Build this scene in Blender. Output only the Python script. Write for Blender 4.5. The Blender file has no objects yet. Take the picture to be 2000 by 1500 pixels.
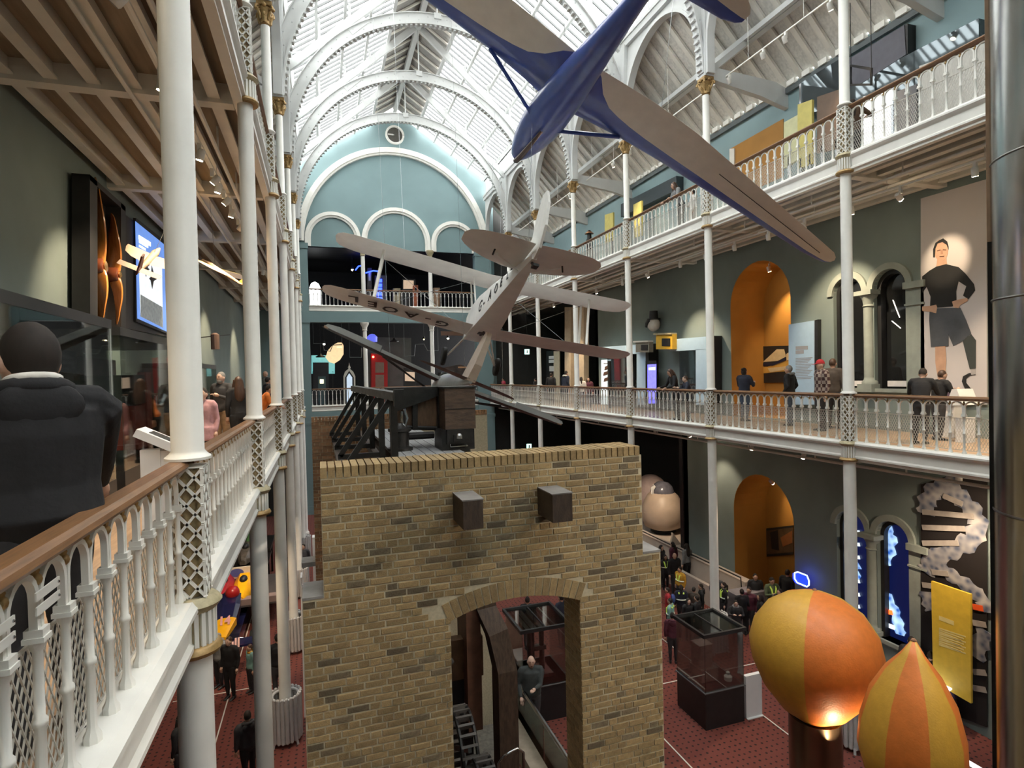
import bpy, math, random
from mathutils import Matrix, Vector
from math import pi, sin, cos, radians, sqrt, atan2
random.seed(7)
SC = bpy.context.scene
COL = SC.collection
# ------------------------------------------------------------------ camera
FPX, YAW, PITCH, ROLL, CZ = 1121.1, 0.32237, -0.01603, -0.02335, 8.6
_f = Vector((sin(YAW)*cos(PITCH), cos(YAW)*cos(PITCH), sin(PITCH)))
_r0 = Vector((cos(YAW), -sin(YAW), 0)); _u0 = _r0.cross(_f)
CR = _r0*cos(ROLL) + _u0*sin(ROLL); CU = _u0*cos(ROLL) - _r0*sin(ROLL); CF = _f
cam = bpy.data.cameras.new('camera'); co = bpy.data.objects.new('camera', cam); COL.objects.link(co)
cam.sensor_fit = 'HORIZONTAL'; cam.sensor_width = 36; cam.lens = FPX/2000*36; cam.clip_start = .05; cam.clip_end = 400
m = Matrix.Identity(4)
for i in range(3):
    m[i][0] = CR[i]; m[i][1] = CU[i]; m[i][2] = -CF[i]
m[2][3] = CZ
co.matrix_world = m
SC.camera = co
# ------------------------------------------------------------------ sky, exposure
W = bpy.data.worlds.new('overcast_sky'); SC.world = W; W.use_nodes = True
wn = W.node_tree.nodes; wl = W.node_tree.links
bg = wn['Background']; bg.inputs[1].default_value = 2.4
bg.inputs[0].default_value = (1.0, .985, .96, 1)
SC.view_settings.view_transform = 'Standard'; SC.view_settings.look = 'None'
SC.view_settings.gamma = 1; SC.view_settings.use_curve_mapping = False
SC.view_settings.exposure = 1.8
SC.cycles.max_bounces = 7; SC.cycles.diffuse_bounces = 4; SC.cycles.transparent_max_bounces = 10; SC.cycles.adaptive_threshold = .02
SC.cycles.sample_clamp_indirect = 4.0

# ------------------------------------------------------------------ pixel -> place
def ray(x, y): return CR*((x-1000)/FPX) + CU*((750-y)/FPX) + CF
def at(x, y, X=None, Y=None, Z=None):
    d = ray(x, y)
    t = X/d.x if X is not None else Y/d.y if Y is not None else (Z-CZ)/d.z
    return Vector((d.x*t, d.y*t, d.z*t+CZ))

# ------------------------------------------------------------------ mesh builder
class MB:
    def __init__(s): s.v = []; s.f = []; s.mi = []; s.m = 0; s.T = None
    def add(s, vs, fs):
        o = len(s.v)
        if s.T is not None: vs = [s.T @ Vector(p) for p in vs]
        s.v += [tuple(p) for p in vs]
        for f in fs: s.f.append([i+o for i in f]); s.mi.append(s.m)
        return s
    def box(s, x0, x1, y0, y1, z0, z1):
        return s.add([(x, y, z) for x in (x0, x1) for y in (y0, y1) for z in (z0, z1)],
                     [(0, 1, 3, 2), (4, 6, 7, 5), (0, 4, 5, 1), (2, 3, 7, 6), (0, 2, 6, 4), (1, 5, 7, 3)])
    def cbox(s, c, d): return s.box(c[0]-d[0]/2, c[0]+d[0]/2, c[1]-d[1]/2, c[1]+d[1]/2, c[2]-d[2]/2, c[2]+d[2]/2)
    def bar(s, a, b, w, h, up=(0, 0, 1)):
        a = Vector(a); b = Vector(b); d = (b-a).normalized(); u = Vector(up)
        x = d.cross(u)
        if x.length < 1e-4: x = d.cross(Vector((1, 0, 0)))
        x.normalize(); u = x.cross(d)
        vs = [p + x*(w/2*i) + u*(h/2*j) for p in (a, b) for i in (-1, 1) for j in (-1, 1)]
        return s.add(vs, [(0, 1, 3, 2), (4, 6, 7, 5), (0, 4, 5, 1), (2, 3, 7, 6), (0, 2, 6, 4), (1, 5, 7, 3)])
    def lathe(s, prof, n=12, c=(0, 0, 0), a0=0, a1=2*pi, sx=1, sy=1):
        full = abs(a1-a0-2*pi) < 1e-6; k = n if full else n+1
        vs = []
        for r, z in prof:
            for i in range(k):
                a = a0+(a1-a0)*i/n; vs.append((c[0]+r*cos(a)*sx, c[1]+r*sin(a)*sy, c[2]+z))
        fs = []
        for j in range(len(prof)-1):
            for i in range(n):
                i2 = (i+1) % k; fs.append((j*k+i, j*k+i2, (j+1)*k+i2, (j+1)*k+i))
        if full:
            if prof[0][0] > 1e-5: fs.append(tuple(range(k))[::-1])
            if prof[-1][0] > 1e-5: fs.append(tuple((len(prof)-1)*k+i for i in range(k)))
        return s.add(vs, fs)
    def tube(s, pts, r, n=6, closed=False, caps=True, sq=None, up=None):
        pts = [Vector(p) for p in pts]; N = len(pts)
        rs = r if isinstance(r, (list, tuple)) else [r]*N
        vs = []; fs = []; pu = None
        for i, p in enumerate(pts):
            if closed: d = pts[(i+1) % N]-pts[i-1]
            else: d = pts[min(i+1, N-1)]-pts[max(i-1, 0)]
            d.normalize()
            if up is not None: u = Vector(up)
            elif pu is None: u = Vector((0, 0, 1)) if abs(d.z) < .9 else Vector((1, 0, 0))
            else: u = pu
            x = d.cross(u)
            if x.length < 1e-6: x = d.orthogonal()
            x.normalize(); u = x.cross(d); pu = u
            e = sq[i] if sq else 1
            for k in range(n):
                a = 2*pi*(k+.5)/n; vs.append(p + x*(cos(a)*rs[i]*e) + u*(sin(a)*rs[i]))
        M = N if closed else N-1
        for i in range(M):
            j = (i+1) % N
            for k in range(n):
                k2 = (k+1) % n; fs.append((i*n+k, i*n+k2, j*n+k2, j*n+k))
        if caps and not closed: fs += [tuple(range(n))[::-1], tuple((N-1)*n+k for k in range(n))]
        return s.add(vs, fs)
    def prism(s, poly, f, w0, w1):
        """poly in (u,v); f(u,v,w)->xyz; extruded from w0 to w1"""
        n = len(poly)
        vs = [f(u, v, w0) for u, v in poly]+[f(u, v, w1) for u, v in poly]
        fs = [tuple(range(n)), tuple(range(2*n-1, n-1, -1))]+[(i, i+n, (i+1) % n+n, (i+1) % n) for i in range(n)]
        return s.add(vs, fs)
    def ringwall(s, outer, inner, f, w0, w1):
        """closed band between two polylines of equal length (open ends), extruded"""
        n = len(outer)
        vs = [f(u, v, w) for w in (w0, w1) for l in (outer, inner) for u, v in l]
        fs = []
        for i in range(n-1):
            o0, o1, i0, i1 = i, i+1, n+i, n+i+1
            fs += [(o0, o1, i1, i0), (2*n+o0, 2*n+i0, 2*n+i1, 2*n+o1), (o0, 2*n+o0, 2*n+o1, o1), (i0, i1, 2*n+i1, 2*n+i0)]
        fs += [(0, n, 3*n, 2*n), (n-1, 3*n-1, 4*n-1, 2*n-1)]
        return s.add(vs, fs)
    def loft(s, rings, caps=True, closed=True):
        n = len(rings[0]); vs = [p for r in rings for p in r]; fs = []
        for j in range(len(rings)-1):
            for i in range(n if closed else n-1):
                i2 = (i+1) % n; fs.append((j*n+i, j*n+i2, (j+1)*n+i2, (j+1)*n+i))
        if caps: fs += [tuple(range(n))[::-1], tuple((len(rings)-1)*n+i for i in range(n))]
        return s.add(vs, fs)
    def ball(s, c, r, n=8, m=6, sc=(1, 1, 1)):
        prof = [(max(sin(pi*j/m), 1e-6)*1.0, -cos(pi*j/m)) for j in range(m+1)]
        vs = []
        for rr, z in prof:
            for i in range(n):
                a = 2*pi*i/n; vs.append((c[0]+r*rr*cos(a)*sc[0], c[1]+r*rr*sin(a)*sc[1], c[2]+r*z*sc[2]))
        fs = [(j*n+i, j*n+(i+1) % n, (j+1)*n+(i+1) % n, (j+1)*n+i) for j in range(m) for i in range(n)]
        return s.add(vs, fs)
    def mesh(s, name, mats, smooth=None, fix=True):
        me = bpy.data.meshes.new(name); me.from_pydata(s.v, [], s.f)
        for q in (mats if isinstance(mats, (list, tuple)) else [mats]): me.materials.append(q)
        if any(s.mi): me.polygons.foreach_set('material_index', s.mi)
        if fix:
            import bmesh
            b = bmesh.new(); b.from_mesh(me)
            bmesh.ops.remove_doubles(b, verts=b.verts, dist=1e-5)
            bmesh.ops.recalc_face_normals(b, faces=b.faces); b.to_mesh(me); b.free()
        if smooth:
            me.polygons.foreach_set('use_smooth', [True]*len(me.polygons)); me.set_sharp_from_angle(angle=radians(smooth))
        me.update(); return me
    def build(s, name, mats, parent=None, smooth=None, fix=True, kind=None):
        return link(name, s.mesh(name, mats, smooth, fix), parent, kind)

def link(name, me, parent=None, kind=None, loc=None, rot=None):
    o = bpy.data.objects.new(name, me); COL.objects.link(o)
    if parent is not None: o.parent = parent
    if kind: o['kind'] = kind
    if loc is not None: o.location = loc
    if rot is not None: o.rotation_euler = rot
    return o
def tag(o, label=None, cat=None, group=None, kind=None):
    if label: o['label'] = label
    if cat: o['category'] = cat
    if group: o['group'] = group
    if kind: o['kind'] = kind
    return o
def thing(name, label, cat, loc=(0, 0, 0), rotz=0, group=None, kind=None):
    o = bpy.data.objects.new(name, None); COL.objects.link(o); o.location = loc; o.rotation_euler = (0, 0, rotz)
    o.empty_display_size = .1
    return tag(o, label, cat, group, kind)
def copy_tree(o, parent=None, loc=None, rotz=None, label=None):
    c = o.copy(); COL.objects.link(c)
    if parent is not None: c.parent = parent
    if loc is not None: c.location = loc
    if rotz is not None: c.rotation_euler = (0, 0, rotz)
    if label: c['label'] = label
    for ch in KIDS.get(o.name, ()): copy_tree(ch, c)
    return c
KIDS = {}
def index_kids(*roots):
    for r in roots:
        ch = [o for o in bpy.data.objects if o.parent == r]
        KIDS[r.name] = ch
        if ch: index_kids(*ch)
def basis(o, origin, right, fwd, up):
    M = Matrix.Identity(4)
    for i in range(3): M[i][0] = right[i]; M[i][1] = fwd[i]; M[i][2] = up[i]; M[i][3] = origin[i]
    o.matrix_world = M; o.location, o.rotation_euler = M.to_translation(), M.to_euler()
    return M

# ------------------------------------------------------------------ materials
MT = {}
def mt(name, col, rough=.55, metal=0.0, var=.08, scale=6.0, bump=0.0, emit=None, es=1.0, stretch=None, rnd=0.0, detail=4, coat=0, alpha=None, trans=0, bscale=None):
    if name in MT: return MT[name]
    M = bpy.data.materials.new(name); M.use_nodes = True; nt = M.node_tree; N = nt.nodes; L = nt.links
    b = N['Principled BSDF']; b.inputs['Roughness'].default_value = rough; b.inputs['Metallic'].default_value = metal
    if coat: b.inputs['Coat Weight'].default_value = coat
    if trans: b.inputs['Transmission Weight'].default_value = trans
    if alpha is not None: b.inputs['Alpha'].default_value = alpha
    tc = N.new('ShaderNodeTexCoord'); no = N.new('ShaderNodeTexNoise'); no.inputs['Scale'].default_value = scale; no.inputs['Detail'].default_value = detail
    src = tc.outputs['Object']
    if stretch:
        mp = N.new('ShaderNodeMapping'); mp.inputs['Scale'].default_value = stretch; L.new(src, mp.inputs[0]); src = mp.outputs[0]
    L.new(src, no.inputs['Vector'])
    rp = N.new('ShaderNodeMapRange'); rp.inputs[1].default_value = .3; rp.inputs[2].default_value = .7
    rp.inputs[3].default_value = 1-var; rp.inputs[4].default_value = 1+var; L.new(no.outputs[0], rp.inputs[0])
    fac = rp.outputs[0]
    if rnd:
        oi = N.new('ShaderNodeObjectInfo'); ge = N.new('ShaderNodeNewGeometry')
        ad = N.new('ShaderNodeMath'); ad.operation = 'ADD'; L.new(oi.outputs['Random'], ad.inputs[0]); L.new(ge.outputs['Random Per Island'], ad.inputs[1])
        fr = N.new('ShaderNodeMath'); fr.operation = 'FRACT'; L.new(ad.outputs[0], fr.inputs[0])
        r2 = N.new('ShaderNodeMapRange'); r2.inputs[3].default_value = 1-rnd; r2.inputs[4].default_value = 1+rnd; L.new(fr.outputs[0], r2.inputs[0])
        mu = N.new('ShaderNodeMath'); mu.operation = 'MULTIPLY'; L.new(fac, mu.inputs[0]); L.new(r2.outputs[0], mu.inputs[1]); fac = mu.outputs[0]
    vm = N.new('ShaderNodeVectorMath'); vm.operation = 'SCALE'; vm.inputs[0].default_value = col[:3]; L.new(fac, vm.inputs['Scale'])
    L.new(vm.outputs[0], b.inputs['Base Color'])
    if bump:
        bp = N.new('ShaderNodeBump'); bp.inputs['Strength'].default_value = bump; bp.inputs['Distance'].default_value = .02
        n2 = N.new('ShaderNodeTexNoise'); n2.inputs['Scale'].default_value = bscale or scale*4; n2.inputs['Detail'].default_value = 3; L.new(src, n2.inputs['Vector'])
        L.new(n2.outputs[0], bp.inputs['Height']); L.new(bp.outputs[0], b.inputs['Normal'])
    if emit: b.inputs['Emission Color'].default_value = (*emit, 1); b.inputs['Emission Strength'].default_value = es
    MT[name] = M; return M
def glass(name, tint=(1, 1, 1), refl=.08, rough=.02):
    if name in MT: return MT[name]
    M = bpy.data.materials.new(name); M.use_nodes = True; nt = M.node_tree; N = nt.nodes; L = nt.links
    N.remove(N['Principled BSDF']); out = N['Material Output']
    t = N.new('ShaderNodeBsdfTransparent'); t.inputs[0].default_value = (*tint, 1)
    g = N.new('ShaderNodeBsdfGlossy'); g.inputs['Roughness'].default_value = rough
    fr = N.new('ShaderNodeFresnel'); fr.inputs[0].default_value = 1.5
    mu = N.new('ShaderNodeMath'); mu.operation = 'MULTIPLY_ADD'; mu.inputs[1].default_value = .7; mu.inputs[2].default_value = refl*.3; L.new(fr.outputs[0], mu.inputs[0])
    mx = N.new('ShaderNodeMixShader'); L.new(mu.outputs[0], mx.inputs[0]); L.new(t.outputs[0], mx.inputs[1]); L.new(g.outputs[0], mx.inputs[2])
    L.new(mx.outputs[0], out.inputs[0]); MT[name] = M; return M
WHITE = mt('white_paint', (.79, .775, .72), .45, var=.05, scale=3)
CREAM = mt('cream_paint', (.70, .67, .60), .5, var=.06, scale=3)
GOLD = mt('gold_paint', (.36, .23, .09), .42, metal=.35, var=.25, scale=25)
DULLGOLD = mt('dull_gold', (.42, .36, .22), .5, metal=.15, var=.2, scale=18)
TEAL = mt('teal_paint', (.25, .36, .38), .7, var=.05, scale=1.5)
TEAL_DIM = mt('teal_paint_dim', (.175, .215, .205), .75, var=.07, scale=1.2)  # same teal paint, with the dim gallery light put into its colour
OAK = mt('oak', (.20, .098, .042), .38, var=.3, scale=5, stretch=(12, .8, 12), bump=.05)
FLOORWOOD = mt('floor_wood', (.40, .27, .17), .45, var=.2, scale=3, stretch=(9, .7, 1))
BLACK = mt('black_paint', (.014, .014, .015), .5, var=.2)
IRON = mt('black_iron', (.022, .021, .02), .42, metal=.4, var=.3, scale=14, bump=.1)
STEEL = mt('steel', (.42, .43, .44), .25, metal=1, var=.08)
GLASS = glass('clear_glass', (.93, .96, .95), .1)
MESHW = mt('mesh_wire', (.62, .60, .55), .45, metal=.2)
# ================================================================== the hall
XL, XR, WL, WR, YE, YN = -.995, 11.277, -4.25, 14.33, 38.65, -16.0
YK = [.2546+4.8*k for k in range(9)]           # column lines; the last one is the far facade
XC = (XL+XR)/2
G1, G2 = 6.89, 13.31
# ---- floor: dark red carpet with small dark dots
def carpet():
    M = bpy.data.materials.new('red_carpet'); M.use_nodes = True; nt = M.node_tree; N = nt.nodes; L = nt.links; b = N['Principled BSDF']
    b.inputs['Roughness'].default_value = .95
    tc = N.new('ShaderNodeTexCoord'); vo = N.new('ShaderNodeTexVoronoi'); vo.inputs['Scale'].default_value = 6.5; vo.inputs['Randomness'].default_value = .15
    L.new(tc.outputs['Object'], vo.inputs['Vector'])
    mr = N.new('ShaderNodeMapRange'); mr.inputs[1].default_value = .16; mr.inputs[2].default_value = .22; L.new(vo.outputs['Distance'], mr.inputs[0])
    no = N.new('ShaderNodeTexNoise'); no.inputs['Scale'].default_value = 60; L.new(tc.outputs['Object'], no.inputs['Vector'])
    m1 = N.new('ShaderNodeMix'); m1.data_type = 'RGBA'; m1.inputs[6].default_value = (.025, .010, .009, 1); m1.inputs[7].default_value = (.20, .05, .035, 1); L.new(mr.outputs[0], m1.inputs[0])
    m2 = N.new('ShaderNodeMix'); m2.data_type = 'RGBA'; m2.blend_type = 'MULTIPLY'; m2.inputs[0].default_value = .5; L.new(m1.outputs[2], m2.inputs[6]); L.new(no.outputs['Color'], m2.inputs[7])
    L.new(m2.outputs[2], b.inputs['Base Color']); return M
f = MB().box(WL-.3, WR+.3, YN, YE+9, -.2, 0).build('floor', carpet()); tag(f, 'dark red dotted carpet of the ground floor', kind='structure')
# thin pale joint lines in the carpet
for i, (x0, y0, x1, y1) in enumerate([(7.4, 6.5, 7.4, 20), (4.6, 13.6, 12.5, 13.6), (-4, 17.5, -1.4, 17.5), (10.2, 7, 10.2, 20), (-2.6, 11, -2.6, 24)]):
    tag(MB().bar((x0, y0, .004), (x1, y1, .004), .03, .008).build('trim_%d' % (i+1), CREAM), 'thin pale joint line in the red carpet', kind='structure')
# ---- side walls (with round-headed openings on the right side)
def arch_pts(c, w, z0, zs, n=14):   # outline of a round-headed opening: from bottom left over the arch to bottom right
    r = w/2
    return [(c-r, z0)]+[(c-r*cos(pi*i/n), zs+r*sin(pi*i/n)) for i in range(n+1)]+[(c+r, z0)]
def wall_with_openings(name, x0, x1, ya, yb, za, zb, ops, mat, label):
    """wall in the YZ plane between x0 and x1, split in columns so every opening is real"""
    mb = MB(); ops = sorted(ops, key=lambda o: o[0]); y = ya
    F = lambda u, v, w: (w, u, v)
    for (c, w, z0, zs) in ops:
        if c-w/2 > y: mb.box(x0, x1, y, c-w/2, za, zb)
        if z0 > za: mb.box(x0, x1, c-w/2, c+w/2, za, z0)
        top = [(c-w/2, zb)]+[(c-w/2*cos(pi*i/14), zs+w/2*sin(pi*i/14)) for i in range(15)]+[(c+w/2, zb)]
        mb.prism(top[::-1], F, x0, x1)
        y = c+w/2
    mb.box(x0, x1, y, yb, za, zb)
    return tag(mb.build(name, mat), label, kind='structure')
NY = at(1500, 700, X=WR).y          # niche centre along the wall
yl, yr = at(1428, 700, X=WR).y, at(1546, 700, X=WR).y
NYC, NW = (yl+yr)/2, abs(yl-yr)
def zat(x, y, X): return at(x, y, X=X).z
wy = [at(x, 680, X=WR).y for x in (1629, 1687, 1708, 1773)]
WIN = [((wy[0]+wy[1])/2, abs(wy[0]-wy[1])), ((wy[2]+wy[3])/2, abs(wy[2]-wy[3]))]
gz0 = [at(x, 1150, X=WR).y for x in (1428, 1547)]
ops1 = [(NYC, NW, G1+.001, zat(1490, 507, WR)-NW/2)]+[(c, w, 8.0, zat(1740, 525, WR)-w/2) for c, w in WIN]
ops0 = [(NYC, NW, 0.001, zat(1490, 928, WR)-NW/2)]+[(c, w, 1.2, zat(1730, 1015, WR)-w/2) for c, w in WIN]
wall_with_openings('wall_right', WR, WR+.45, YN, 20.5, 0, G1-.1, ops0, TEAL_DIM, 'ground floor wall in teal darkened for dim light, with orange niche and paired windows')
wall_with_openings('wall_right', WR, WR+.45, YN, 28.3, G1-.1, 13.1, ops1, TEAL_DIM, 'lower gallery wall in teal darkened for dim light, with orange niche and paired windows')
MB().box(WR, WR+.45, YN, YE+9.3, 13.1, 17.6).build('wall_right', TEAL, kind='structure')['label'] = 'teal wall of the upper right gallery'
MB().box(WL-.45, WL, YN, YE+9.3, 0, 13.1).build('wall_left', TEAL_DIM, kind='structure')['label'] = 'wall behind the left gallery in teal darkened for dim light'
MB().box(WL-.45, WL, YN, YE+9.3, 13.1, 17.6).build('wall_left', TEAL, kind='structure')['label'] = 'teal wall behind the upper left gallery'
MB().box(WL-.45, WR+.45, YN-.3, YN, 0, 27).build('wall_near', TEAL, kind='structure')['label'] = 'teal wall behind the viewer'
MB().box(WL-.45, WR+.45, YE+9, YE+9.3, 0, 18).build('wall_back', mt('dark_back', (.02, .02, .022), .9), kind='structure')['label'] = 'dark wall of the far rooms'
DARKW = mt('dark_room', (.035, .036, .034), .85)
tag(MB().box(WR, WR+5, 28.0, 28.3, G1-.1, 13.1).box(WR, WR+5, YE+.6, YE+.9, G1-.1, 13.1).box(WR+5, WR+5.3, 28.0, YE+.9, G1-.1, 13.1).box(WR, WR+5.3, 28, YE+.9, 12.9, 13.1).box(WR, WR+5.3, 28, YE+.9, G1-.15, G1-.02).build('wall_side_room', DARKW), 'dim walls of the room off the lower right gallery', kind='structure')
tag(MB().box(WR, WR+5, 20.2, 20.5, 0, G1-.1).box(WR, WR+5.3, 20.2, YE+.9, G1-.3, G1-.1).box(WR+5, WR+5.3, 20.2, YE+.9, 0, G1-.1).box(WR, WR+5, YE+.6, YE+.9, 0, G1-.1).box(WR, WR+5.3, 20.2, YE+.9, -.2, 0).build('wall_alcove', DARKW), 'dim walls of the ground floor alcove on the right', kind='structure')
# orange niches and window recesses behind the openings of the right wall
ORANGE = mt('orange_paint', (.40, .19, .035), .7, var=.06, scale=2)
def niche(op, z0, deep, mat, label, name='wall_niche'):
    c, w, _, zs = op; r = w/2; F = lambda u, v, x: (x, u, v)
    o = arch_pts(c, w+.1, z0, zs, 18); i = arch_pts(c, w-.03, z0, zs, 18)
    mb = MB().ringwall(o, i, F, WR+.46, WR+deep); mb.ringwall(arch_pts(c, w-.005, z0, zs, 18), i, F, WR+.004, WR+.47)
    mb.prism(arch_pts(c, w+.1, z0, zs, 18), F, WR+deep, WR+deep+.06).box(WR, WR+deep, c-r-.05, c+r+.05, z0-.05, z0)
    return tag(mb.build(name, mat), label, kind='structure')
niche(ops1[0], G1, 1.5, ORANGE, 'orange painted arched niche in the lower gallery wall')
niche(ops0[0], 0, 1.5, ORANGE, 'orange painted arched niche in the ground floor wall')

# ---- galleries: slab, floor boards, joists, fascia
def fascia_profile():
    # (out, z) outline, out = distance towards the nave from the baluster line
    return [(-.16, 0), (-.16, .04), (.03, .04), (.07, .0), (.07, -.035), (.035, -.075), (.0, -.10), (.0, -.27), (.03, -.30), (.03, -.335), (-.02, -.36), (-.02, -.41), (-.16, -.41)]
def gallery(side, z, y0, y1, lab):
    xe, xw, s = (XL, WL, 1) if side == 'left' else (XR, WR, -1)
    lo, hi = min(xe-s*.16, xw), max(xe-s*.16, xw)
    MB().box(lo, hi, y0, y1, z-.06, z).build('floor_gallery', FLOORWOOD, kind='structure')['label'] = 'warm wooden floor of the %s gallery' % lab
    ce = tag(MB().box(lo, hi, y0, y1, z-.16, z-.06).build('ceiling_gallery', mt('ceiling_boards', (.27, .21, .15), .8, var=.15, scale=2, stretch=(6, .6, 1))), 'cream boarded underside of the %s gallery' % lab, kind='structure')
    fa = tag(MB().prism(fascia_profile(), lambda u, v, w: (xe+s*u, w, z+v), y0, y1).build('trim_fascia', WHITE), 'white moulded edge beam of the %s gallery' % lab, kind='structure')
    wdt = hi-lo
    jm = MB().box(-.085, .085, 0, y1-y0, -.24, -.21).box(-.03, .03, 0, y1-y0, -.21, 0).mesh('joist', CREAM)
    for i in range(6):
        link('joist', jm, ce, loc=(lo+wdt*(i+.5)/6, y0, z-.16))
    cm = MB().box(0, wdt, -.11, .11, -.3, 0).mesh('cross_beam', CREAM)
    for y in YK:
        if y0 <= y <= y1: link('cross_beam', cm, ce, loc=(lo, y, z-.16))
    pm = MB().tube([(0, 0, 0), (0, y1-y0, 0)], .035, 8).mesh('conduit', CREAM, 40)
    link('conduit', pm, ce, loc=(xe-s*.62, y0, z-.62)); link('conduit', pm, ce, loc=(xe-s*1.5, y0, z-.5))
    hm = MB().tube([(0, 0, 0), (0, 0, .46)], .018, 6).mesh('hanger', CREAM)
    for k in range(int((y1-y0)/2.4)): link('hanger', hm, ce, loc=(xe-s*.62, y0+1+2.4*k, z-.62))
    return ce
gallery('left', G1, YN, YE, 'lower left'); gallery('left', G2, YN, YE, 'upper left')
gallery('right', G1, YN, YE, 'lower right'); gallery('right', G2, YN, YE, 'upper right')

# ---- far facade: piers, gallery fascias, blind arches, gable
FZ = mt('facade_teal', (.175, .26, .27), .7, var=.05, scale=.8)
def facade():
    p = thing('facade_pier', 'pale teal square pier of the far facade at its left end', 'pier'); 
    for i, (xa, xb, lb) in enumerate([(XL-.35, XL+.45, 'left'), (XR-.85, XR+.3, 'right')]):
        mb = MB().box(xa, xb, YE, YE+.7, 0, 17.1).box(xa-.05, xb+.05, YE-.05, YE+.7, 16.9, 17.25).box(xa-.04, xb+.04, YE-.04, YE+.7, 12.2, 12.45).box(xa-.04, xb+.04, YE-.04, YE+.7, 5.7, 5.9).box(xa-.05, xb+.05, YE-.05, YE+.7, 0, .5)
        tag(mb.build('wall_pier', FZ), 'teal square pier at the %s end of the far facade' % lb, kind='structure')
    bpy.data.objects.remove(p)
    x0, x1 = XL+.45, XR-.85
    for z, nm in ((G1, 'lower'), (G2, 'upper')):
        tag(MB().box(x0-.5, x1+.5, YE+.06, YE+.5, z-1.05, z-.36).build('trim_beam', FZ), 'teal beam under the %s far gallery' % nm, kind='structure')
        tag(MB().prism(fascia_profile(), lambda u, v, w: (w, YE+.1-u, z+v), x0-.4, x1+.4).build('trim_fascia', WHITE), 'white moulded edge of the %s far gallery' % nm, kind='structure')
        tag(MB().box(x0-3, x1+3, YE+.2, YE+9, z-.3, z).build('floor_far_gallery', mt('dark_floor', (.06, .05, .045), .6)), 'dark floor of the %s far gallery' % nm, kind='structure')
    # wall above the openings with three blind arches and the gable
    F = lambda u, v, w: (u, w, v)
    zb = 17.1; out = [(x0-.5, zb), (x1+.6, zb), (XR+.2, 18), (XR+.2, 22.2), (XC, 26.35), (XL-.2, 22.2), (XL-.2, 18)]
    w = tag(MB().prism(out, F, YE+.25, YE+.6).build('wall_end', FZ), 'pale teal gable wall at the far end of the hall', kind='structure')
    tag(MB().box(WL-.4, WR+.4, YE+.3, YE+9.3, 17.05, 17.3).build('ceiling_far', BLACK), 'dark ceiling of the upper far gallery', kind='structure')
    for (xa, xb, sd) in ((XR+.3, WR+.45, 'right'), (WL-.45, XL-.35, 'left')):
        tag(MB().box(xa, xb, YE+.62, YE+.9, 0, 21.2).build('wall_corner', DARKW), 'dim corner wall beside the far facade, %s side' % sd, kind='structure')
        tag(MB().box(xa, xa+.35 if sd == 'right' else xb, YE+.45, YE+.62, G1, 21.2).build('trim_corner', FZ), 'teal strip of the far facade corner, %s side' % sd, kind='structure')
    # arch mouldings as parts of the wall
    xs = [at(x, 478, Y=YE).x for x in (598, 706, 842, 944)]; xs[0], xs[3] = x0-.15, x1+.2
    for a, b in zip(xs[:-1], xs[1:]):
        c, r = (a+b)/2, (b-a)/2-.02; zs = 17.62
        def arc(rr, n=20): return [(c-rr, 17.1)]+[(c-rr*cos(pi*i/n), zs+rr*sin(pi*i/n)) for i in range(n+1)]+[(c+rr, 17.1)]
        MB().ringwall(arc(r), arc(r-.22), F, YE+.02, YE+.3).build('arch_moulding', WHITE, w, 30)
        MB().ringwall(arc(r-.22), arc(r-.36), F, YE+.1, YE+.3).build('arch_moulding', WHITE, w, 30)
        q = arc(r-.36); MB().prism(q, F, YE+.2, YE+.3).build('arch_panel', FZ, w)
    R = 6.3; zs = 17.4
    def big(rr, n=40): return [(XC-rr*cos(pi*i/n), zs+rr*sin(pi*i/n)*1.02) for i in range(n+1)]
    MB().ringwall(big(R), big(R-.32), F, YE-.05, YE+.3).build('wall_arch', WHITE, w, 30)
    MB().ringwall(big(R-.32), big(R-.44), F, YE+.05, YE+.3).build('wall_arch', WHITE, w, 30)
    # roundel
    c = at(771, 264, Y=YE+.2); n = 28
    ring = lambda r: [(c.x+r*cos(2*pi*i/n), c.z+r*sin(2*pi*i/n)) for i in range(n+1)]
    MB().ringwall(ring(.62), ring(.5), F, YE+.1, YE+.32).build('roundel_frame', WHITE, w, 30)
    MB().prism(ring(.5)[:-1], F, YE+.2, YE+.27).build('roundel_glass', mt('roundel_dark', (.10, .095, .085), .12), w)
    MB().prism([(c.x-.45, c.z-.03), (c.x-.12, c.z-.03), (c.x-.02, c.z+.0), (c.x-.12, c.z+.06), (c.x-.45, c.z+.06)], F, YE+.17, YE+.2).build('vent_flap', WHITE, w)
    # slim columns of the facade openings
    for x in (710, 841):
        p = at(x, 560, Y=YE+.2)
        for (za, zb2, nm) in ((G2+.02, 17.15, 'upper'), (G1+.02, G2-1.05, 'lower')):
            t = thing('facade_column', 'slim white column of the far facade, %s opening, %s one' % (nm, 'left' if x < 800 else 'right'), 'column', (p.x, YE+.2, za))
            H = zb2-za
            MB().lathe([(.2, 0), (.2, .05), (.15, .1), (.14, .2), (.13, H-.55)], 14).build('shaft', WHITE, t, 40)
            MB().lathe([(.13, H-.55), (.18, H-.52), (.15, H-.48), (.17, H-.3), (.26, H-.15), (.28, H-.1), (.28, H)], 14).build('capital', DULLGOLD if nm == 'upper' else CREAM, t, 40)
facade()
for z, nm in ((0, 'ground'),):
    pass
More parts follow.
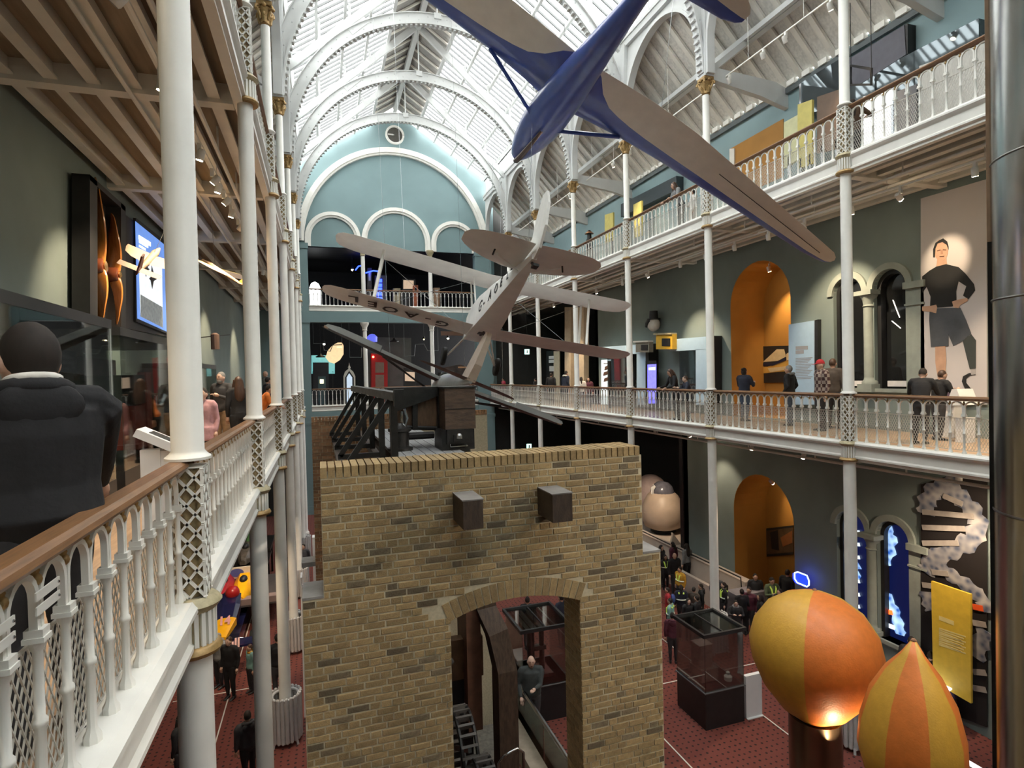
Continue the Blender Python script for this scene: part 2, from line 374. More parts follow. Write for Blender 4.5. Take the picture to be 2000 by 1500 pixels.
# ================================================================== roof
RZ, EZ, EX = 26.4, 22.3, XR-.15           # ridge height, glass eave height, eave x
SL = (RZ-EZ)/(EX-XC)
PANE = None
def roof_pane_mat():
    M = bpy.data.materials.new('roof_glass'); M.use_nodes = True; nt = M.node_tree; N = nt.nodes; L = nt.links
    N.remove(N['Principled BSDF']); out = N['Material Output']
    t = N.new('ShaderNodeBsdfTransparent'); t.inputs[0].default_value = (.9, .93, .94, 1)
    d = N.new('ShaderNodeBsdfTranslucent'); d.inputs[0].default_value = (.85, .9, .9, 1)
    mx = N.new('ShaderNodeMixShader'); mx.inputs[0].default_value = .18
    L.new(t.outputs[0], mx.inputs[1]); L.new(d.outputs[0], mx.inputs[2]); L.new(mx.outputs[0], out.inputs[0]); return M
PANE = roof_pane_mat()
ROOFW = mt('roof_white', (.56, .57, .56), .5, var=.05, scale=2)
RIDGE = mt('ridge_boards', (.30, .29, .27), .8, var=.25, scale=3, stretch=(1, 6, 1))
def roof():
    t = tag(MB().box(XC-.12, XC+.12, YN, YE, RZ-.35, RZ-.05).build('roof', ROOFW), 'white iron and glass pitched roof over the hall', kind='structure')
    bx = 1.5                                 # opaque ridge band half width
    step = .4; n = int((YE-YN)/step)
    for s in (-1, 1):
        P = lambda q, h=0: (XC+s*q, RZ-q*SL+h)
        a, b = P(bx), P(EX-XC)
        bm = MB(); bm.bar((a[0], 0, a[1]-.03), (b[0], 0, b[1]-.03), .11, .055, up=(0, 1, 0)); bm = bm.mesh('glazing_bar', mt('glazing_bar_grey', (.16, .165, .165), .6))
        pm = MB().add([(a[0], .025, a[1]), (b[0], .025, b[1]), (b[0], step-.025, b[1]), (a[0], step-.025, a[1])], [(0, 1, 2, 3)]).mesh('pane', PANE)
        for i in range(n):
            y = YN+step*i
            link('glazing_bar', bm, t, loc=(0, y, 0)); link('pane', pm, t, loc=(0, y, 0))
        # opaque ridge band and its boards
        q0 = P(0, .1); q1 = P(bx, .1)
        mb = MB().add([(q0[0], YN, q0[1]), (q1[0], YN, q1[1]), (q1[0], YE, q1[1]), (q0[0], YE, q0[1])], [(0, 1, 2, 3)])
        mb.add([(q0[0], YN, q0[1]+.06), (q1[0], YN, q1[1]+.06), (q1[0], YE, q1[1]+.06), (q0[0], YE, q0[1]+.06)], [(3, 2, 1, 0)])
        mb.build('ridge_boarding', RIDGE, t)
        rm = MB(); c0 = P(.15, .02); c1 = P(bx, .02); rm.bar((c0[0], 0, c0[1]), (c1[0], 0, c1[1]), .07, .12, up=(0, 1, 0)); rm = rm.mesh('ridge_rafter', CREAM)
        for i in range(int((YE-YN)/.8)): link('ridge_rafter', rm, t, loc=(0, YN+.8*i, 0))
        # purlins
        for q, w in ((bx, .14), (2.6, .12), (3.75, .12), (4.9, .12), (EX-XC, .2)):
            c = P(q, -.1); MB().bar((c[0], YN, c[1]), (c[0], YE, c[1]), w, .2).build('purlin', ROOFW, t)
        # clerestory under the eave: posts and panes, with plates
        MB().box(XC+s*(XR-XC)-.16, XC+s*(XR-XC)+.16, YN, YE, 20.75, 21.15).build('wall_plate', ROOFW, t)
        MB().box(XC+s*(XR-XC)-.2, XC+s*(XR-XC)+.2, YN, YE, 20.98, 21.08).build('wall_plate', ROOFW, t)
        MB().box(XC+s*(XR-XC)-.12, XC+s*(XR-XC)+.12, YN, YE, 22.1, 22.3).build('wall_plate', ROOFW, t)
        cm = MB().box(XC+s*(XR-XC)-.05, XC+s*(XR-XC)+.05, -.05, .05, 21.1, 22.2).mesh('clerestory_post', ROOFW)
        gm = MB().box(XC+s*(XR-XC)-.01, XC+s*(XR-XC)+.01, .05, .75, 21.15, 22.1).mesh('clerestory_pane', PANE)
        for i in range(int((YE-YN)/.8)):
            link('clerestory_post', cm, t, loc=(0, YN+.8*i, 0)); link('clerestory_pane', gm, t, loc=(0, YN+.8*i, 0))
    return t
ROOF = roof()
def rivet(mb, p, ax, r=.022): mb.ball(p, r, 5, 3)
def rib_meshes():
    F = lambda u, v, w: (u, w, v)
    R, zs, n = 6.0, 17.5, 48
    arc = lambda rr: [(XC-rr*cos(pi*i/n), zs+rr*sin(pi*i/n)) for i in range(n+1)]
    # web plate: narrow at crown, widening into the spandrel near the piers
    out = []
    for i in range(n+1):
        a = pi*i/n; e = abs(cos(a)); out.append((XC-(R+.34+.0*e)*cos(a), zs+(R+.42)*sin(a)))
    web = MB().ringwall(out, arc(R), F, -.05, .05)
    flange = MB().ringwall(arc(R+.02), arc(R-.05), F, -.14, .14)
    # saw-tooth edge under the flange
    tee = MB()
    for i in range(90):
        a = pi*(i+.5)/90; c = Vector((XC-(R-.075)*cos(a), 0, zs+(R-.075)*sin(a)))
        tee.cbox((c.x, 0, c.z), (.09, .2, .06))
    top = MB().ringwall([(u+(u-XC)*.004, v+.03) for u, v in out], out, F, -.12, .12)
    raf = MB()
    for s in (-1, 1):
        raf.bar((XC+s*(XR-XC-.1), 0, 20.85), (XC+s*.1, 0, RZ-.2), .16, .3)
        for q in (1.2, 2.4, 3.6, 4.8):
            z1 = RZ-q*SL-.15; z0 = 20.85+(XR-XC-.1-q)*(RZ-.2-20.85)/(XR-XC-.2)
            raf.bar((XC+s*q, 0, min(z0, z1)-.02), (XC+s*q, 0, max(z0, z1)), .08, .1, up=(1, 0, 0))
        # gusset plates where arch and rafter touch
        raf.T = Matrix.Translation((XC+s*3.35, 0, 23.0)) @ Matrix.Rotation(s*radians(43), 4, 'Y'); raf.cbox((0, 0, 0), (.9, .13, .5)); raf.T = None
        raf.bar((XC+s*6.05, 0, 21.4), (XC+s*4.2, 0, 21.9), .05, .05)
    han = MB().tube([(XC, 0, zs+R+.35), (XC, 0, RZ-.3)], .028, 6).cbox((XC, 0, zs+R+.35), (.3, .26, .24))
    rv = MB()
    for i in range(2, n-1):
        for rr, dy in ((R+.14, -.055), (R+.28, -.055)):
            if (i+int(rr*50)) % 2: 
                a = pi*i/n; rivet(rv, (XC-rr*cos(a), dy, zs+rr*sin(a)), None)
    return [(web, 'arch_web'), (flange, 'arch_flange'), (tee, 'toothed_edge'), (top, 'arch_top_flange'), (raf, 'rafter_frame'), (han, 'hanger'), (rv, 'rivet')]
RM = [(mb.mesh(nm, ROOFW if nm != 'rivet' else mt('rivet_grey', (.45, .46, .46), .5), 35), nm) for mb, nm in rib_meshes()]
ORD = ['nearest', 'second', 'third', 'fourth', 'fifth', 'sixth', 'seventh', 'eighth', 'ninth']
for k in range(0, 8):
    t = thing('roof_rib', 'white riveted arched roof rib, %s counted from the far gable' % ORD[7-k].replace('nearest', 'first'), 'roof rib', (0, YK[k], 0), group='arched roof ribs')
    for me, nm in RM: link(nm, me, t, kind='stuff' if nm in ('toothed_edge', 'rivet') else None)
# ---- piers above the capitals, longitudinal arches, aisle roofs
def arcade(s):
    X = XC+s*(XR-XC); nm = 'right' if s > 0 else 'left'; wx = WR if s > 0 else WL
    F = lambda u, v, w: (w, u, v)
    pil = MB(); pil.loft([[(x*a, y*b, z) for x, y in ((-1, -1), (1, -1), (1, 1), (-1, 1))] for a, b, z in ((.15, .2, 17.4), (.15, .2, 18.2), (.17, .24, 19.6), (.2, .42, 20.8))]); pil = pil.mesh('pier', ROOFW, 30)
    n = 22; c = 2.4; r = 2.12; zs = 18.35
    arc = lambda rr: [(c-rr, 17.45)]+[(c-rr*cos(pi*i/n), zs+rr*sin(pi*i/n)) for i in range(n+1)]+[(c+rr, 17.45)]
    am = MB().ringwall(arc(r+.1), arc(r), F, -.13, .13)
    am.ringwall(arc(r+.2), arc(r+.08), F, -.07, .07); am = am.mesh('arch_moulding', ROOFW, 30)
    sp = MB()
    for sg in (0, 1):
        pts = [((c-(r+.15)*cos(pi*i/n)), zs+(r+.15)*sin(pi*i/n)) for i in range(n//2+1)]+[(c, 20.8), (.0, 20.8), (0, 18.3)]
        if sg: pts = [(4.8-u, v) for u, v in pts][::-1]
        sp.prism(pts, F, -.03, .03)
    sp = sp.mesh('spandrel', ROOFW)
    for k in range(0, 8):
        t = tag(thing('arcade_arch', None, None, (X, YK[k], 0)), 'white arch of the %s arcade above the upper gallery, bay %d from the viewer' % (nm, k+1), kind='structure')
        t.name = 'wall_arcade_arch'
        link('pier', pil, t); link('arch_moulding', am, t); link('spandrel', sp, t)
    # aisle roof: boards, rafters, purlin beam, white blocks painting lit gaps on the wall head
    z0, z1 = 20.75, 17.55; xw = wx; y0, y1 = YN, YE
    BO = mt('aisle_boards', (.62, .60, .55), .75, var=.14, scale=2, stretch=(8, 8, 1.2))
    t = MB().add([(X, y0, z0+.1), (xw, y0, z1+.1), (xw, y1, z1+.1), (X, y1, z0+.1), (X, y0, z0+.2), (xw, y0, z1+.2), (xw, y1, z1+.2), (X, y1, z0+.2)], [(0, 1, 2, 3), (7, 6, 5, 4), (0, 4, 5, 1), (2, 6, 7, 3), (1, 5, 6, 2), (0, 3, 7, 4)]).build('roof_aisle', BO)
    tag(t, 'sloping boarded roof over the upper %s gallery' % nm, kind='structure')
    rm = MB().bar((X, 0, z0), (xw, 0, z1), .09, .16, up=(0, 1, 0)).mesh('rafter', CREAM)
    wb = MB().cbox((xw-s*.1, .3, z1-.02), (.16, .3, .16)).mesh('lit_gap_block', WHITE)
    for i in range(int((y1-y0)/.6)):
        link('rafter', rm, t, loc=(0, y0+.6*i, 0)); link('lit_gap_block', wb, t, loc=(0, y0+.6*i, 0))
    xm, zm = X+(xw-X)*.52, z0+(z1-z0)*.52
    MB().bar((xm, y0, zm-.25), (xm, y1, zm-.25), .2, .28).bar((xm-s*.22, y0, zm-.33), (xm-s*.22, y1, zm-.33), .12, .16).build('purlin', ROOFW, t)
    MB().box(min(xw-s*.02, xw-s*.12), max(xw-s*.02, xw-s*.12), y0, y1, 17.28, 17.46).build('cornice', mt('cornice_grey', (.11, .13, .135), .6), t)
    # truss at each column
    tr = MB(); L = abs(xw-X)
    tr.prism([(0, 17.75), (0, 17.4), (.9, 17.25), (2.0, 17.1), (L-.25, 16.9), (L, 16.85), (L, 17.45), (L-.5, 17.62)], lambda u, v, w: (X+s*u, w, v), -.09, .09)
    tr.bar((X+s*.1, 0, 17.6), (xm, 0, zm-.3), .16, .22, up=(0, 1, 0))
    tr = tr.mesh('tie_beam', ROOFW)
    for k in range(0, 9): link('tie_beam', tr, t, loc=(0, YK[k], 0))
arcade(1); arcade(-1)
# ================================================================== columns and balustrades
def lattice_mesh(h, w=.235, rows=7):
    mb = MB(); hw = w/2
    for fx in range(4):
        R = Matrix.Rotation(fx*pi/2, 4, 'Z'); mb.T = R; d = .018; x = hw
        mb.box(x-d, x, -hw, -hw+.018, 0, h); 
        dz = h/rows*1.0; k = 2
        # diagonal strips in both directions, clipped to the panel
        sl = dz/(w/k)
        for sg in (-1, 1):
            for j in range(-k, rows+1):
                z_a, z_b = j*dz, j*dz+k*dz
                pa, pb = (-hw*sg, z_a), (hw*sg, z_b)
                def cl(p, q):
                    (ya, za), (yb, zb) = p, q; t0, t1 = 0, 1
                    if za < 0: t0 = -za/(zb-za)
                    if zb > h: t1 = (h-za)/(zb-za)
                    if t1-t0 < .02: return None
                    return (ya+(yb-ya)*t0, za+(zb-za)*t0), (ya+(yb-ya)*t1, za+(zb-za)*t1)
                c = cl(pa, pb)
                if c: mb.bar((x-d/2, c[0][0], c[0][1]), (x-d/2, c[1][0], c[1][1]), .02, .02, up=(1, 0, 0))
    mb.T = None
    mb.box(-hw, hw, -hw, hw, -.012, 0).box(-hw, hw, -hw, hw, h, h+.012)
    return mb.mesh('lattice_panel', WHITE)
def rosette_mesh(h, w=.235, rows=7):
    mb = MB(); dz = h/rows
    for fx in range(4):
        mb.T = Matrix.Rotation(fx*pi/2, 4, 'Z')
        for j in range(2*rows):
            z = dz*(j+1)/2*1.0
            if z > h-.03: continue
            for y in ((0,) if j % 2 else (-w/4, w/4)):
                s = .03; x = w/2-.028
                mb.add([(x, y-s, z), (x, y, z-s*1.2), (x, y+s, z), (x, y, z+s*1.2), (x+.022, y, z)], [(0, 1, 4), (1, 2, 4), (2, 3, 4), (3, 0, 4)])
    mb.T = None
    return mb.mesh('rosette_row', GOLD)
LH = 1.0
CM = {
 'lower_shaft': MB().lathe([(.2, 0), (.2, .12), (.16, .16), (.135, .3), (.128, 6.49)], 20).mesh('lower_shaft', WHITE, 40),
 'collar': MB().lathe([(.13, 0), (.19, .0), (.205, .03), (.19, .06), (.165, .08)], 20).mesh('collar_ring', GOLD, 40),
 'drum': None,
 'mid_shaft': MB().lathe([(.165, 0), (.165, .02), (.135, .045), (.117, .07), (.113, 4.91)], 20).mesh('middle_shaft', WHITE, 40),
 'upper_shaft': MB().lathe([(.155, 0), (.155, .02), (.125, .045), (.108, .07), (.102, 2.46)], 18).mesh('upper_shaft', WHITE, 40),
 'core': MB().lathe([(.098, 0), (.098, LH)], 12).mesh('lattice_core', mt('core_gold', (.30, .22, .11), .5, var=.3, scale=20), 40),
}
d = MB()
for i in range(20):
    a = 2*pi*i/20; d.T = Matrix.Rotation(a, 4, 'Z'); d.box(.135, .165, -.015, .015, 0, .28)
d.T = None; d.m = 1; d.lathe([(.143, 0), (.143, .28)], 20); d.m = 0
CM['drum'] = d.mesh('fluted_drum', [WHITE, DULLGOLD])
top = MB().lathe([(.16, .0), (.18, .02), (.21, .06), (.19, .09), (.155, .12)], 20).mesh('collar_moulding', DULLGOLD, 40)
LAT = lattice_mesh(LH); ROS = rosette_mesh(LH)
def capital_mesh():
    mb = MB().lathe([(.10, 0), (.125, .02), (.105, .05), (.11, .2), (.15, .34), (.17, .38)], 16)
    mb.lathe([(.21, .40), (.235, .42), (.235, .47), (.2, .5)], 4, a0=pi/4, a1=2*pi+pi/4)
    mb.box(-.17, .17, -.17, .17, .44, .5)
    for i in range(4):
        a = pi/4+i*pi/2; mb.T = Matrix.Rotation(a, 4, 'Z')
        sp = [(.19+.075*(1-j/16)*cos(-.5+j*.62), 0, .335+.075*(1-j/16)*sin(-.5+j*.62)) for j in range(15)]
        mb.tube(sp, .026, 6)
        mb.tube([(.11, 0, .12), (.17, 0, .24), (.2, 0, .30)], [.03, .035, .02], 6)
        mb.T = Matrix.Rotation(a+pi/4, 4, 'Z')
        mb.tube([(.105, 0, .04), (.135, 0, .17), (.185, 0, .22), (.19, 0, .17)], [.045, .04, .03, .012], 6)
        mb.ball((.18, 0, .4), .05, 8, 6)
    mb.T = None
    return mb.mesh('capital', GOLD, 40)
CAP = capital_mesh()
def column(x, y, label, group, rosettes=False):
    t = thing('gallery_column', label, 'column', (x, y, 0), group=group)
    link('lower_shaft', CM['lower_shaft'], t)
    for z, nm in ((6.49, 'lower'), (12.91, 'upper')):
        link('collar_ring', CM['collar'], t, loc=(0, 0, z)); link('fluted_drum', CM['drum'], t, loc=(0, 0, z+.06)); link('collar_moulding', top, t, loc=(0, 0, z+.33))
        l = link('lattice_panel', LAT, t, loc=(0, 0, z+.45)); link('lattice_core', CM['core'], l)
        if rosettes: link('rosette_row', ROS, l)
    link('middle_shaft', CM['mid_shaft'], t, loc=(0, 0, 8.0)); link('upper_shaft', CM['upper_shaft'], t, loc=(0, 0, 14.43)); link('capital', CAP, t, loc=(0, 0, 16.9))
    return t
for k in range(1, 8):
    column(XL, YK[k], 'white iron column with gold rings and lattice panels, left row, %s from the viewer' % ORD[k-1], 'left row of gallery columns', k <= 3)
for k in range(2, 8):
    column(XR, YK[k], 'white iron column with gold rings and lattice panels, right row, %s in view' % ORD[k-2].replace('nearest', 'nearest one'), 'right row of gallery columns', False)

# ---- balustrades
PITCH_B = 4.54/18
def post(mb):
    mb.lathe([(.04, 0), (.04, .028), (.026, .055), (.0205, .08), (.0205, .36), (.028, .37), (.028, .388), (.0195, .4), (.0185, .655), (.024, .665), (.034, .695)], 8)
    mb.box(-.036, .036, -.036, .036, .695, .715).box(-.031, .031, -.031, .031, .715, .745)
    return mb
def baluster_mesh():
    mb = post(MB()); p = PITCH_B; r = p/2-.015; n = 10
    pts = [(0, .015, .74), (0, .015, .86)]+[(0, p/2-r*cos(pi*i/n), .86+r*sin(pi*i/n)) for i in range(1, n)]+[(0, p-.015, .86), (0, p-.015, .74)]
    mb.tube(pts, .0205, 4, up=(1, 0, 0), sq=[.85]*len(pts))
    return mb.mesh('baluster', WHITE, 40)
BAL = baluster_mesh(); ENDP = post(MB()).mesh('end_post', WHITE, 40)
KNOB = MB().ball((0, 0, .93), .026, 8, 6).ball((0, 0, .965), .018, 6, 4).mesh('knob', GOLD, 40)
def rail_mesh(L, w=.15):
    pr = [(-w/2, 1.012), (-w/2-.01, 1.03), (-w/2, 1.052), (-w/2+.03, 1.068), (w/2-.03, 1.068), (w/2, 1.052), (w/2+.01, 1.03), (w/2, 1.012), (.03, .985), (-.03, .985)]
    return MB().prism(pr, lambda u, v, s: (u, s, v), 0, L).mesh('handrail', OAK)
def wire_mesh(L, x, top=.66, bot=.06, pitch=.052):
    mb = MB(); r = .0032; h = top-bot; run = h*.52
    n = int((L+run)/pitch)
    for sg in (0, 1):
        for i in range(n):
            ya = i*pitch-run; yb = ya+run; za, zb = bot, top
            if ya < 0: za = bot+h*(-ya)/run; ya = 0
            if yb > L: zb = top-h*(yb-L)/run; yb = L
            if sg: ya, yb = L-ya, L-yb
            mb.bar((x+.002*sg, ya, za), (x+.002*sg, yb, zb), r*1.6, r*2, up=(1, 0, 0))
    mb.bar((x, 0, top), (x, L, top), .012, .012).bar((x, 0, bot), (x, L, bot), .012, .012)
    return mb.mesh('wire_mesh', MESHW, fix=False)
RAILM = rail_mesh(4.8-.2); WIRE = {1: wire_mesh(4.54, -.05), -1: wire_mesh(4.54, .05)}
def balustrade(x, y, z, s, label, group, knobs=False, mesh=True):
    t = thing('balustrade', label, 'balustrade', (x-s*.06, y, z+.04), group=group)
    for i in range(18):
        b = link('baluster', BAL, t, loc=(0, .13+PITCH_B*i, 0))
        if knobs and i: link('knob', KNOB, b)
    link('end_post', ENDP, t, loc=(0, .13+4.54, 0))
    link('handrail', RAILM, t, loc=(0, .1, 0))
    if mesh: link('wire_mesh', WIRE[s], t, kind='stuff', loc=(0, .13, 0))
    return t
for k in range(0, 8):
    balustrade(XL, YK[k], G1, 1, 'white iron balustrade with oak handrail on the lower left gallery, %s bay' % ORD[k], 'lower left gallery balustrade', k < 3)
    if k > 0: balustrade(XL, YK[k], G2, 1, 'white iron balustrade on the upper left gallery, %s bay' % ORD[k-1], 'upper left gallery balustrade', False)
    if k > 0:
        balustrade(XR, YK[k], G1, -1, 'white iron balustrade with oak handrail on the lower right gallery, %s bay' % ORD[k-1], 'lower right gallery balustrade', k < 3)
        balustrade(XR, YK[k], G2, -1, 'white iron balustrade with oak handrail on the upper right gallery, %s bay' % ORD[k-1], 'upper right gallery balustrade', k < 3)
# far facade balustrades, three bays on each storey
fx = [XL+.5]+[at(x, 560, Y=YE+.2).x for x in (710, 841)]+[XR-.9]
for z, nm in ((G1, 'lower'), (G2, 'upper')):
    for i in range(3):
        a, b = fx[i]+(.16 if i else 0), fx[i+1]-(.16 if i < 2 else 0); L = b-a; n = round(L/.255)
        t = thing('balustrade', 'white balustrade of the %s far gallery, %s of three bays' % (nm, ('left', 'middle', 'right')[i]), 'balustrade', (a, YE+.2, z+.04), rotz=-pi/2, group='far gallery balustrades')
        for j in range(n):
            o = link('baluster', BAL, t, loc=(0, L/n*j, 0)); o.scale = (1, L/n/PITCH_B, 1)
        h = link('handrail', rail_mesh(L, .13), t)
# near-side bracket clips on two balusters
for j, (x, y0) in enumerate(((97, 1168), (2, 1255))):
    p = at(x, y0, X=XL-.02); t = thing('bracket', 'pair of small white strips clamped across a near baluster, %s one' % ('upper' if j == 0 else 'lower'), 'bracket', (XL-.028, p.y, p.z))
    for z in (.02, -.035):
        MB().box(0, .006, -.1, .1, z, z+.034).build('strip', WHITE, t)
        MB().ball((.007, .085, z+.017), .006, 6, 4).build('screw', STEEL, t)
# ================================================================== brick engine house
BRICK = mt('stock_brick', (.30, .21, .098), .85, var=.22, scale=22, rnd=.22, bump=.25)
BRICKD = mt('burnt_brick', (.155, .118, .068), .8, var=.3, scale=22, rnd=.3, bump=.25)
BRICKR = mt('red_brick', (.27, .145, .07), .85, var=.25, scale=20, rnd=.3, bump=.2)
MORTAR = mt('mortar', (.50, .435, .30), .95, var=.12, scale=30)
CAPB = mt('pale_brick', (.36, .31, .24), .85, var=.2, scale=20, rnd=.25)
def engine_house():
    y0, y1, zt, zl = 6.0, 6.47, 7.72, 6.42
    xa, xb, xc, xd = -.025, 3.61, -.227, 3.85; oa, ob, zs, za = 1.25, 2.77, 5.985, 6.13
    t = thing('brick_wall', 'tall yellow brick engine house wall with an arched opening and two timber stubs', 'brick wall', (0, y0, 0))
    F = lambda u, v, w: (u, w, v)
    n = 16; cx = (oa+ob)/2; hw = (ob-oa)/2; rise = za-zs; R = (hw*hw+rise*rise)/(2*rise); th = math.asin(hw/R)
    arc = [(cx+R*sin(-th+2*th*i/n), zs-R*cos(th)+R*cos(-th+2*th*i/n)) for i in range(n+1)]
    mb = MB(); e = .008
    mb.prism([(xc, 0), (oa, 0), (oa, zs)]+arc+[(ob, zs), (ob, 0), (xd, 0), (xd, zl), (xb, zl), (xb, zt-.11), (xa, zt-.11), (xa, zl), (xc, zl)][0:], F, e, y1-y0)
    mb.build('mortar_core', MORTAR, t)
    # which spots of the face are free for bricks
    def ok(x0, x1, z0, z1):
        if z1 > zl+.01 and (x0 < xa-.01 or x1 > xb+.01): return False
        xm = min(max(cx, x0), x1); zc = zs-R*cos(th)
        if z0 < zs-.03: return not (x1 > oa+.005 and x0 < ob-.005)
        dx, dz = xm-cx, z0-zc
        return not (sqrt(dx*dx+dz*dz) < R+.19 and abs(atan2(dx, dz)) < th*1.03)
    g = .0155; rows = []
    z = zt-.11; k = 0
    while z > 3.0:
        z -= .075; L = .225 if k % 2 == 0 else .1125
        lo, hi = (xc, xd) if z+.07 < zl else (xa, xb)
        x = lo - (.056 if k % 2 else 0)+(0 if k % 4 < 2 else .1)-.1
        while x < hi:
            l = L if random.random() > .12 else (.1125 if L > .2 else .225)
            a, b = max(x, lo), min(x+l, hi)
            if b-a > .04:
                if ok(a, b, z, z+.065): rows.append((a+g/2, b-g/2, z, z+.075-g))
                elif not (a >= oa-.001 and b <= ob+.001) and z < zs:     # cut bricks at the jambs
                    if a < oa < b and oa-a > .04: rows.append((a+g/2, oa, z, z+.075-g))
                    if a < ob < b and b-ob > .04: rows.append((ob, b-g/2, z, z+.075-g))
            x += l
        k += 1
    rows.sort(key=lambda r: -(r[1]-r[0])/((CZ-r[2])+6))
    # shared meshes per length (chamfered face)
    MS = {}
    def bmesh_of(l, dark, h=.0595):
        key = (round(l, 2), dark)
        if key not in MS:
            q = MB(); c = .004; l2 = key[0]/2
            q.loft([[(-l2, .03, 0), (l2, .03, 0), (l2, .03, h), (-l2, .03, h)], [(-l2, c, 0), (l2, c, 0), (l2, c, h), (-l2, c, h)], [(-l2+c, 0, c), (l2-c, 0, c), (l2-c, 0, h-c), (-l2+c, 0, h-c)]])
            MS[key] = q.mesh('brick', BRICKD if dark else BRICK)
        return MS[key]
    st = MB()
    for i, (a, b, z0, z1) in enumerate(rows):
        dark = random.random() < (.24 if b-a > .15 else .03); pr = random.uniform(-.004, .003)
        if i < 300: link('brick', bmesh_of(b-a, dark), t, loc=((a+b)/2, pr, z0))
        else: st.m = 1 if dark else 0; st.box(a, b, pr, .03, z0, z1)
    st.m = 0
    # voussoirs of the flat arch
    nv = 19; Ro = R+.2
    for i in range(nv):
        a0 = -th*1.02+2*th*1.02*i/nv; a1 = a0+2*th*1.02/nv*.84; zc = zs-R*cos(th)
        st.prism([(cx+R*sin(a0), zc+R*cos(a0)), (cx+R*sin(a1), zc+R*cos(a1)), (cx+Ro*sin(a1), zc+Ro*cos(a1)), (cx+Ro*sin(a0), zc+Ro*cos(a0))], F, -.001, .03)
    # reveal of the opening, right jamb
    z = zs
    while z > 3.0:
        z -= .075; o = 0 if int(z/.075) % 2 else .11
        for ya, yb in ((.01, .22), (.235, .455)) if o == 0 else ((.01, .105), (.12, .335), (.35, .455)): st.box(ob-.006, ob+.02, ya, yb, z, z+.064)
    st.build('brickwork', [BRICK, BRICKD], t, fix=False, kind='stuff')
    # brick-on-edge coping
    x = xa; cm = MB().box(0, .063, 0, y1-y0, 0, .107); cm = cm.mesh('coping_brick', [BRICK])
    while x < xb-.03:
        link('coping_brick', cm, t, loc=(x, random.uniform(-.003, .003), zt-.11+random.uniform(-.002, .002))); x += .0755
    for i, (p, q) in enumerate(((xc, xa), (xb, xd))): MB().box(p, q, 0, y1-y0, zl, zl+.025).build('ledge', mt('slate', (.23, .22, .21), .7, var=.2), t)
    # timber stubs
    TIM = mt('dark_timber', (.052, .034, .023), .6, var=.4, scale=4, stretch=(8, 1, 2), bump=.2)
    for (x0, x1, zb, zt2, d) in ((1.31, 1.515, 7.07, 7.355, .46), (2.275, 2.50, 7.035, 7.33, .44)):
        s = tag(MB().box(x0, x1, y0-d, y0+.1, zb, zt2).build('timber_stub', TIM), 'square dark timber beam end sticking out of the brick wall, %s one' % ('left' if x0 < 2 else 'right'), 'timber beam', 'timber beam ends')
        MB().box(x0-.01, x1+.01, y0-d-.004, y0-.02, zt2, zt2+.012).build('lead_cap', mt('lead', (.20, .19, .18), .5, var=.2), s)
    # rear wall
    Y2 = 13.5; r = thing('brick_wall', 'reddish brown brick rear wall of the engine house', 'brick wall', (0, Y2, 0))
    MB().box(-.208, 3.85, .01, .4, 0, 7.7).build('mortar_core', MORTAR, r)
    st = MB(); z = 7.76-.11; k = 0; x = -.208
    while x < 3.8: st.box(x, x+.062, -.01, .1, z, z+.11); x += .0725
    while z > 3.8:
        z -= .076; L = .22 if k % 2 else .11; x = -.208-(.05 if k % 3 == 0 else 0)
        while x < 2.2: st.box(max(x, -.208), x+L-.012, random.uniform(-.008, .004), .1, z, z+.064); x += L
        k += 1
    st.build('brickwork', BRICKR, r, fix=False, kind='stuff')
    MB().box(-.5, -.208, -.05, .4, 4.45, 4.55).build('ledge', MT['slate'], r)
    return t
engine_house()
TIM = MT['dark_timber']; GREYTIM = mt('grey_timber', (.075, .078, .075), .6, var=.3, scale=4, stretch=(8, 1, 3))
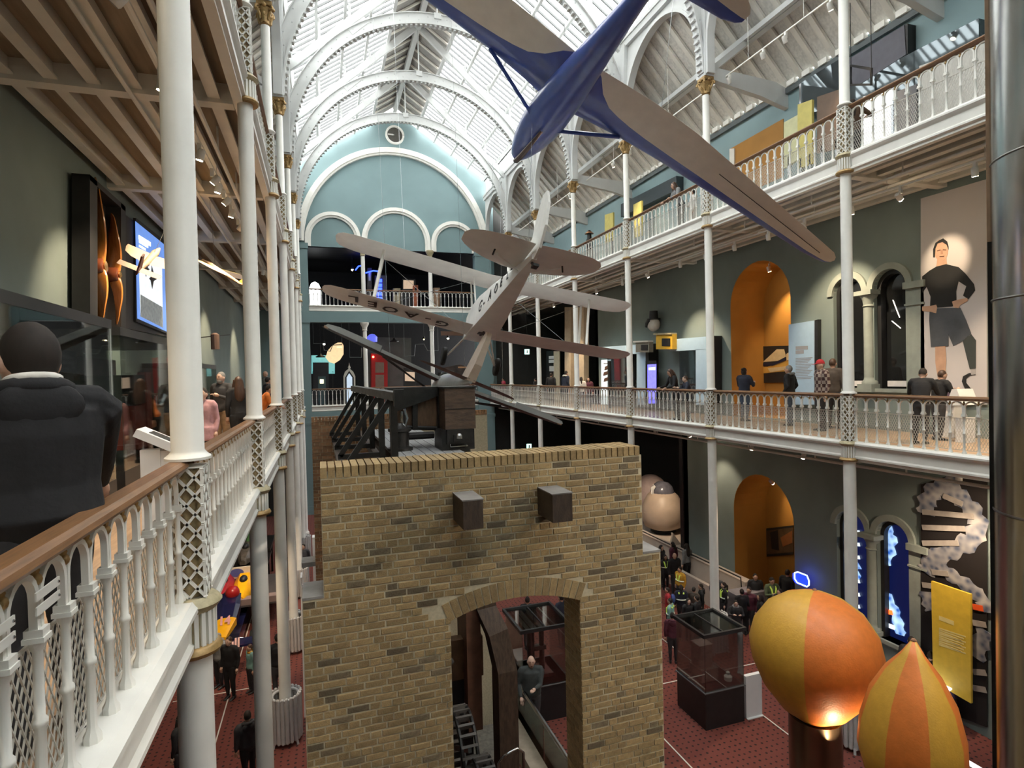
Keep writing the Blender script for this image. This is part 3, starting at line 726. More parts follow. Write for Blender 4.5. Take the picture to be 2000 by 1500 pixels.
def engine_gear():
    # plank deck between the walls
    t = thing('plank_deck', 'grey plank deck on top of the engine house', 'deck', (0, 0, 7.42))
    pm = MB().box(0, .135, 6.5, 12.9, 0, .05).mesh('plank', mt('grey_plank', (.24, .245, .25), .6, var=.15, scale=3, stretch=(9, 1, 3)))
    for i in range(7): link('plank', pm, t, loc=(1.0+.145*i, 0, 0))
    MB().box(1.0, 2.0, 12.2, 12.35, -.12, 0).box(1.0, 2.0, 6.6, 6.75, -.12, 0).box(1.0, 1.1, 6.47, 13.48, -.25, -.12).box(1.9, 2.0, 6.47, 13.48, -.25, -.12).build('bearer', TIM, t)
    # raking timber frame
    t = thing('timber_trestle', 'dark raking timber trestle on top of the brick engine house', 'trestle', (0, 0, 0))
    MB().box(.2, .3, 6.47, 13.5, 7.3, 7.4).box(.78, .88, 6.47, 13.5, 7.3, 7.4).build('sill', TIM, t); MB().bar((.92, 7.25, 8.36), (.68, 12.7, 8.39), .13, .11).build('top_beam', GREYTIM, t)
    MB().box(.86, .98, 7.16, 7.27, 8.24, 8.45).build('beam_end', IRON, t)
    for i in range(5):
        y = 7.6+1.22*i; x = .9-.042*i; 
        MB().bar((x, y, 7.4), (x, y, 8.3), .085, .085).build('post', IRON, t)
        MB().bar((x-.05, y, 8.3), (x-.63+.02*i, y, 7.46), .07, .07, up=(0, 1, 0)).build('brace', IRON, t)
        MB().bar((x-.66+.02*i, y, 7.45), (x-.02, y, 7.45), .07, .07).build('foot', IRON, t)
        MB().bar((x+.02, y+.45, 7.42), (x+.02, y+.45, 8.32), .05, .05).build('post', IRON, t)
    MB().tube([(1.0, 7.3, 8.2), (1.03, 7.3, 8.08), (1.0, 7.3, 7.98), (.96, 7.3, 8.05), (.97, 7.3, 8.17)], .018, 6).build('hook', STEEL, t, 40)
    # great beam with iron straps and its bearing block
    WOODB = mt('beam_oak', (.06, .036, .022), .6, var=.4, scale=3, stretch=(2, 2, 9), bump=.2)
    t = thing('engine_beam', 'huge dark wooden engine beam with iron straps above the brick wall', 'engine beam', (0, 0, 0))
    MB().box(1.79, 2.265, 8.6, 9.2, 7.785, 8.42).build('beam_head', WOODB, t)
    MB().box(1.785, 2.27, 8.59, 8.61, 8.095, 8.105).build('joint', IRON, t)
    F = lambda Y: (lambda u, v, w: (lambda p: (p.x, Y+w, p.z))(at(u, v, Y=Y)))
    MB().prism([(776, 838), (870, 838), (870, 764), (776, 801)], F(9.15), 0, .45).build('beam_side', mt('beam_brown', (.13, .07, .037), .6, var=.35, scale=3, stretch=(9, 2, 2)), t)
    MB().prism([(756, 758), (858, 755), (870, 768), (776, 803), (757, 792)], F(9.05), -.02, .4).build('camber_iron', IRON, t)
    for a, b in ((788, 794), (806, 816), (855, 860), (863, 869)): MB().prism([(a, 840), (b, 840), (b, 768), (a, 775)], F(9.05), 0, .1).build('strap', IRON, t)
    MB().box(1.77, 2.29, 8.58, 9.22, 8.415, 8.44).build('top_strap', IRON, t)
    b = thing('bearing_block', 'black iron bearing block under the engine beam', 'machine part', (0, 0, 7.45))
    MB().box(1.73, 2.24, 8.6, 9.2, -.05, .33).box(1.8, 2.1, 8.54, 8.62, .12, .34).box(1.9, 2.0, 8.5, 8.56, .16, .26).build('housing', IRON, b)
    for x in (1.76, 2.16): MB().box(x, x+.09, 8.55, 8.62, -.03, .02).build('foot', mt('brass_edge', (.5, .42, .3), .4, metal=.6), b)
    MB().tube([(1.85, 8.56, .2), (1.85, 8.56, .08), (2.12, 8.56, .08)], .014, 6).build('pipe', STEEL, b)
    MB().lathe([(.0001, 0), (.05, 0), (.05, .05), (.03, .08), (.0001, .08)], 12, (1.98, 8.52, .2)).build('gauge', STEEL, b)
    b = thing('pump_barrel', 'small black iron pump barrel beside the engine beam', 'machine part', (1.15, 9.0, 7.47))
    MB().lathe([(.2, 0), (.2, .04), (.14, .06), (.14, .28), (.18, .3), (.18, .34), (.1, .37), (.05, .42)], 16).build('barrel', IRON, b, 40)
    MB().tube([(.1, .1, .2), (.55, .1, .2)], .06, 8).tube([(.1, .1, .34), (.6, .1, .3)], .035, 8).build('pipe', IRON, b, 40)
engine_gear()
# ================================================================== aircraft hanging in the hall
def text_mesh(s, size, mat, depth=.002, bold=0.0):
    c = bpy.data.curves.new('lettering', 'FONT'); c.body = s; c.size = size; c.extrude = depth; c.offset = bold; c.resolution_u = 2
    o = bpy.data.objects.new('lettering', c); COL.objects.link(o); bpy.context.view_layer.update()
    me = bpy.data.meshes.new_from_object(o.evaluated_get(bpy.context.evaluated_depsgraph_get()))
    bpy.data.objects.remove(o); me.materials.clear(); me.materials.append(mat); return me
def place_text(s, size, mat, parent, o, right, up, sx=1.0, name='lettering', bold=0.0):
    me = text_mesh(s, size, mat, bold=bold); r = Vector(right).normalized(); u = Vector(up).normalized(); n = r.cross(u)
    M = Matrix.Identity(4)
    for i in range(3): M[i][0] = r[i]*sx; M[i][1] = u[i]; M[i][2] = n[i]; M[i][3] = o[i]
    me.transform(M); return link(name, me, parent)
def foil(u, th):  # half thickness of an aerofoil at chord fraction u
    return th*5*(.2969*sqrt(u)-.126*u-.3516*u*u+.2843*u**3-.1015*u**4)
def wing(stations, cb=lambda x: .3, n1=5, n2=5):
    """stations: (x, yLE, chord, z, rel thickness); two materials: leading part / rear part"""
    rings = []
    for (x, yl, ch, z, th) in stations:
        c = cb(abs(x)); us = [c*(i/n1)**1.6 for i in range(n1+1)]+[c+(1-c)*i/n2 for i in range(1, n2+1)]
        up = [(x, yl-u*ch, z+foil(u, th)*ch*1.2) for u in us]; lo = [(x, yl-u*ch, z-foil(u, th)*ch*.8) for u in us]
        rings.append(up+lo[::-1][0:-1])
    mb = MB(); n = len(rings[0]); N = n1+n2
    for j in range(len(rings)-1):
        for i in range(n):
            i2 = (i+1) % n
            k = i if i < N else (n-1-i if i > N else N-1)
            mb.m = 0 if (i < n1 or i >= n-n1-0) else 1
            mb.add([rings[j][i], rings[j][i2], rings[j+1][i2], rings[j+1][i]], [(0, 1, 2, 3)])
    mb.m = 1; mb.add(rings[-1], [tuple(range(n))]); mb.add(rings[0], [tuple(range(n))[::-1]])
    return mb
def interp(x, tab):
    for (a, b), (c, d) in zip(tab, tab[1:]):
        if x <= c: return b+(d-b)*max(0, (x-a))/(c-a)
    return tab[-1][1]
BLUE = mt('glider_blue', (.045, .085, .34), .3, var=.12, scale=5, coat=.3)
TAN = mt('glider_fabric', (.68, .62, .54), .6, var=.06, scale=3)
def wires(t, ends):
    M = t.matrix_world.inverted()
    for a, b in ends: MB().tube([Vector(a), M @ Vector(b)], .005, 4).build('suspension_wire', STEEL, t)
def glider():
    t = thing('glider', 'large blue and tan gull-winged glider hanging high over the hall', 'glider')
    basis(t, Vector((4.738, 13.432, 13.989)), (.890, -.014, -.457), (-.017, .998, -.064), (.456, .065, .887))
    secs = [(0.04, .03, .03, -.02), (-.02, .1, .11, -.02), (-.15, .18, .19, -.02), (-.45, .28, .3, 0), (-.9, .375, .4, .02), (-1.5, .45, .46, .05), (-2.1, .45, .47, .07), (-2.8, .41, .43, .09), (-3.5, .34, .37, .1), (-4.3, .26, .29, .12), (-5.2, .18, .21, .14), (-6.3, .1, .14, .16), (-6.7, .03, .1, .17)]
    mb = MB(); mb.loft([[(w*cos(2*pi*i/24)*(1 if True else 1), y, z+h*sin(2*pi*i/24)*(1.0 if sin(2*pi*i/24) > 0 else .82)) for i in range(24)] for y, w, h, z in secs])
    mb.build('fuselage', BLUE, t, 50)
    # nose skid and dark belly opening
    sk = [(0, .03, -.05), (0, -.08, -.17), (0, -.35, -.32), (0, -.8, -.42), (0, -1.4, -.46), (0, -2.0, -.42)]
    MB().tube(sk, [.02, .05, .065, .065, .055, .02], 6).build('skid', mt('skid_wood', (.06, .03, .02), .5), t, 50)
    MB().tube([(.035, y, z+.015) for _, y, z in sk], .014, 5).build('skid_edge', mt('skid_edge', (.5, .36, .28), .5), t, 50)
    ct = [(.3, 1.0), (.45, .9), (.7, .68), (1.0, .52), (1.5, .4), (2.1, .34), (2.8, .3), (5, .27), (7.8, .24)]
    for s in (-1, 1):
        st = []
        for x in (.25, .45, .7, 1.0, 1.3, 1.65, 2.1, 2.8, 3.6, 4.5, 5.5, 6.4, 7.1, 7.5, 7.68, 7.77):
            yl = interp(x, [(.25, -1.9), (1.65, -1.76), (7.77, -2.15)]); ch = interp(x, [(.25, 1.6), (.7, 1.55), (1.65, 1.5), (2.8, 1.38), (7.1, .68), (7.5, .56), (7.68, .4), (7.77, .16)])
            if x > 7.1: yl = yl-(.0 if x < 7.5 else .05 if x < 7.6 else .1 if x < 7.7 else .22)
            z = interp(x, [(.25, .4), (.7, .52), (1.65, .72), (2.6, .76), (7.77, .69)])
            st.append((s*x, yl, ch, z, .13 if x < 3 else .11))
        wing(st, lambda x: interp(x, ct)).build('wing', [BLUE, TAN], t, 50)
        # thin aileron line
        MB().bar((s*3.9, -2.75+.03, .66), (s*7.3, -2.52, .64), .012, .012).build('aileron_gap', mt('gap_dark', (.05, .04, .03), .8), t)
        MB().tube([(s*.1, -1.95, -.27), (s*1.68, -1.86, .66)], [.045, .05], 6, sq=[.6, .6]).build('strut', BLUE, t, 40)
        wing([(s*x, yl, ch, .2, .1) for x, yl, ch in ((.03, -5.85, .8), (.7, -5.95, .72), (1.2, -6.03, .55), (1.4, -6.12, .35), (1.47, -6.2, .18))], lambda x: .42).build('tailplane', [BLUE, TAN], t, 50)
    MB().prism([(-5.7, .25), (-6.1, .95), (-6.5, 1.2), (-6.85, 1.1), (-7.0, .5), (-6.85, .1), (-6.4, .1)], lambda u, v, w: (w, u, v), -.03, .03).build('fin', BLUE, t)
    # hanging wires
    wires(t, [((0, -2.6, .45), (4.5, 10.6, 23.6)), ((2.4, -2.3, .85), (7.9, 9.9, 23.0))])
glider()
def moth():
    CR_ = mt('aero_fabric', (.80, .79, .76), .55, var=.05, scale=3); SI = mt('aero_silver', (.80, .78, .73), .45, var=.05); DK = mt('letter_black', (.02, .018, .017), .6)
    t = thing('biplane', 'cream biplane with registration letters under its lower wing, hanging nose down', 'biplane')
    basis(t, Vector((4.505, 15.863, 10.257)), (.972, -.092, -.218), (.064, .989, -.13), (.228, .113, .967))
    # fuselage: flat sides and bottom, rounded deck
    secs = [(1.75, .22, -.28, .25, .3), (1.5, .3, -.4, .3, .4), (.9, .34, -.47, .32, .45), (.2, .36, -.5, .34, .48), (-.8, .36, -.5, .33, .45), (-1.8, .3, -.4, .28, .4), (-3.0, .21, -.22, .2, .3), (-4.2, .12, -.06, .14, .2), (-5.0, .05, .02, .1, .13)]
    mb = MB(); mb.loft([[(-w, y, b), (w, y, b), (w, y, m), (w*.75, y, m+(tp-m)*.75+.02), (w*.3, y, tp+.04), (-w*.3, y, tp+.04), (-w*.75, y, m+(tp-m)*.75+.02), (-w, y, m)] for y, w, b, m, tp in secs])
    mb.build('fuselage', [CR_], t, 40)
    MB().loft([[(.2*cos(2*pi*i/12), 1.75+d, -.05+.26*sin(2*pi*i/12)) for i in range(12)] if d < .2 else [(.05*cos(2*pi*i/12), 1.75+d, -.05+.05*sin(2*pi*i/12)) for i in range(12)] for d in (0, .12, .25)]).build('nose_cowling', SI, t, 40)
    pr = MB(); pr.bar((-.95, 2.02, -.25), (.95, 2.02, .15), .13, .03, up=(0, 1, 0)); pr.build('propeller', mt('prop_wood', (.13, .06, .03), .4), t)
    def planf(s, xr, z0, zt, yl, sweep=.30):
        st = []
        for x in (xr, 1.2, 2.2, 3.2, 3.9, 4.2, 4.36, 4.43):
            ch = 1.28 if x < 4 else 1.14 if x < 4.3 else .85 if x < 4.4 else .45
            st.append((s*x, yl-sweep*(x/4.4)*1.0-(0 if x < 4.1 else .08 if x < 4.3 else .2 if x < 4.4 else .38), ch, z0+(zt-z0)*x/4.4, .1))
        return wing(st, lambda x: .2)
    for s in (-1, 1):
        planf(s, .33, -.42, -.25, .78).build('lower_wing', [CR_, CR_], t, 50)
        planf(s, .0, 1.27, 1.36, 1.18).build('upper_wing', [CR_, CR_], t, 50)
        for y0, y1 in ((.38, .72), (-.25, .05)):
            MB().tube([(s*3.1, y0, -.32), (s*3.1, y1+.05, 1.3)], .04, 6, sq=[.5, .5]).build('interplane_strut', SI, t, 40)
        for y0, y1 in ((.5, .85), (.0, .35)): MB().tube([(s*.3, y0, .3), (s*.45, y1, 1.25)], .025, 6).build('cabane_strut', SI, t, 40)
        for a, b in (((s*.45, .8, 1.25), (s*3.1, .45, -.3)), ((s*.4, .45, -.42), (s*3.1, .75, 1.28))): MB().tube([a, b], .006, 4).build('bracing_wire', STEEL, t)
        # undercarriage
        MB().tube([(s*.3, .95, -.45), (s*.75, 1.15, -1.1)], .03, 6).tube([(s*.3, .25, -.48), (s*.75, 1.1, -1.1)], .025, 6).build('undercarriage_leg', SI, t, 40)
        w = MB(); w.T = Matrix.Translation((s*.82, 1.13, -1.12)) @ Matrix.Rotation(pi/2, 4, 'Y')
        w.lathe([(.12, -.06), (.22, -.075), (.27, -.05), (.285, 0), (.27, .05), (.22, .075), (.12, .06)], 20); w.build('wheel', mt('tyre', (.015, .016, .015), .7), t, 40)
        # tail
        st = [(s*x, yl, ch, .27, .06) for x, yl, ch in ((.06, -3.55, 1.65), (.4, -3.6, 1.65), (.8, -3.78, 1.48), (1.15, -4.02, 1.2), (1.38, -4.3, .8), (1.48, -4.5, .4))]
        wing(st, lambda x: .5).build('tailplane', [CR_, CR_], t, 50)
        MB().tube([(s*.15, -4.3, -.03), (s*.8, -4.4, .25)], .016, 5).build('tail_strut', SI, t)
        MB().tube([(s*.75, -4.5, .24), (s*.78, -4.5, .1)], .02, 5).build('control_horn', DK, t)
    MB().prism([(-3.9, .22), (-4.35, .55), (-4.6, .62), (-4.72, 1.1), (-4.95, 1.45), (-5.25, 1.42), (-5.5, 1.05), (-5.55, .55), (-5.35, .15), (-5.05, .02), (-4.6, .12)], lambda u, v, w: (w, u, v), -.025, .025).build('rudder', SI, t)
    MB().tube([(0, -4.85, .0), (0, -5.12, -.18)], .035, 6).box(-.06, .06, -5.25, -5.05, -.2, -.15).build('tail_skid', IRON, t)
    xr = -1.0
    for i, ch in enumerate('G-AOEL'):
        x = (-.95, -1.48, -1.85, -2.38, -2.95, -3.45)[i]; zz = -.42+.17*abs(x)/4.4-.085
        place_text(ch, .78, DK, t, (x, -.37-.3*abs(x)/4.4+.05, zz), (-1, 0, -.04), (0, 1, 0), sx=.72, bold=.012)
    for i, ch in enumerate('G-AOEL'):
        y = -1.0-.47*i; w = interp(-y, [(.8, .362), (1.8, .303), (3.0, .214), (4.2, .125)])
        place_text(ch, .46-.035*i, DK, t, (-w-.004, y, -.2+.05*i), (.07, -1, 0), (0, 0, 1), sx=1.0, bold=.006)
    MB().box(-.12, .12, -.25, .02, -.515, -.5).box(-.03, .03, -.4, .15, -.52, -.5).build('belly_bracket', DK, t)
    wires(t, [((0, .4, 1.3), (5.6, 16.4, 23.6)), ((0, -4.4, .3), (5.0, 11.6, 23.6)), ((-2.5, .3, 1.3), (2.6, 19.5, 23.0))])
moth()
def grey_plane():
    LG = mt('light_grey_skin', (.42, .46, .46), .4, var=.06, scale=3); DG = mt('dark_grey_skin', (.045, .043, .042), .5, var=.25, scale=6); CRM = mt('fin_cream', (.66, .55, .45), .5)
    t = thing('aeroplane', 'dark grey long-winged aeroplane with pale tail fin behind the engine beam', 'aeroplane')
    basis(t, Vector((3.834, 18.403, 8.263)), (.914, -.051, -.403), (.039, .999, -.036), (.404, .017, .915))
    for s in (-1, 1):
        st = [(s*x, .25-.02*x, ch, .08+.05*x, .12) for x, ch in ((.25, .8), (1.2, .78), (2.4, .7), (3.4, .62), (3.9, .5), (4.12, .36), (4.22, .16))]
        wing(st, lambda x: .35).build('wing', [DG, DG], t, 50)
        MB().bar((.3*s, -.53, .15), (2.3*s, -.5, .25), .03, .09).build('wing_strip', LG, t)
        MB().prism([(2.33, .23), (2.33, .42), (3.7, .45), (4.05, .4), (4.1, .33), (4.0, .3)], lambda u, v, w: (u*s, -.44+w, v-.02), -.03, .02).build('flap_panel', LG, t)
        MB().tube([(s*.2, .1, -.35), (s*2.0, .0, .12)], .03, 6).tube([(s*.2, -.15, -.35), (s*2.2, -.25, .12)], .025, 6).build('wing_strut', DG, t, 40)
        MB().box(4.08*s-.06, 4.08*s+.06, -.28, -.0, .27, .33).build('wing_tip_light', mt('tip_tan', (.4, .28, .18), .4), t)
        wing([(s*x, -3.3-.08*x, ch, .1, .08) for x, ch in ((.05, .75), (.6, .7), (1.1, .55), (1.3, .35), (1.38, .15))], lambda x: .4).build('tailplane', [mt('tail_brown', (.075, .06, .055), .5), MT['tail_brown']], t, 50)
    secs = [(1.5, .1, .12, 0), (1.2, .26, .3, 0), (.5, .34, .4, 0), (-.4, .36, .42, .0), (-1.5, .27, .33, .02), (-2.8, .15, .2, .05), (-4.0, .05, .1, .08)]
    mb = MB(); mb.loft([[(w*cos(2*pi*i/16), y, z+h*sin(2*pi*i/16)) for i in range(16)] for y, w, h, z in secs]); mb.build('fuselage', mt('fuselage_pale', (.36, .37, .36), .35, var=.1), t, 50)
    MB().ball((0, -.1, .32), .3, 12, 8, (1, 1.6, .8)).build('canopy', mt('canopy_dark', (.02, .025, .025), .1), t, 50)
    MB().prism([(-3.0, .12), (-3.25, .7), (-3.5, 1.3), (-3.75, 1.45), (-3.98, 1.42), (-4.12, 1.15), (-4.15, .5), (-4.0, .05)], lambda u, v, w: (w*(1.2-v*.4), u, v), -.1, .1).build('tail_fin', CRM, t)
    wires(t, [((-2, 0, .3), (1.9, 19.45, 23.1)), ((2, 0, .3), (6.3, 19.45, 23.9)), ((0, -3, .2), (3.5, 15.2, 23.6))])
    MB().prism([(-3.24, .2), (-3.38, .62), (-3.46, .62), (-3.32, .2)], lambda u, v, w: (w, u, v), -.034, .034).build('red_stripe', mt('stripe_red', (.45, .05, .04), .5), t)
grey_plane()
# ================================================================== people
SKIN = mt('skin', (.52, .31, .22), .5, var=.06, scale=10); SKIN2 = mt('skin_pale', (.60, .40, .31), .5, var=.06, scale=10)
PEND = []
def cloth(name, col, **k): return mt('cloth_'+name, col, .85, var=.18, scale=9, bump=.15, **k)
C_BLACK = cloth('black', (.012, .012, .014)); C_DARK = cloth('dark', (.028, .028, .032)); C_NAVY = cloth('navy', (.018, .022, .04)); C_GREY = cloth('grey', (.20, .205, .21))
C_JEAN = cloth('denim', (.06, .085, .13)); C_CHAR = cloth('charcoal', (.05, .05, .055)); C_WHITE = cloth('white', (.66, .63, .58)); C_MAROON = cloth('maroon', (.09, .02, .035))
C_PINK = cloth('pink', (.5, .28, .3)); C_ORANGE = cloth('orange', (.75, .2, .03)); C_GREEN = cloth('green', (.075, .10, .05)); C_YEL = cloth('yellow', (.55, .3, .03)); C_PURPLE = cloth('purple', (.05, .03, .08)); C_TAN = cloth('tan', (.30, .2, .12)); C_RED = cloth('red', (.38, .02, .03)); C_TEAL = cloth('teal', (.2, .38, .36)); C_BLUE = cloth('blue', (.05, .08, .25))
HIVIS = mt('hi_vis', (.55, .72, .12), .5, emit=(.5, .7, .1), es=.05); HIVIS_W = mt('reflective_band', (.75, .8, .7), .3)
H_DARK = mt('hair_dark', (.018, .012, .009), .8, var=.3, scale=30, stretch=(1, 1, .2)); H_BROWN = mt('hair_brown', (.06, .03, .018), .5, var=.3, scale=30, stretch=(1, 1, .2)); H_GREY = mt('hair_grey', (.22, .21, .2), .6, var=.25, scale=30); SHOE = mt('shoe_dark', (.02, .02, .022), .5)
def plaid():
    M = bpy.data.materials.new('plaid_shirt'); M.use_nodes = True; nt = M.node_tree; N = nt.nodes; L = nt.links; b = N['Principled BSDF']; b.inputs['Roughness'].default_value = .85
    tc = N.new('ShaderNodeTexCoord'); ch = N.new('ShaderNodeTexChecker'); ch.inputs['Scale'].default_value = 11; L.new(tc.outputs['Object'], ch.inputs['Vector'])
    ch.inputs['Color1'].default_value = (.30, .25, .22, 1); ch.inputs['Color2'].default_value = (.06, .03, .03, 1)
    L.new(ch.outputs[0], b.inputs['Base Color']); return M
C_PLAID = plaid()
def elbow(s, h, l1, l2, hint):
    d = h-s; D = d.length
    if D > (l1+l2)*.995: h = s+d*((l1+l2)*.995/D); d = h-s; D = d.length
    a = (l1*l1-l2*l2+D*D)/(2*D); r = sqrt(max(l1*l1-a*a, 0)); n = d/D
    q = hint-n*hint.dot(n)
    q = q.normalized() if q.length > 1e-4 else n.orthogonal()
    return s+n*a+q*r, h
def hand_geo(mb, w, d, up, side, H, curl=.5):
    """palm and five separate bent fingers, starting at the wrist"""
    d = d.normalized(); x = d.cross(up).normalized()*side; n = x.cross(d).normalized()*side
    if n.dot(up) > 0: n = -n
    k = H/1.75; pl = .085*k
    P = lambda a, b, c: w+d*a+x*b+n*c
    mb.tube([P(-.01, 0, 0), P(pl*.5, 0, 0), P(pl, 0, .004*k)], [.024*k, .04*k, .036*k], 8, up=n, sq=[1, 1, 1])
    for i, (o, l) in enumerate(((-.03, .068), (-.011, .078), (.01, .073), (.029, .056))):
        o *= k; l *= k; a = pl-.004
        mb.tube([P(a, o, 0), P(a+l*.42, o*1.05, curl*l*.18), P(a+l*.75, o*1.06, curl*l*.5), P(a+l*.9, o*1.06, curl*l*.85)], [.0092*k, .0088*k, .008*k, .0065*k], 6)
    mb.tube([P(pl*.2, -.03*k, .004), P(pl*.6, -.058*k, .012*k), P(pl*1.0, -.06*k, .024*k)], [.0125*k, .0105*k, .0085*k], 6)
def person(label, pos, H, face, top, legs, hair=H_DARK, style='short', lean=0., aL=None, aR=None, skin=SKIN, female=False, extra=None, group=None, vox=.02, look=0., nod=0., bulk=1., shoes=SHOE, stride=0., coat=0., group_=None, collar=None, headk=1.):
    t = thing('person', label, 'person', pos, radians(face), group=group)
    V = Vector; hip = V((0, 0, .53*H))
    Rl = Matrix.Rotation(-lean, 3, 'X')
    def up(p): return hip+Rl @ (V(p)*H-hip)       # things above the hips bend with the lean
    sh = .112 if not female else .1; sh *= sqrt(bulk)
    S = {s: up((s*sh, -.005, .815)) for s in (-1, 1)}
    chest, waist, neck = up((0, .0, .74)), up((0, 0, .62)), up((0, -.003, .855))
    hd = up((0, .012, .925)); Rh = Matrix.Rotation(radians(look), 3, 'Z') @ Matrix.Rotation(-lean*.6-nod, 3, 'X')
    A = {}
    for s, tgt in ((-1, aL), (1, aR)):
        if tgt is None: tgt = (s*.03, .02, -.315)
        h = S[s]+V(tgt)*H
        e, h = elbow(S[s], h, .175*H, .15*H, V((s*.5, -.8, -.3))); A[s] = (e, h)
    LG = {}
    for s in (-1, 1):
        f = stride*s; LG[s] = (V((s*.05, 0, .52))*H, V((s*.053, .012+f*.5, .285))*H, V((s*.052, -.01+f, .05))*H)
    def limbs(mb, k, arms=True, leg=True, torso=True):
        if torso:
            b = bulk*(1.0 if not female else .93)
            mb.tube([hip+V((0, 0, -.03*H)), hip+V((0, 0, .02*H)), waist, chest, up((0, 0, .80)), up((0, 0, .835))], [.085*H*k, .092*H*b*k, (.082 if female else .088)*H*b*k, .098*H*b*k, .098*H*b*k, .05*H*k], 14, sq=[.7, .72, .66, .66, .6, .7], up=(1, 0, 0))
        if arms:
            for s in (-1, 1):
                e, h = A[s]
                q = Rl @ V((-s*.045*H, 0, .012*H)); q2 = Rl @ V((-s*.01*H, 0, .008*H))
                mb.tube([neck+Rl @ V((0, 0, -.012*H)), S[s]+q*1.1, S[s]+q2], [.03*H*k, .034*H*k, .034*H*k], 8)
                mb.tube([S[s]+q, S[s]+q2, S[s].lerp(e, .12)+V((s*.004*H, 0, 0)), S[s].lerp(e, .5), e, e.lerp(h, .45), h], [.034*H*k, .038*H*k, .037*H*bulk*k, .031*H*bulk*k, .0255*H*k, .024*H*k, .0165*H*k], 10)
        if leg:
            for s in (-1, 1):
                a, b, c = LG[s]
                mb.tube([a, a.lerp(b, .35), b, b.lerp(c, .35), c], [.056*H*k, .052*H*k, .034*H*k, .034*H*k, .021*H*k], 10)
    body = MB(); limbs(body, .92)
    body.tube([up((0, 0, .82)), neck, hd], [.035*H, .03*H, .032*H], 10)
    rx, ry, rz = .044*H, .056*H, .066*H
    hk = headk; hv = MB().ball((0, 0, 0), 1, 14, 10, (rx, ry, rz)).ball((0, .012*H, -.035*H), 1, 10, 8, (.031*H, .04*H, .034*H)).ball((0, .058*H, -.008*H), .0095*H, 6, 5)
    for s in (-1, 1): hv.ball((s*.0465*H, -.002*H, -.006*H), 1, 6, 6, (.008*H, .013*H, .019*H))
    body.add([hd+Rh @ V(p)*hk for p in hv.v], hv.f)
    hands = MB()
    for s in (-1, 1):
        e, h = A[s]; hand_geo(hands, h, h-e, V((0, 0, 1)), s, H)
    PEND.append((body, vox*.85, t, 'body', skin, hands))
    tp = MB(); limbs(tp, 1.16, leg=False)
    if coat: tp.tube([hip+V((0, 0, .03*H)), hip+V((0, 0, -coat*H))], [.115*H*bulk, .125*H*bulk], 14, sq=[.75, .75], up=(1, 0, 0))
    PEND.append((tp, vox, t, 'jacket' if not female or coat else 'top', top, None))
    pt = MB(); limbs(pt, 1.17, arms=False, torso=False); pt.tube([hip+V((0, 0, -.05*H)), hip+V((0, 0, .035*H))], [.094*H, .1*H], 12, sq=[.74, .74], up=(1, 0, 0))
    PEND.append((pt, vox, t, 'trousers', legs, None))
    for s in (-1, 1):
        c = LG[s][2]; sm = MB(); ring = lambda y, w, z0, z1: [(c.x+w*cos(a)*1.0, c.y+y, (z0+z1)/2+(z1-z0)/2*sin(a)) for a in [2*pi*i/8+pi/8 for i in range(8)]]
        sm.loft([ring(-.035*H, .018*H, 0, .05*H), ring(-.01*H, .026*H, 0, .06*H), ring(.04*H, .027*H, 0, .04*H), ring(.085*H, .026*H, 0, .028*H), ring(.1*H, .012*H, .002*H, .02*H)]); sm.build('shoe', shoes, t, 50)
    hm = MB(); T = lambda p: hd+Rh @ V(p)*hk
    if style != 'bald':
        o = MB().ball((0, -.011*H, .012*H), 1, 14, 10, (rx*1.06, ry*1.0, rz*.98))
        if style in ('long', 'pony', 'bun'): o.ball((0, -.02*H, -.004*H), 1, 12, 8, (rx*1.16, ry*.86, rz*1.05))
        if style == 'short': o.f = [f for f in o.f if any(o.v[i][2] > (-.016*H if o.v[i][1] < .0 else .014*H) for i in f)]
        hm.add([T(p) for p in o.v], o.f)
        if style == 'long':
            hm.tube([T((0, -.03*H, .02*H)), T((0, -.05*H, -.05*H)), up((0, -.055, .80)), up((0, -.06, .73)), up((0, -.06, .69))], [.045*H, .055*H, .062*H, .055*H, .02*H], 10, sq=[1, .6, .5, .4, .4], up=(1, 0, 0))
            for s in (-1, 1): hm.tube([T((s*.035*H, .0, .03*H)), T((s*.046*H, .0, -.04*H)), up((s*.05, .02, .8)), up((s*.055, .035, .74))], [.02*H, .024*H, .026*H, .012*H], 8)
        if style == 'pony': hm.tube([T((0, -.05*H, .02*H)), T((0, -.085*H, -.01*H)), T((0, -.08*H, -.1*H)), T((0, -.07*H, -.17*H))], [.018*H, .02*H, .022*H, .006*H], 8)
        if style == 'bun': hm.ball(T((0, -.055*H, .04*H)), .026*H, 10, 8)
        hm.build('hair', hair, t, 60)
    if style == 'cap':
        cm = MB(); o = MB().ball((0, -.004*H, .016*H), 1, 14, 8, (rx*1.17, ry*1.1, rz*.98)); o.f = [f for f in o.f if all(o.v[i][2] > .012*H for i in f)]; cm.add([T(p) for p in o.v], o.f)
        cm.add([T(p) for p in [(-.036*H, .04*H, .022*H), (.036*H, .04*H, .022*H), (.03*H, .1*H, .012*H), (-.03*H, .1*H, .012*H), (-.036*H, .04*H, .017*H), (.036*H, .04*H, .017*H), (.03*H, .1*H, .007*H), (-.03*H, .1*H, .007*H)]], [(0, 1, 2, 3), (7, 6, 5, 4), (0, 4, 5, 1), (1, 5, 6, 2), (2, 6, 7, 3), (3, 7, 4, 0)])
        cm.build('cap', C_RED, t, 60)
    fm = MB()
    for s in (-1, 1):
        fm.ball(T((s*.017*H, .0505*H, .006*H)), .0042*H, 6, 5); fm.bar(T((s*.009*H, .054*H, .016*H)), T((s*.026*H, .049*H, .017*H)), .004*H, .004*H)
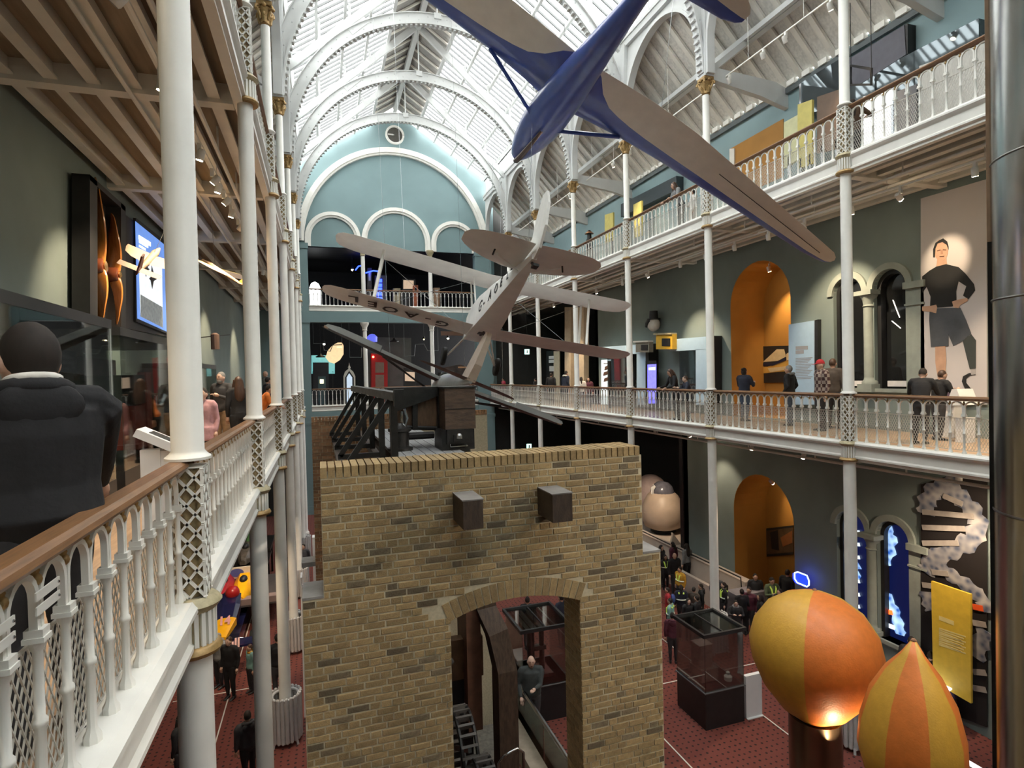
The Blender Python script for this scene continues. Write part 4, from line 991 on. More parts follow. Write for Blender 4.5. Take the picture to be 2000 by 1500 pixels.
    fm.bar(T((-.012*H, .0515*H, -.036*H)), T((.012*H, .0515*H, -.036*H)), .004*H, .004*H)
    fm.build('face', mt('face_dark', (.10, .04, .03), .6), t)
    if extra == 'beard':
        b = MB().ball((0, .02*H, -.042*H), 1, 12, 8, (.034*H, .04*H, .028*H)); MB().add([T(p) for p in b.v], b.f).build('beard', H_GREY, t, 60)
    if extra == 'vest':
        for s in (-1, 1): MB().tube([up((s*.05, -.07, .80)), up((s*.062, .0, .842)), up((s*.05, .072, .78)), up((s*.02, .078, .64))], .017*H, 6, up=(1, 0, 0)).build('vest_strap', HIVIS, t, 50)
        MB().tube([up((.118*bulk*cos(a), .082*sin(a), .655)) for a in [2*pi*i/16 for i in range(16)]], .014*H, 6, closed=True).build('vest_band', HIVIS_W, t, 50)
    if collar or extra == 'hood':
        MB().tube([up((.062*cos(a), -.018+.05*sin(a), .848-.012*sin(a))) for a in [2*pi*i/14 for i in range(14)]], .024*H, 8, closed=True).build('collar', collar or top, t, 60)
    if extra == 'hood':
        b = MB(); b.T = Matrix.Translation(up((0, -.068, .80))) @ Rl.to_4x4(); b.ball((0, 0, .012*H), 1, 14, 10, (.078*H*sqrt(bulk), .026*H, .062*H)); b.build('hood', collar or top, t, 60)
    if extra == 'backpack':
        b = MB(); b.T = Matrix.Translation(up((0, -.115, .73))) @ Rl.to_4x4(); b.ball((0, 0, 0), 1, 12, 8, (.085*H, .06*H, .12*H)); b.build('backpack', C_BLUE, t, 60)
    return t
def flush_people():
    tmp = []
    for mb, vox, t, name, mat, ex in PEND:
        me = bpy.data.meshes.new('tmp'); me.from_pydata(mb.v, [], mb.f); o = bpy.data.objects.new('tmp', me); COL.objects.link(o)
        r = o.modifiers.new('r', 'REMESH'); r.mode = 'VOXEL'; r.voxel_size = vox
        s = o.modifiers.new('s', 'SMOOTH'); s.iterations = 3; s.factor = .5
        tmp.append(o)
    bpy.context.view_layer.update(); dg = bpy.context.evaluated_depsgraph_get()
    for o, (mb, vox, t, name, mat, ex) in zip(tmp, PEND):
        me = bpy.data.meshes.new_from_object(o.evaluated_get(dg))
        if ex is not None:
            v = [tuple(q.co) for q in me.vertices]; f = [tuple(p.vertices) for p in me.polygons]; n = len(v)
            me = bpy.data.meshes.new(name); me.from_pydata(v+ex.v, [], f+[[i+n for i in q] for q in ex.f])
        me.name = name; me.materials.clear(); me.materials.append(mat)
        me.polygons.foreach_set('use_smooth', [True]*len(me.polygons)); link(name, me, t)
    for o in tmp: bpy.data.objects.remove(o)
    PEND.clear()
RAIL2 = ((-.05, .2, -.19), (.05, .2, -.19)); PHONE = ((.03, .17, -.1), (-.03, .17, -.1)); POCK = ((-.04, .05, -.27), (.04, .05, -.27))
def on_gallery(x, y, X, z0=G1):
    p = at(x, y, X=X); return (X, p.y, z0), p.z-z0
# --- man in the black hooded jacket at the near left rail
_hm = person('tall man in black hooded jacket leaning at the near oak handrail, back turned', (-1.29, 3.3, G1), 1.98, 34, cloth('hoodie', (.010, .010, .012)), C_DARK, H_DARK, 'short', lean=.06, aR=(.07, .21, -.24), aL=(-.05, .1, -.27), vox=.011, look=10, nod=.05, bulk=1.3, extra='hood', collar=MT['cloth_hoodie'], headk=1.25)
MB().tube([(.095*cos(a), -.01+.085*sin(a), 1.735-.02*sin(a)) for a in [2*pi*i/14 for i in range(14)]], .022, 8, closed=True).build('shirt_collar', C_WHITE, _hm, 60)
# --- left gallery
def LG_(label, x, y, X, face, **k):
    p, h = on_gallery(x, y, X); return person(label, p, h, face, **k)
LG_('dark-haired girl in a pink dress beside the first left column', 396, 757, -2.0, 170, top=C_PINK, legs=C_DARK, style='pony', female=True, coat=.12, skin=SKIN2)
LG_('grey-bearded man in an open dark jacket on the left gallery', 432, 726, -2.2, 150, top=C_CHAR, legs=C_TAN, hair=H_GREY, extra='beard', aL=PHONE[0], aR=POCK[1], skin=SKIN2)
LG_('woman with long dark hair and black coat at the left handrail', 465, 735, -1.75, 20, top=C_BLACK, legs=C_BLACK, style='long', hair=H_BROWN, female=True)
LG_('person in a bright orange jacket leaning on the left handrail', 507, 748, -1.5, -80, top=C_ORANGE, legs=C_DARK, hair=H_DARK, lean=.35, aL=RAIL2[0], aR=RAIL2[1])
LG_('person in dark clothes behind the orange jacket on the left gallery', 523, 736, -1.75, -60, top=C_NAVY, legs=C_DARK, style='short')
LG_('bald person far along the left gallery', 519, 724, -2.6, 120, top=C_GREY, legs=C_DARK, style='bald')
# --- lower right gallery
LG_('woman with long brown hair bending over a black case at the right rail', 1321, 718, 11.85, 80, top=C_BLACK, legs=C_DARK, style='long', hair=H_BROWN, female=True, lean=.3, aL=RAIL2[0], aR=RAIL2[1], nod=.3)
LG_('child in dark coat with pale hat leaning on the right rail', 1344, 733, 11.7, 70, top=C_NAVY, legs=C_DARK, hair=H_BROWN, lean=.15, aL=(-.02, .2, -.08), aR=(.02, .2, -.08), skin=SKIN2)
LG_('person in navy jacket standing in front of the orange niche', 1453, 718, 13.3, -80, top=C_NAVY, legs=C_JEAN, style='bun', hair=H_DARK, aL=PHONE[0], aR=PHONE[1], bulk=1.1)
LG_('grey-haired man in black coat with pale hood beside the blue text panel', 1541, 713, 13.2, 25, top=C_BLACK, legs=C_JEAN, hair=H_GREY, collar=C_GREY, bulk=1.12, aL=POCK[0], aR=POCK[1])
LG_('man in red cap and plaid shirt on the lower right gallery', 1603, 702, 12.8, 70, top=C_PLAID, legs=C_DARK, hair=H_GREY, style='cap', skin=SKIN2, bulk=1.05)
LG_('person in dark brown coat right behind the plaid shirt', 1626, 700, 13.5, -70, top=cloth('brown', (.07, .055, .045)), legs=C_DARK, hair=H_BROWN)
LG_('dark-haired person in black bending towards the athlete poster, left of two', 1796, 716, 12.3, -70, top=C_BLACK, legs=C_DARK, lean=.3, nod=.3, aL=PHONE[0], aR=PHONE[1])
LG_('person in black jacket with back turned before the athlete poster', 1831, 722, 13.25, -110, top=C_BLACK, legs=C_CHAR, lean=.15, bulk=1.12, hair=H_BROWN, aL=PHONE[0], aR=PHONE[1])
LG_('person in black next to the beige pillar on the right gallery', 1076, 728, 12.2, -40, top=C_BLACK, legs=C_DARK)
LG_('man in dark open jacket and white shirt on the right gallery', 1103, 724, 12.0, -75, top=C_NAVY, legs=C_DARK, hair=H_DARK, lean=.1, collar=C_WHITE)
LG_('child in a white top on the right gallery', 1135, 736, 12.1, -20, top=C_WHITE, legs=C_DARK, style='pony')
LG_('person with black hair far along the right gallery', 1149, 737, 12.6, 150, top=C_MAROON, legs=C_DARK, style='long')
LG_('person in a red top at the far end of the right gallery', 983, 738, 11.9, 100, top=cloth('crimson', (.4, .03, .06)), legs=C_DARK, style='short')
LG_('dark-clothed person at the far corner of the right gallery', 1046, 738, 12.4, 30, top=C_DARK, legs=C_DARK)
# --- upper right gallery
p, h = on_gallery(1329, 345, 11.75, G2); person('woman with brown hair in a grey top leaning over the upper rail', p, 1.72, 80, C_GREY, C_CHAR, H_BROWN, 'long', lean=.35, aL=RAIL2[0], aR=RAIL2[1], female=True)
p, h = on_gallery(1352, 352, 12.5, G2); person('person in a white and pink patterned dress at the upper rail', p, 1.62, 60, C_WHITE, C_PINK, H_DARK, 'short', aR=(.02, .2, -.1), female=True, coat=.3)
p, h = on_gallery(1664, 172, 12.1, G2); person('person in brown coat standing behind the upper gallery column', p, 1.62, -60, cloth('umber', (.08, .045, .025)), C_DARK, H_DARK, 'long', aR=(.05, .2, -.05))
# --- school group on the ground floor, right
def GR(label, x, y, h, face, **k):
    p = at(x, y, Z=h); k.setdefault('group', 'visitors on the ground floor'); return person(label, (p.x, p.y, 0), h, face, **k)
GR('dark-haired visitor pointing, beside the brick wall', 1291, 1064, 1.66, 200, top=C_DARK, legs=C_DARK, style='long', female=True)
GR('visitor with ponytail in maroon top near the ramp', 1314, 1058, 1.62, 20, top=C_MAROON, legs=C_DARK, style='pony', female=True)
GR('visitor with long dark hair and pale grey top by the ramp', 1341, 1061, 1.68, 10, top=C_GREY, legs=C_BLACK, style='long', female=True)
GR('visitor in black jacket facing the viewer behind the yellow coat', 1317, 1079, 1.68, 175, top=C_BLACK, legs=C_DARK, style='bald', skin=SKIN)
GR('child in dark coat with yellow-green sash by the brick wall', 1299, 1083, 1.4, 170, top=C_DARK, legs=C_DARK, style='long', extra='vest')
GR('child in bright yellow jacket with reflective vest', 1328, 1107, 1.42, 100, top=C_YEL, legs=C_DARK, extra='vest', bulk=1.15)
GR('child with blue and red rucksack in the crowd', 1304, 1147, 1.4, 60, top=C_RED, legs=C_DARK, extra='backpack', style='short')
GR('child with pale teal vest beside the glass case', 1309, 1168, 1.4, 40, top=C_TEAL, legs=C_JEAN, extra='vest')
GR('dark-haired child facing the viewer in front of the crowd', 1344, 1168, 1.35, 180, top=C_BLACK, legs=C_DARK, style='long', skin=SKIN2)
GR('child in a dark hooded coat left of the white column', 1369, 1140, 1.4, 60, top=C_BLACK, legs=C_DARK, extra='hood')
GR('child in brown coat in the middle of the crowd', 1355, 1146, 1.36, -60, top=cloth('brown', (.07, .055, .045)), legs=C_DARK)
GR('dark-haired child with reflective vest right of the white column', 1414, 1137, 1.45, 60, top=C_BLACK, legs=C_DARK, extra='vest', style='pony', skin=SKIN2)
GR('child in fur-trimmed hood holding a pink bag', 1437, 1172, 1.36, 150, top=C_DARK, legs=C_DARK, extra='hood', collar=C_GREY, aL=PHONE[0], aR=PHONE[1], skin=SKIN2)
GR('visitor in dark maroon coat right of the fur hood', 1463, 1146, 1.55, 120, top=C_MAROON, legs=C_DARK)
GR('visitor in olive green coat with reflective straps looking down', 1507, 1127, 1.66, 170, top=C_GREEN, legs=C_DARK, extra='vest', nod=.3, aL=PHONE[0], aR=PHONE[1])
GR('tall visitor in black before the ground floor niche', 1538, 1112, 1.76, -80, top=C_BLACK, legs=C_DARK, bulk=1.1)
GR('visitor in dark maroon hoodie at the corner of the glass case', 1313, 1196, 1.5, -30, top=C_MAROON, legs=C_DARK, extra='hood', style='short')
GR('visitor in black seen between the crowd and the niche', 1485, 1160, 1.5, 60, top=C_BLACK, legs=C_DARK, style='long')
GR('child in purple top at the tilted table by the yellow panel', 1853, 1302, 1.45, -85, top=C_PURPLE, legs=C_BLACK, bulk=1.1, lean=.1, aL=PHONE[0], aR=PHONE[1])
GR('dark-haired visitor behind the pointed balloon', 1818, 1272, 1.6, -70, top=C_BLACK, legs=C_BLACK, style='short')
GR('visitor behind the pointed balloon tip, mostly hidden', 1780, 1243, 1.72, -60, top=C_DARK, legs=C_BLACK, hair=H_DARK)
for j, (x, y, h, f, c, lg, st, ex, lb) in enumerate((
    (1361, 1163, 1.38, 30, C_BLACK, C_DARK, 'short', None, 'child in black coat with back turned, left of the white column'), (1330, 1142, 1.4, -30, C_NAVY, C_DARK, 'pony', 'vest', 'child in navy coat with reflective vest in the crowd'), (1396, 1150, 1.45, 80, C_DARK, C_DARK, 'long', None, 'long-haired child just right of the white column'),
    (1449, 1150, 1.5, -20, C_BLACK, C_BLACK, 'short', None, 'visitor in black between the fur hood and the maroon coat'), (1523, 1150, 1.5, 100, C_DARK, C_BLACK, 'long', None, 'dark visitor just left of the round balloon'), (1400, 1120, 1.55, -60, C_CHAR, C_DARK, 'short', None, 'visitor in charcoal before the dark ground floor wall'), (1285, 1100, 1.5, 20, C_BLACK, C_DARK, 'short', None, 'visitor in black half hidden by the brick wall'), (1475, 1120, 1.6, 150, C_BLACK, C_DARK, 'short', None, 'visitor in black under the ground floor niche'))):
    GR(lb, x, y, h, f, top=c, legs=lg, style=st, extra=ex)
# --- under the arch
GR('bald man in dark grey jacket seen through the brick arch', 1037, 1279, 1.95, 165, top=cloth('slate', (.045, .052, .052)), legs=C_CHAR, style='bald', aR=(.02, .1, -.28), aL=(.1, .22, -.12), bulk=1.1, skin=SKIN2)
GR('person in blue top behind the glass case under the arch', 1096, 1160, 1.7, 20, top=C_NAVY, legs=C_DARK)
GR('person in dark clothes behind the glass case under the arch', 1030, 1165, 1.65, -20, top=C_BLACK, legs=C_DARK)
# --- ground floor, left
GR('man in black jacket standing by the racing cars', 447, 1243, 1.7, 150, top=C_BLACK, legs=C_BLACK, hair=H_BROWN, skin=SKIN2)
GR('visitor in grey coat next to the man in black', 426, 1236, 1.55, 140, top=C_GREY, legs=C_DARK, hair=H_GREY, extra='hood')
GR('child in teal and yellow jacket near the left columns', 488, 1258, 1.35, 120, top=C_TEAL, legs=C_DARK, hair=H_BROWN, collar=C_YEL)
GR('visitor in black between the left columns', 542, 1238, 1.75, 20, top=C_BLACK, legs=C_CHAR, bulk=1.1)
GR('visitor in dark hooded coat walking at the bottom left', 483, 1388, 1.6, 20, top=C_DARK, legs=C_BLACK, extra='hood', bulk=1.15, stride=.05)
GR('visitor in dark grey far down the left side near the radiators', 592, 1062, 1.7, 160, top=C_CHAR, legs=C_BLACK)
GR('visitor in black under the near left balustrade', 352, 1395, 1.6, 60, top=C_BLACK, legs=C_DARK, style='long')
flush_people()
# ================================================================== right side exhibits
STONE = mt('grey_stone', (.27, .30, .27), .8, var=.1, scale=4, bump=.15); PALEBLUE = mt('pale_blue_panel', (.36, .50, .64), .5, var=.03); PAPER = mt('white_panel', (.72, .72, .72), .5, var=.02); INK = mt('grey_ink', (.28, .28, .30), .7)
DGLASS = mt('dark_window_glass', (.012, .013, .014), .06, var=.1)
def wprism(poly, X, d, name, mat, parent=None, smooth=None):
    """flat thing on the right wall: outline given as photo points projected on the plane X"""
    pts = [at(x, y, X=X) for x, y in poly]; zm = sum(p.z for p in pts)/len(pts)
    lo = G2+.005 if zm > G2 else G1+.005 if zm > G1 else .005
    return MB().prism([(p.y, max(p.z, lo)) for p in pts], lambda u, v, w: (w, u, v), X-d, X).build(name, mat, parent, smooth)
def wroot(name, label, cat, x, y, X, group=None):
    p = at(x, y, X=X); return thing(name, label, cat, (0, 0, 0), group=group)
# ---- round-headed windows of both storeys
DNAM = None
def window_fill(i, op, z0, label, mat):
    c, w, _, zs = op; F = lambda u, v, x: (x, u, v)
    t = tag(MB().ringwall(arch_pts(c, w, z0, zs, 18), arch_pts(c, w-.22, z0, zs, 18), F, WR+.12, WR+.3).build('window_%d' % i, BLACK), label, kind='structure')
    MB().prism(arch_pts(c, w-.02, z0, zs, 18), F, WR+.3, WR+.34).build('window_glass', mat, t)
    MB().box(WR-.08, WR+.4, c-w/2-.05, c+w/2+.05, z0-.1, z0).build('window_sill', STONE, t)
    MB().ringwall(arch_pts(c, w+.34, zs, zs, 18), arch_pts(c, w, zs, zs, 18), F, WR-.07, WR+.1).build('hood_mould', STONE, t)
    return t
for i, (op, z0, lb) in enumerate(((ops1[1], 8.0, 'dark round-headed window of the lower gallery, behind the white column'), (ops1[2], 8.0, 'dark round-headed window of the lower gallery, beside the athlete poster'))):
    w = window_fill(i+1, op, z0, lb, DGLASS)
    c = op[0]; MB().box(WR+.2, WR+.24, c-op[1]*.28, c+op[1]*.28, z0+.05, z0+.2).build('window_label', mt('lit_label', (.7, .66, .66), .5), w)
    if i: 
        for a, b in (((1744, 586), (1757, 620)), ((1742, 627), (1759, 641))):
            p, q = at(*a, X=WR+.29), at(*b, X=WR+.29); MB().bar(p, q, .012, .012).build('reflection_line', mt('reflection_glow', (.9, .85, .75), .5, emit=(1, .9, .75), es=2.2), w)  # glowing bars put in for bright reflections on the dark glass
NAVY = mt('dna_navy', (.004, .006, .02), .4, emit=(.006, .015, .12), es=.12)
def dna_mat(name, a, b, e):
    M = bpy.data.materials.new(name); M.use_nodes = True; nt = M.node_tree; N = nt.nodes; L = nt.links; bs = N['Principled BSDF']
    tc = N.new('ShaderNodeTexCoord'); vo = N.new('ShaderNodeTexVoronoi'); vo.feature = 'SMOOTH_F1'; vo.inputs['Scale'].default_value = 7; L.new(tc.outputs['Object'], vo.inputs['Vector'])
    cr = N.new('ShaderNodeValToRGB'); cr.color_ramp.elements[0].color = (*a, 1); cr.color_ramp.elements[1].color = (*b, 1); cr.color_ramp.elements[0].position = .15; cr.color_ramp.elements[1].position = .75
    L.new(vo.outputs['Distance'], cr.inputs[0]); L.new(cr.outputs[0], bs.inputs['Base Color'])
    if e: L.new(cr.outputs[0], bs.inputs['Emission Color']); bs.inputs['Emission Strength'].default_value = e
    return M
D_LIT = dna_mat('dna_backlit', (.02, .10, .42), (.5, .75, 1.0), .4); D_PRT = dna_mat('dna_print', (.07, .09, .15), (.42, .40, .39), 0)
RUNG = mt('rung_pale', (.36, .32, .29), .6, var=.15); RUNG_O = mt('rung_orange', (.7, .09, .02), .5); RUNG_L = mt('rung_backlit', (.7, .8, .9), .5, emit=(.7, .85, 1), es=.4); RUNG_OL = mt('rung_orange_lit', (.8, .1, .02), .5, emit=(1, .12, .02), es=.8)
def cpx(p): return (1400+p[0]/2.5, 900+p[1]/2.5)
def strand(pts, r, X, parent, mat, name='dna_strand'):
    P = []
    for a, b in zip(pts, pts[1:]):
        for k in range(4): P.append(at(*cpx((a[0]+(b[0]-a[0])*k/4, a[1]+(b[1]-a[1])*k/4)), X=X))
    P.append(at(*cpx(pts[-1]), X=X)); n = len(P)
    mb = MB(); R = [r*(.85+.22*sin(i*1.9)) for i in range(n)]
    mb.tube([(p.x, p.y, p.z) for p in P], R, 10); mb.v = [(X+(v[0]-X)*.06, v[1], v[2]) for v in mb.v]
    return mb.build(name, mat, parent, 60)
def rung(a, b, h, X, parent, mat): 
    p, q = at(*cpx(a), X=X), at(*cpx(b), X=X); return MB().bar(p, q, .012, h, up=(0, 0, 1)).build('dna_rung', mat, parent)
for i, (op, lb) in enumerate(((ops0[1], 'blue backlit DNA picture in the left ground floor window'), (ops0[2], 'blue backlit DNA picture in the right ground floor window'))):
    w = window_fill(i+3, op, 1.2, lb, NAVY); X = WR+.28
    if i == 0:
        strand([(640, 300), (612, 340), (606, 420), (610, 490), (640, 530), (690, 500)], .2, X, w, D_LIT); strand([(690, 540), (640, 570), (615, 630), (622, 690), (640, 720)], .18, X, w, D_LIT)
        for y in (345, 405, 468, 585, 650, 708): rung((620, y), (698, y+4), .1, X-.02, w, RUNG_L)
    else:
        strand([(795, 345), (825, 335), (842, 390), (830, 450), (795, 495)], .26, X, w, D_LIT); strand([(790, 640), (835, 670), (870, 740), (890, 810), (895, 850)], .18, X, w, D_LIT)
        rung((782, 728), (858, 742), .12, X-.02, w, RUNG_OL); rung((785, 785), (868, 815), .12, X-.02, w, RUNG_L)
# stone columns between the windows
for (z0, zs, nm, ops) in ((8.0, ops1[1][3], 'lower gallery', ops1), (1.2, ops0[1][3], 'ground floor', ops0)):
    yc = (ops[1][0]-ops[1][1]/2+ops[2][0]+ops[2][1]/2)/2 if ops[1][0] > ops[2][0] else (ops[1][0]+ops[2][0])/2
    t = thing('stone_column', 'grey stone column between the %s windows' % nm, 'column', (WR+.02, yc, z0)); H = zs-z0
    MB().box(-.22, .2, -.22, .22, -.1, .12).lathe([(.2, .12), (.2, .18), (.15, .24), (.14, .3)], 16).build('base', STONE, t, 40)
    MB().lathe([(.14, .3), (.135, H-.45)], 16).build('shaft', STONE, t, 40)
    MB().lathe([(.135, H-.45), (.17, H-.42), (.14, H-.38), (.16, H-.25), (.23, H-.12)], 12).box(-.26, .22, -.26, .26, H-.12, H).build('capital', STONE, t, 40)
    ye = min(o[0]-o[1]/2 for o in ops[1:])-.22
    t = tag(MB().box(WR-.06, WR+.3, ye-.25, ye+.22, z0-.1, zs-.12).box(WR-.14, WR+.3, ye-.3, ye+.24, zs-.12, zs+.05).box(WR-.1, WR+.3, ye-.27, ye+.23, zs-.55, zs-.5).build('trim_pilaster', STONE), 'grey stone pilaster with moulded cap beside the %s windows' % nm, kind='structure')
# ---- athlete poster on the lower gallery wall
def athlete():
    X = WR-.03; t = thing('athlete_poster', 'tall pale wall poster of an athlete in black top and shorts with a running blade', 'poster')
    wprism([(1800, 388), (1929, 350), (1929, 790), (1800, 790)], X, .03, 'poster_sheet', mt('poster_pale', (.52, .48, .47), .7, var=.05, scale=.6), t)
    c = lambda pts: [(1640+x/3.658, 380+y/3.658) for x, y in pts]
    def sh(pts, d, nm, m): wprism(c(pts), X-.03-d, .004, nm, m, t)
    SK = mt('print_skin', (.50, .30, .2), .7, var=.12, scale=4); BK = mt('print_black', (.012, .012, .012), .8); GR_ = mt('print_shorts', (.07, .075, .085), .8, var=.2, scale=3)
    sh([(700, 440), (760, 440), (770, 520), (690, 520)], .002, 'neck', SK)
    sh([(725+50*cos(a), 400+80*sin(a)*(1 if sin(a) < 0 else .95)) for a in [2*pi*i/20 for i in range(20)]], .006, 'head', SK)
    sh([(668, 450), (668, 390), (685, 345), (715, 325), (740, 313), (768, 335), (778, 370), (778, 395), (765, 360), (735, 340), (700, 350), (685, 385), (680, 450)], .01, 'hair', BK)
    for p in ([(695, 400), (720, 393), (721, 399), (696, 406)], [(738, 391), (762, 393), (762, 399), (738, 398)], [(712, 440), (748, 437), (745, 445), (716, 447)]): sh(p, .011, 'face_mark', mt('print_brown', (.12, .05, .03), .8))
    sh([(722, 395), (735, 395), (738, 425), (722, 427)], .0105, 'nose', mt('print_shade', (.38, .21, .14), .8))
    sh([(590, 585), (640, 545), (690, 515), (760, 497), (850, 518), (900, 565), (960, 640), (968, 685), (918, 748), (882, 722), (905, 655), (850, 620), (832, 690), (835, 775), (805, 800), (645, 812), (650, 730), (622, 660), (590, 700)], .008, 'shirt', BK)
    sh([(590, 800), (650, 795), (690, 787), (697, 805), (690, 848), (650, 838), (590, 832)], .01, 'hand', SK); sh([(803, 765), (840, 752), (912, 738), (916, 760), (862, 790), (850, 812), (815, 806)], .01, 'hand', SK)
    sh([(643, 815), (862, 808), (905, 900), (940, 992), (872, 1052), (812, 1082), (777, 1000), (778, 1082), (652, 1088), (640, 900)], .009, 'shorts', GR_)
    sh([(682, 1084), (756, 1080), (762, 1190), (750, 1340), (705, 1340), (684, 1200)], .007, 'leg', SK)
    sh([(878, 1040), (940, 997), (974, 1042), (973, 1242), (930, 1247), (905, 1150)], .008, 'leg_socket', mt('print_socket', (.045, .05, .045), .6)); sh([(935, 1247), (970, 1247), (972, 1285), (940, 1288)], .009, 'ankle', mt('print_metal', (.4, .36, .34), .5))
    sh([(970, 1272), (925, 1275), (882, 1298), (873, 1335), (895, 1388), (940, 1388), (905, 1345), (905, 1315), (930, 1293), (970, 1288)], .008, 'blade', BK)
athlete()
# ---- text panels
def panel(label, poly, X, d, mat, lines=(), ink=INK, cat='panel', side=None):
    t = thing('text_panel', label, cat); wprism(poly, X, d, 'board', mat, t)
    if side: wprism(side, X+.02, d, 'edge', BLACK, t)
    for (a, b, h) in lines:
        p, q = at(*a, X=X-d-.003), at(*b, X=X-d-.003); MB().bar(p, q, .004, h, up=(0, 0, 1)).build('text_line', ink, t)
    return t
L = [((1554, 681-1), (1578, 679), .11), ((1554, 688), (1570, 687), .11)]+[((1554, 700+3.1*i), (1587-(i % 4)*3, 698.5+3.1*i), .022) for i in range(14)]
panel('pale blue text panel beside the orange niche', [(1547, 634), (1597, 626), (1597, 790), (1547, 790)], WR-.02, .14, PALEBLUE, L, side=[(1597, 626), (1604, 624), (1604, 790), (1597, 790)])
# artwork in the niche
t = thing('painting', 'abstract painting of a white tail fin on black and gold, in the orange niche', 'painting'); X = WR+1.47
for j, (pts, m) in enumerate((([(1472, 677), (1548, 675), (1548, 747), (1472, 748)], BLACK), ([(1472, 716), (1500, 716), (1530, 706), (1548, 700), (1548, 724), (1472, 731)], mt('paint_gold', (.6, .33, .06), .6)), ([(1474, 708), (1492, 706), (1518, 682), (1532, 682), (1536, 697), (1520, 705)], mt('paint_cream', (.62, .48, .28), .6)), ([(1536, 692), (1548, 683), (1548, 700), (1537, 704)], MT['paint_cream']), ([(1500, 719), (1530, 716), (1548, 712), (1548, 720), (1505, 727)], MT['paint_cream']), ([(1472, 709), (1512, 709), (1535, 697), (1535, 704), (1510, 714), (1472, 715)], mt('paint_navy', (.012, .014, .04), .6)))): wprism(pts, X-.004*j, .02, ('canvas' if j == 0 else 'paint_patch'), m, t)
t = thing('painting', 'dark framed painting in the ground floor niche', 'painting')
for j, (pts, m) in enumerate((([(1489, 1033), (1550, 1026), (1550, 1083), (1489, 1088)], BLACK), ([(1493, 1037), (1550, 1030), (1550, 1078), (1493, 1083)], mt('paint_umber', (.10, .06, .03), .6, var=.4, scale=2)), ([(1505, 1040), (1520, 1035), (1522, 1075), (1508, 1072)], BLACK), ([(1525, 1050), (1548, 1036), (1548, 1060), (1530, 1068)], mt('paint_rust', (.28, .10, .03), .6)))): wprism(pts, X-.004*j, .02, ('frame' if j == 0 else 'paint_patch'), m, t)
wprism([(1482, 1068), (1487, 1067), (1487, 1077), (1482, 1078)], WR+1.504, .01, 'label_card', PAPER); tag(bpy.data.objects['label_card'], 'small white label card beside the framed painting', 'label card')
# ---- pale blue portal with display case
def portal(label, outer, inner, X, d):
    t = thing('display_portal', label, 'display case')
    (x0, y0), (x1, y1) = outer; (a, b) = inner
    wprism([(x0, y0+6), (x1, y0), (x1, b), (x0, b+4)], X, d, 'lintel', PALEBLUE, t); wprism([(a, b), (x1, b), (x1, y1), (a, y1)], X, d, 'jamb', PALEBLUE, t)
    wprism([(x1, y0), (x1+6, y0-1), (x1+6, y1), (x1, y1)], X, d, 'edge', BLACK, t)
    wprism([(x0, b), (a, b), (a, y1), (x0, y1)], X-.02, .02, 'case_back', mt('case_dark', (.035, .036, .04), .4), t)
    wprism([(x0, b), (a, b), (a, y1), (x0, y1)], X-d+.03, .012, 'pane', GLASS, t)
    return t
portal('pale blue portal framing a glass display case, left of the orange niche', ((1328, 657), (1404, 790)), (1380, 682), WR-.02, .5)
portal('smaller pale blue portal around a dark case on the lower right gallery', ((1186, 672), (1280, 790)), (1262, 690), WR-.02, .5)
def wbox(label, poly, X, d, mats, cat='wall box', name='wall_box'):
    t = thing(name, label, cat); wprism(poly, X, d, 'body', mats[0], t)
    x = [p[0] for p in poly]; y = [p[1] for p in poly]; a, b, c, e = min(x), max(x), min(y), max(y)
    wprism([(a+(b-a)*.1, c+(e-c)*.3), (a+(b-a)*.6, c+(e-c)*.3), (a+(b-a)*.6, e-(e-c)*.2), (a+(b-a)*.1, e-(e-c)*.2)], X-d, .02, 'opening', mats[1], t)
    wprism([(a-3, c-1), (b, c-2), (b, c+1), (a-3, c+2)], X-.0, d+.06, 'lid', mats[2], t)
wbox('bright yellow open box mounted on the gallery wall', [(1290, 654), (1322, 652), (1322, 682), (1290, 682)], WR-.52, .22, (mt('yellow_box', (.62, .36, .03), .5), BLACK, DULLGOLD))
wbox('beige box with a square hole mounted on the gallery wall', [(1250, 668), (1276, 667), (1276, 688), (1250, 688)], WR-.52, .22, (mt('beige_box', (.22, .20, .16), .6), BLACK, CREAM))
t = thing('wall_ornament', 'round white wall ornament wearing a black top hat', 'ornament', tuple(at(1277, 634, X=WR-.3)))
MB().ball((0, 0, 0), .32, 16, 10, (.8, 1, .95)).build('ball', mt('ornament_white', (.6, .56, .5), .6), t, 60); MB().lathe([(.3, .22), (.3, .26), (.2, .27), (.18, .6), (.0001, .6)], 16).build('hat', BLACK, t, 40); MB().tube([(-.22, .02, .2), (-.3, .1, .05), (-.32, .12, -.12)], [.09, .07, .05], 8).build('scarf', BLACK, t, 40); MB().tube([(.05, 0, 0), (.3, 0, 0)], .03, 6).build('bracket', IRON, t)
t = thing('display_screen', 'upright blue lit screen beside the long-haired woman', 'screen'); wprism([(1263, 705), (1284, 704), (1284, 790), (1263, 790)], WR-.55, .06, 'case', BLACK, t); wprism([(1265, 712), (1282, 711), (1282, 788), (1265, 788)], WR-.62, .01, 'picture', mt('screen_blue', (.1, .1, .5), .4, emit=(.13, .12, .75), es=.7, var=.4, scale=6), t); wprism([(1267, 718), (1280, 717), (1280, 723), (1267, 723)], WR-.635, .005, 'banner', mt('screen_pale', (.4, .5, .9), .4, emit=(.4, .55, 1), es=.8), t)
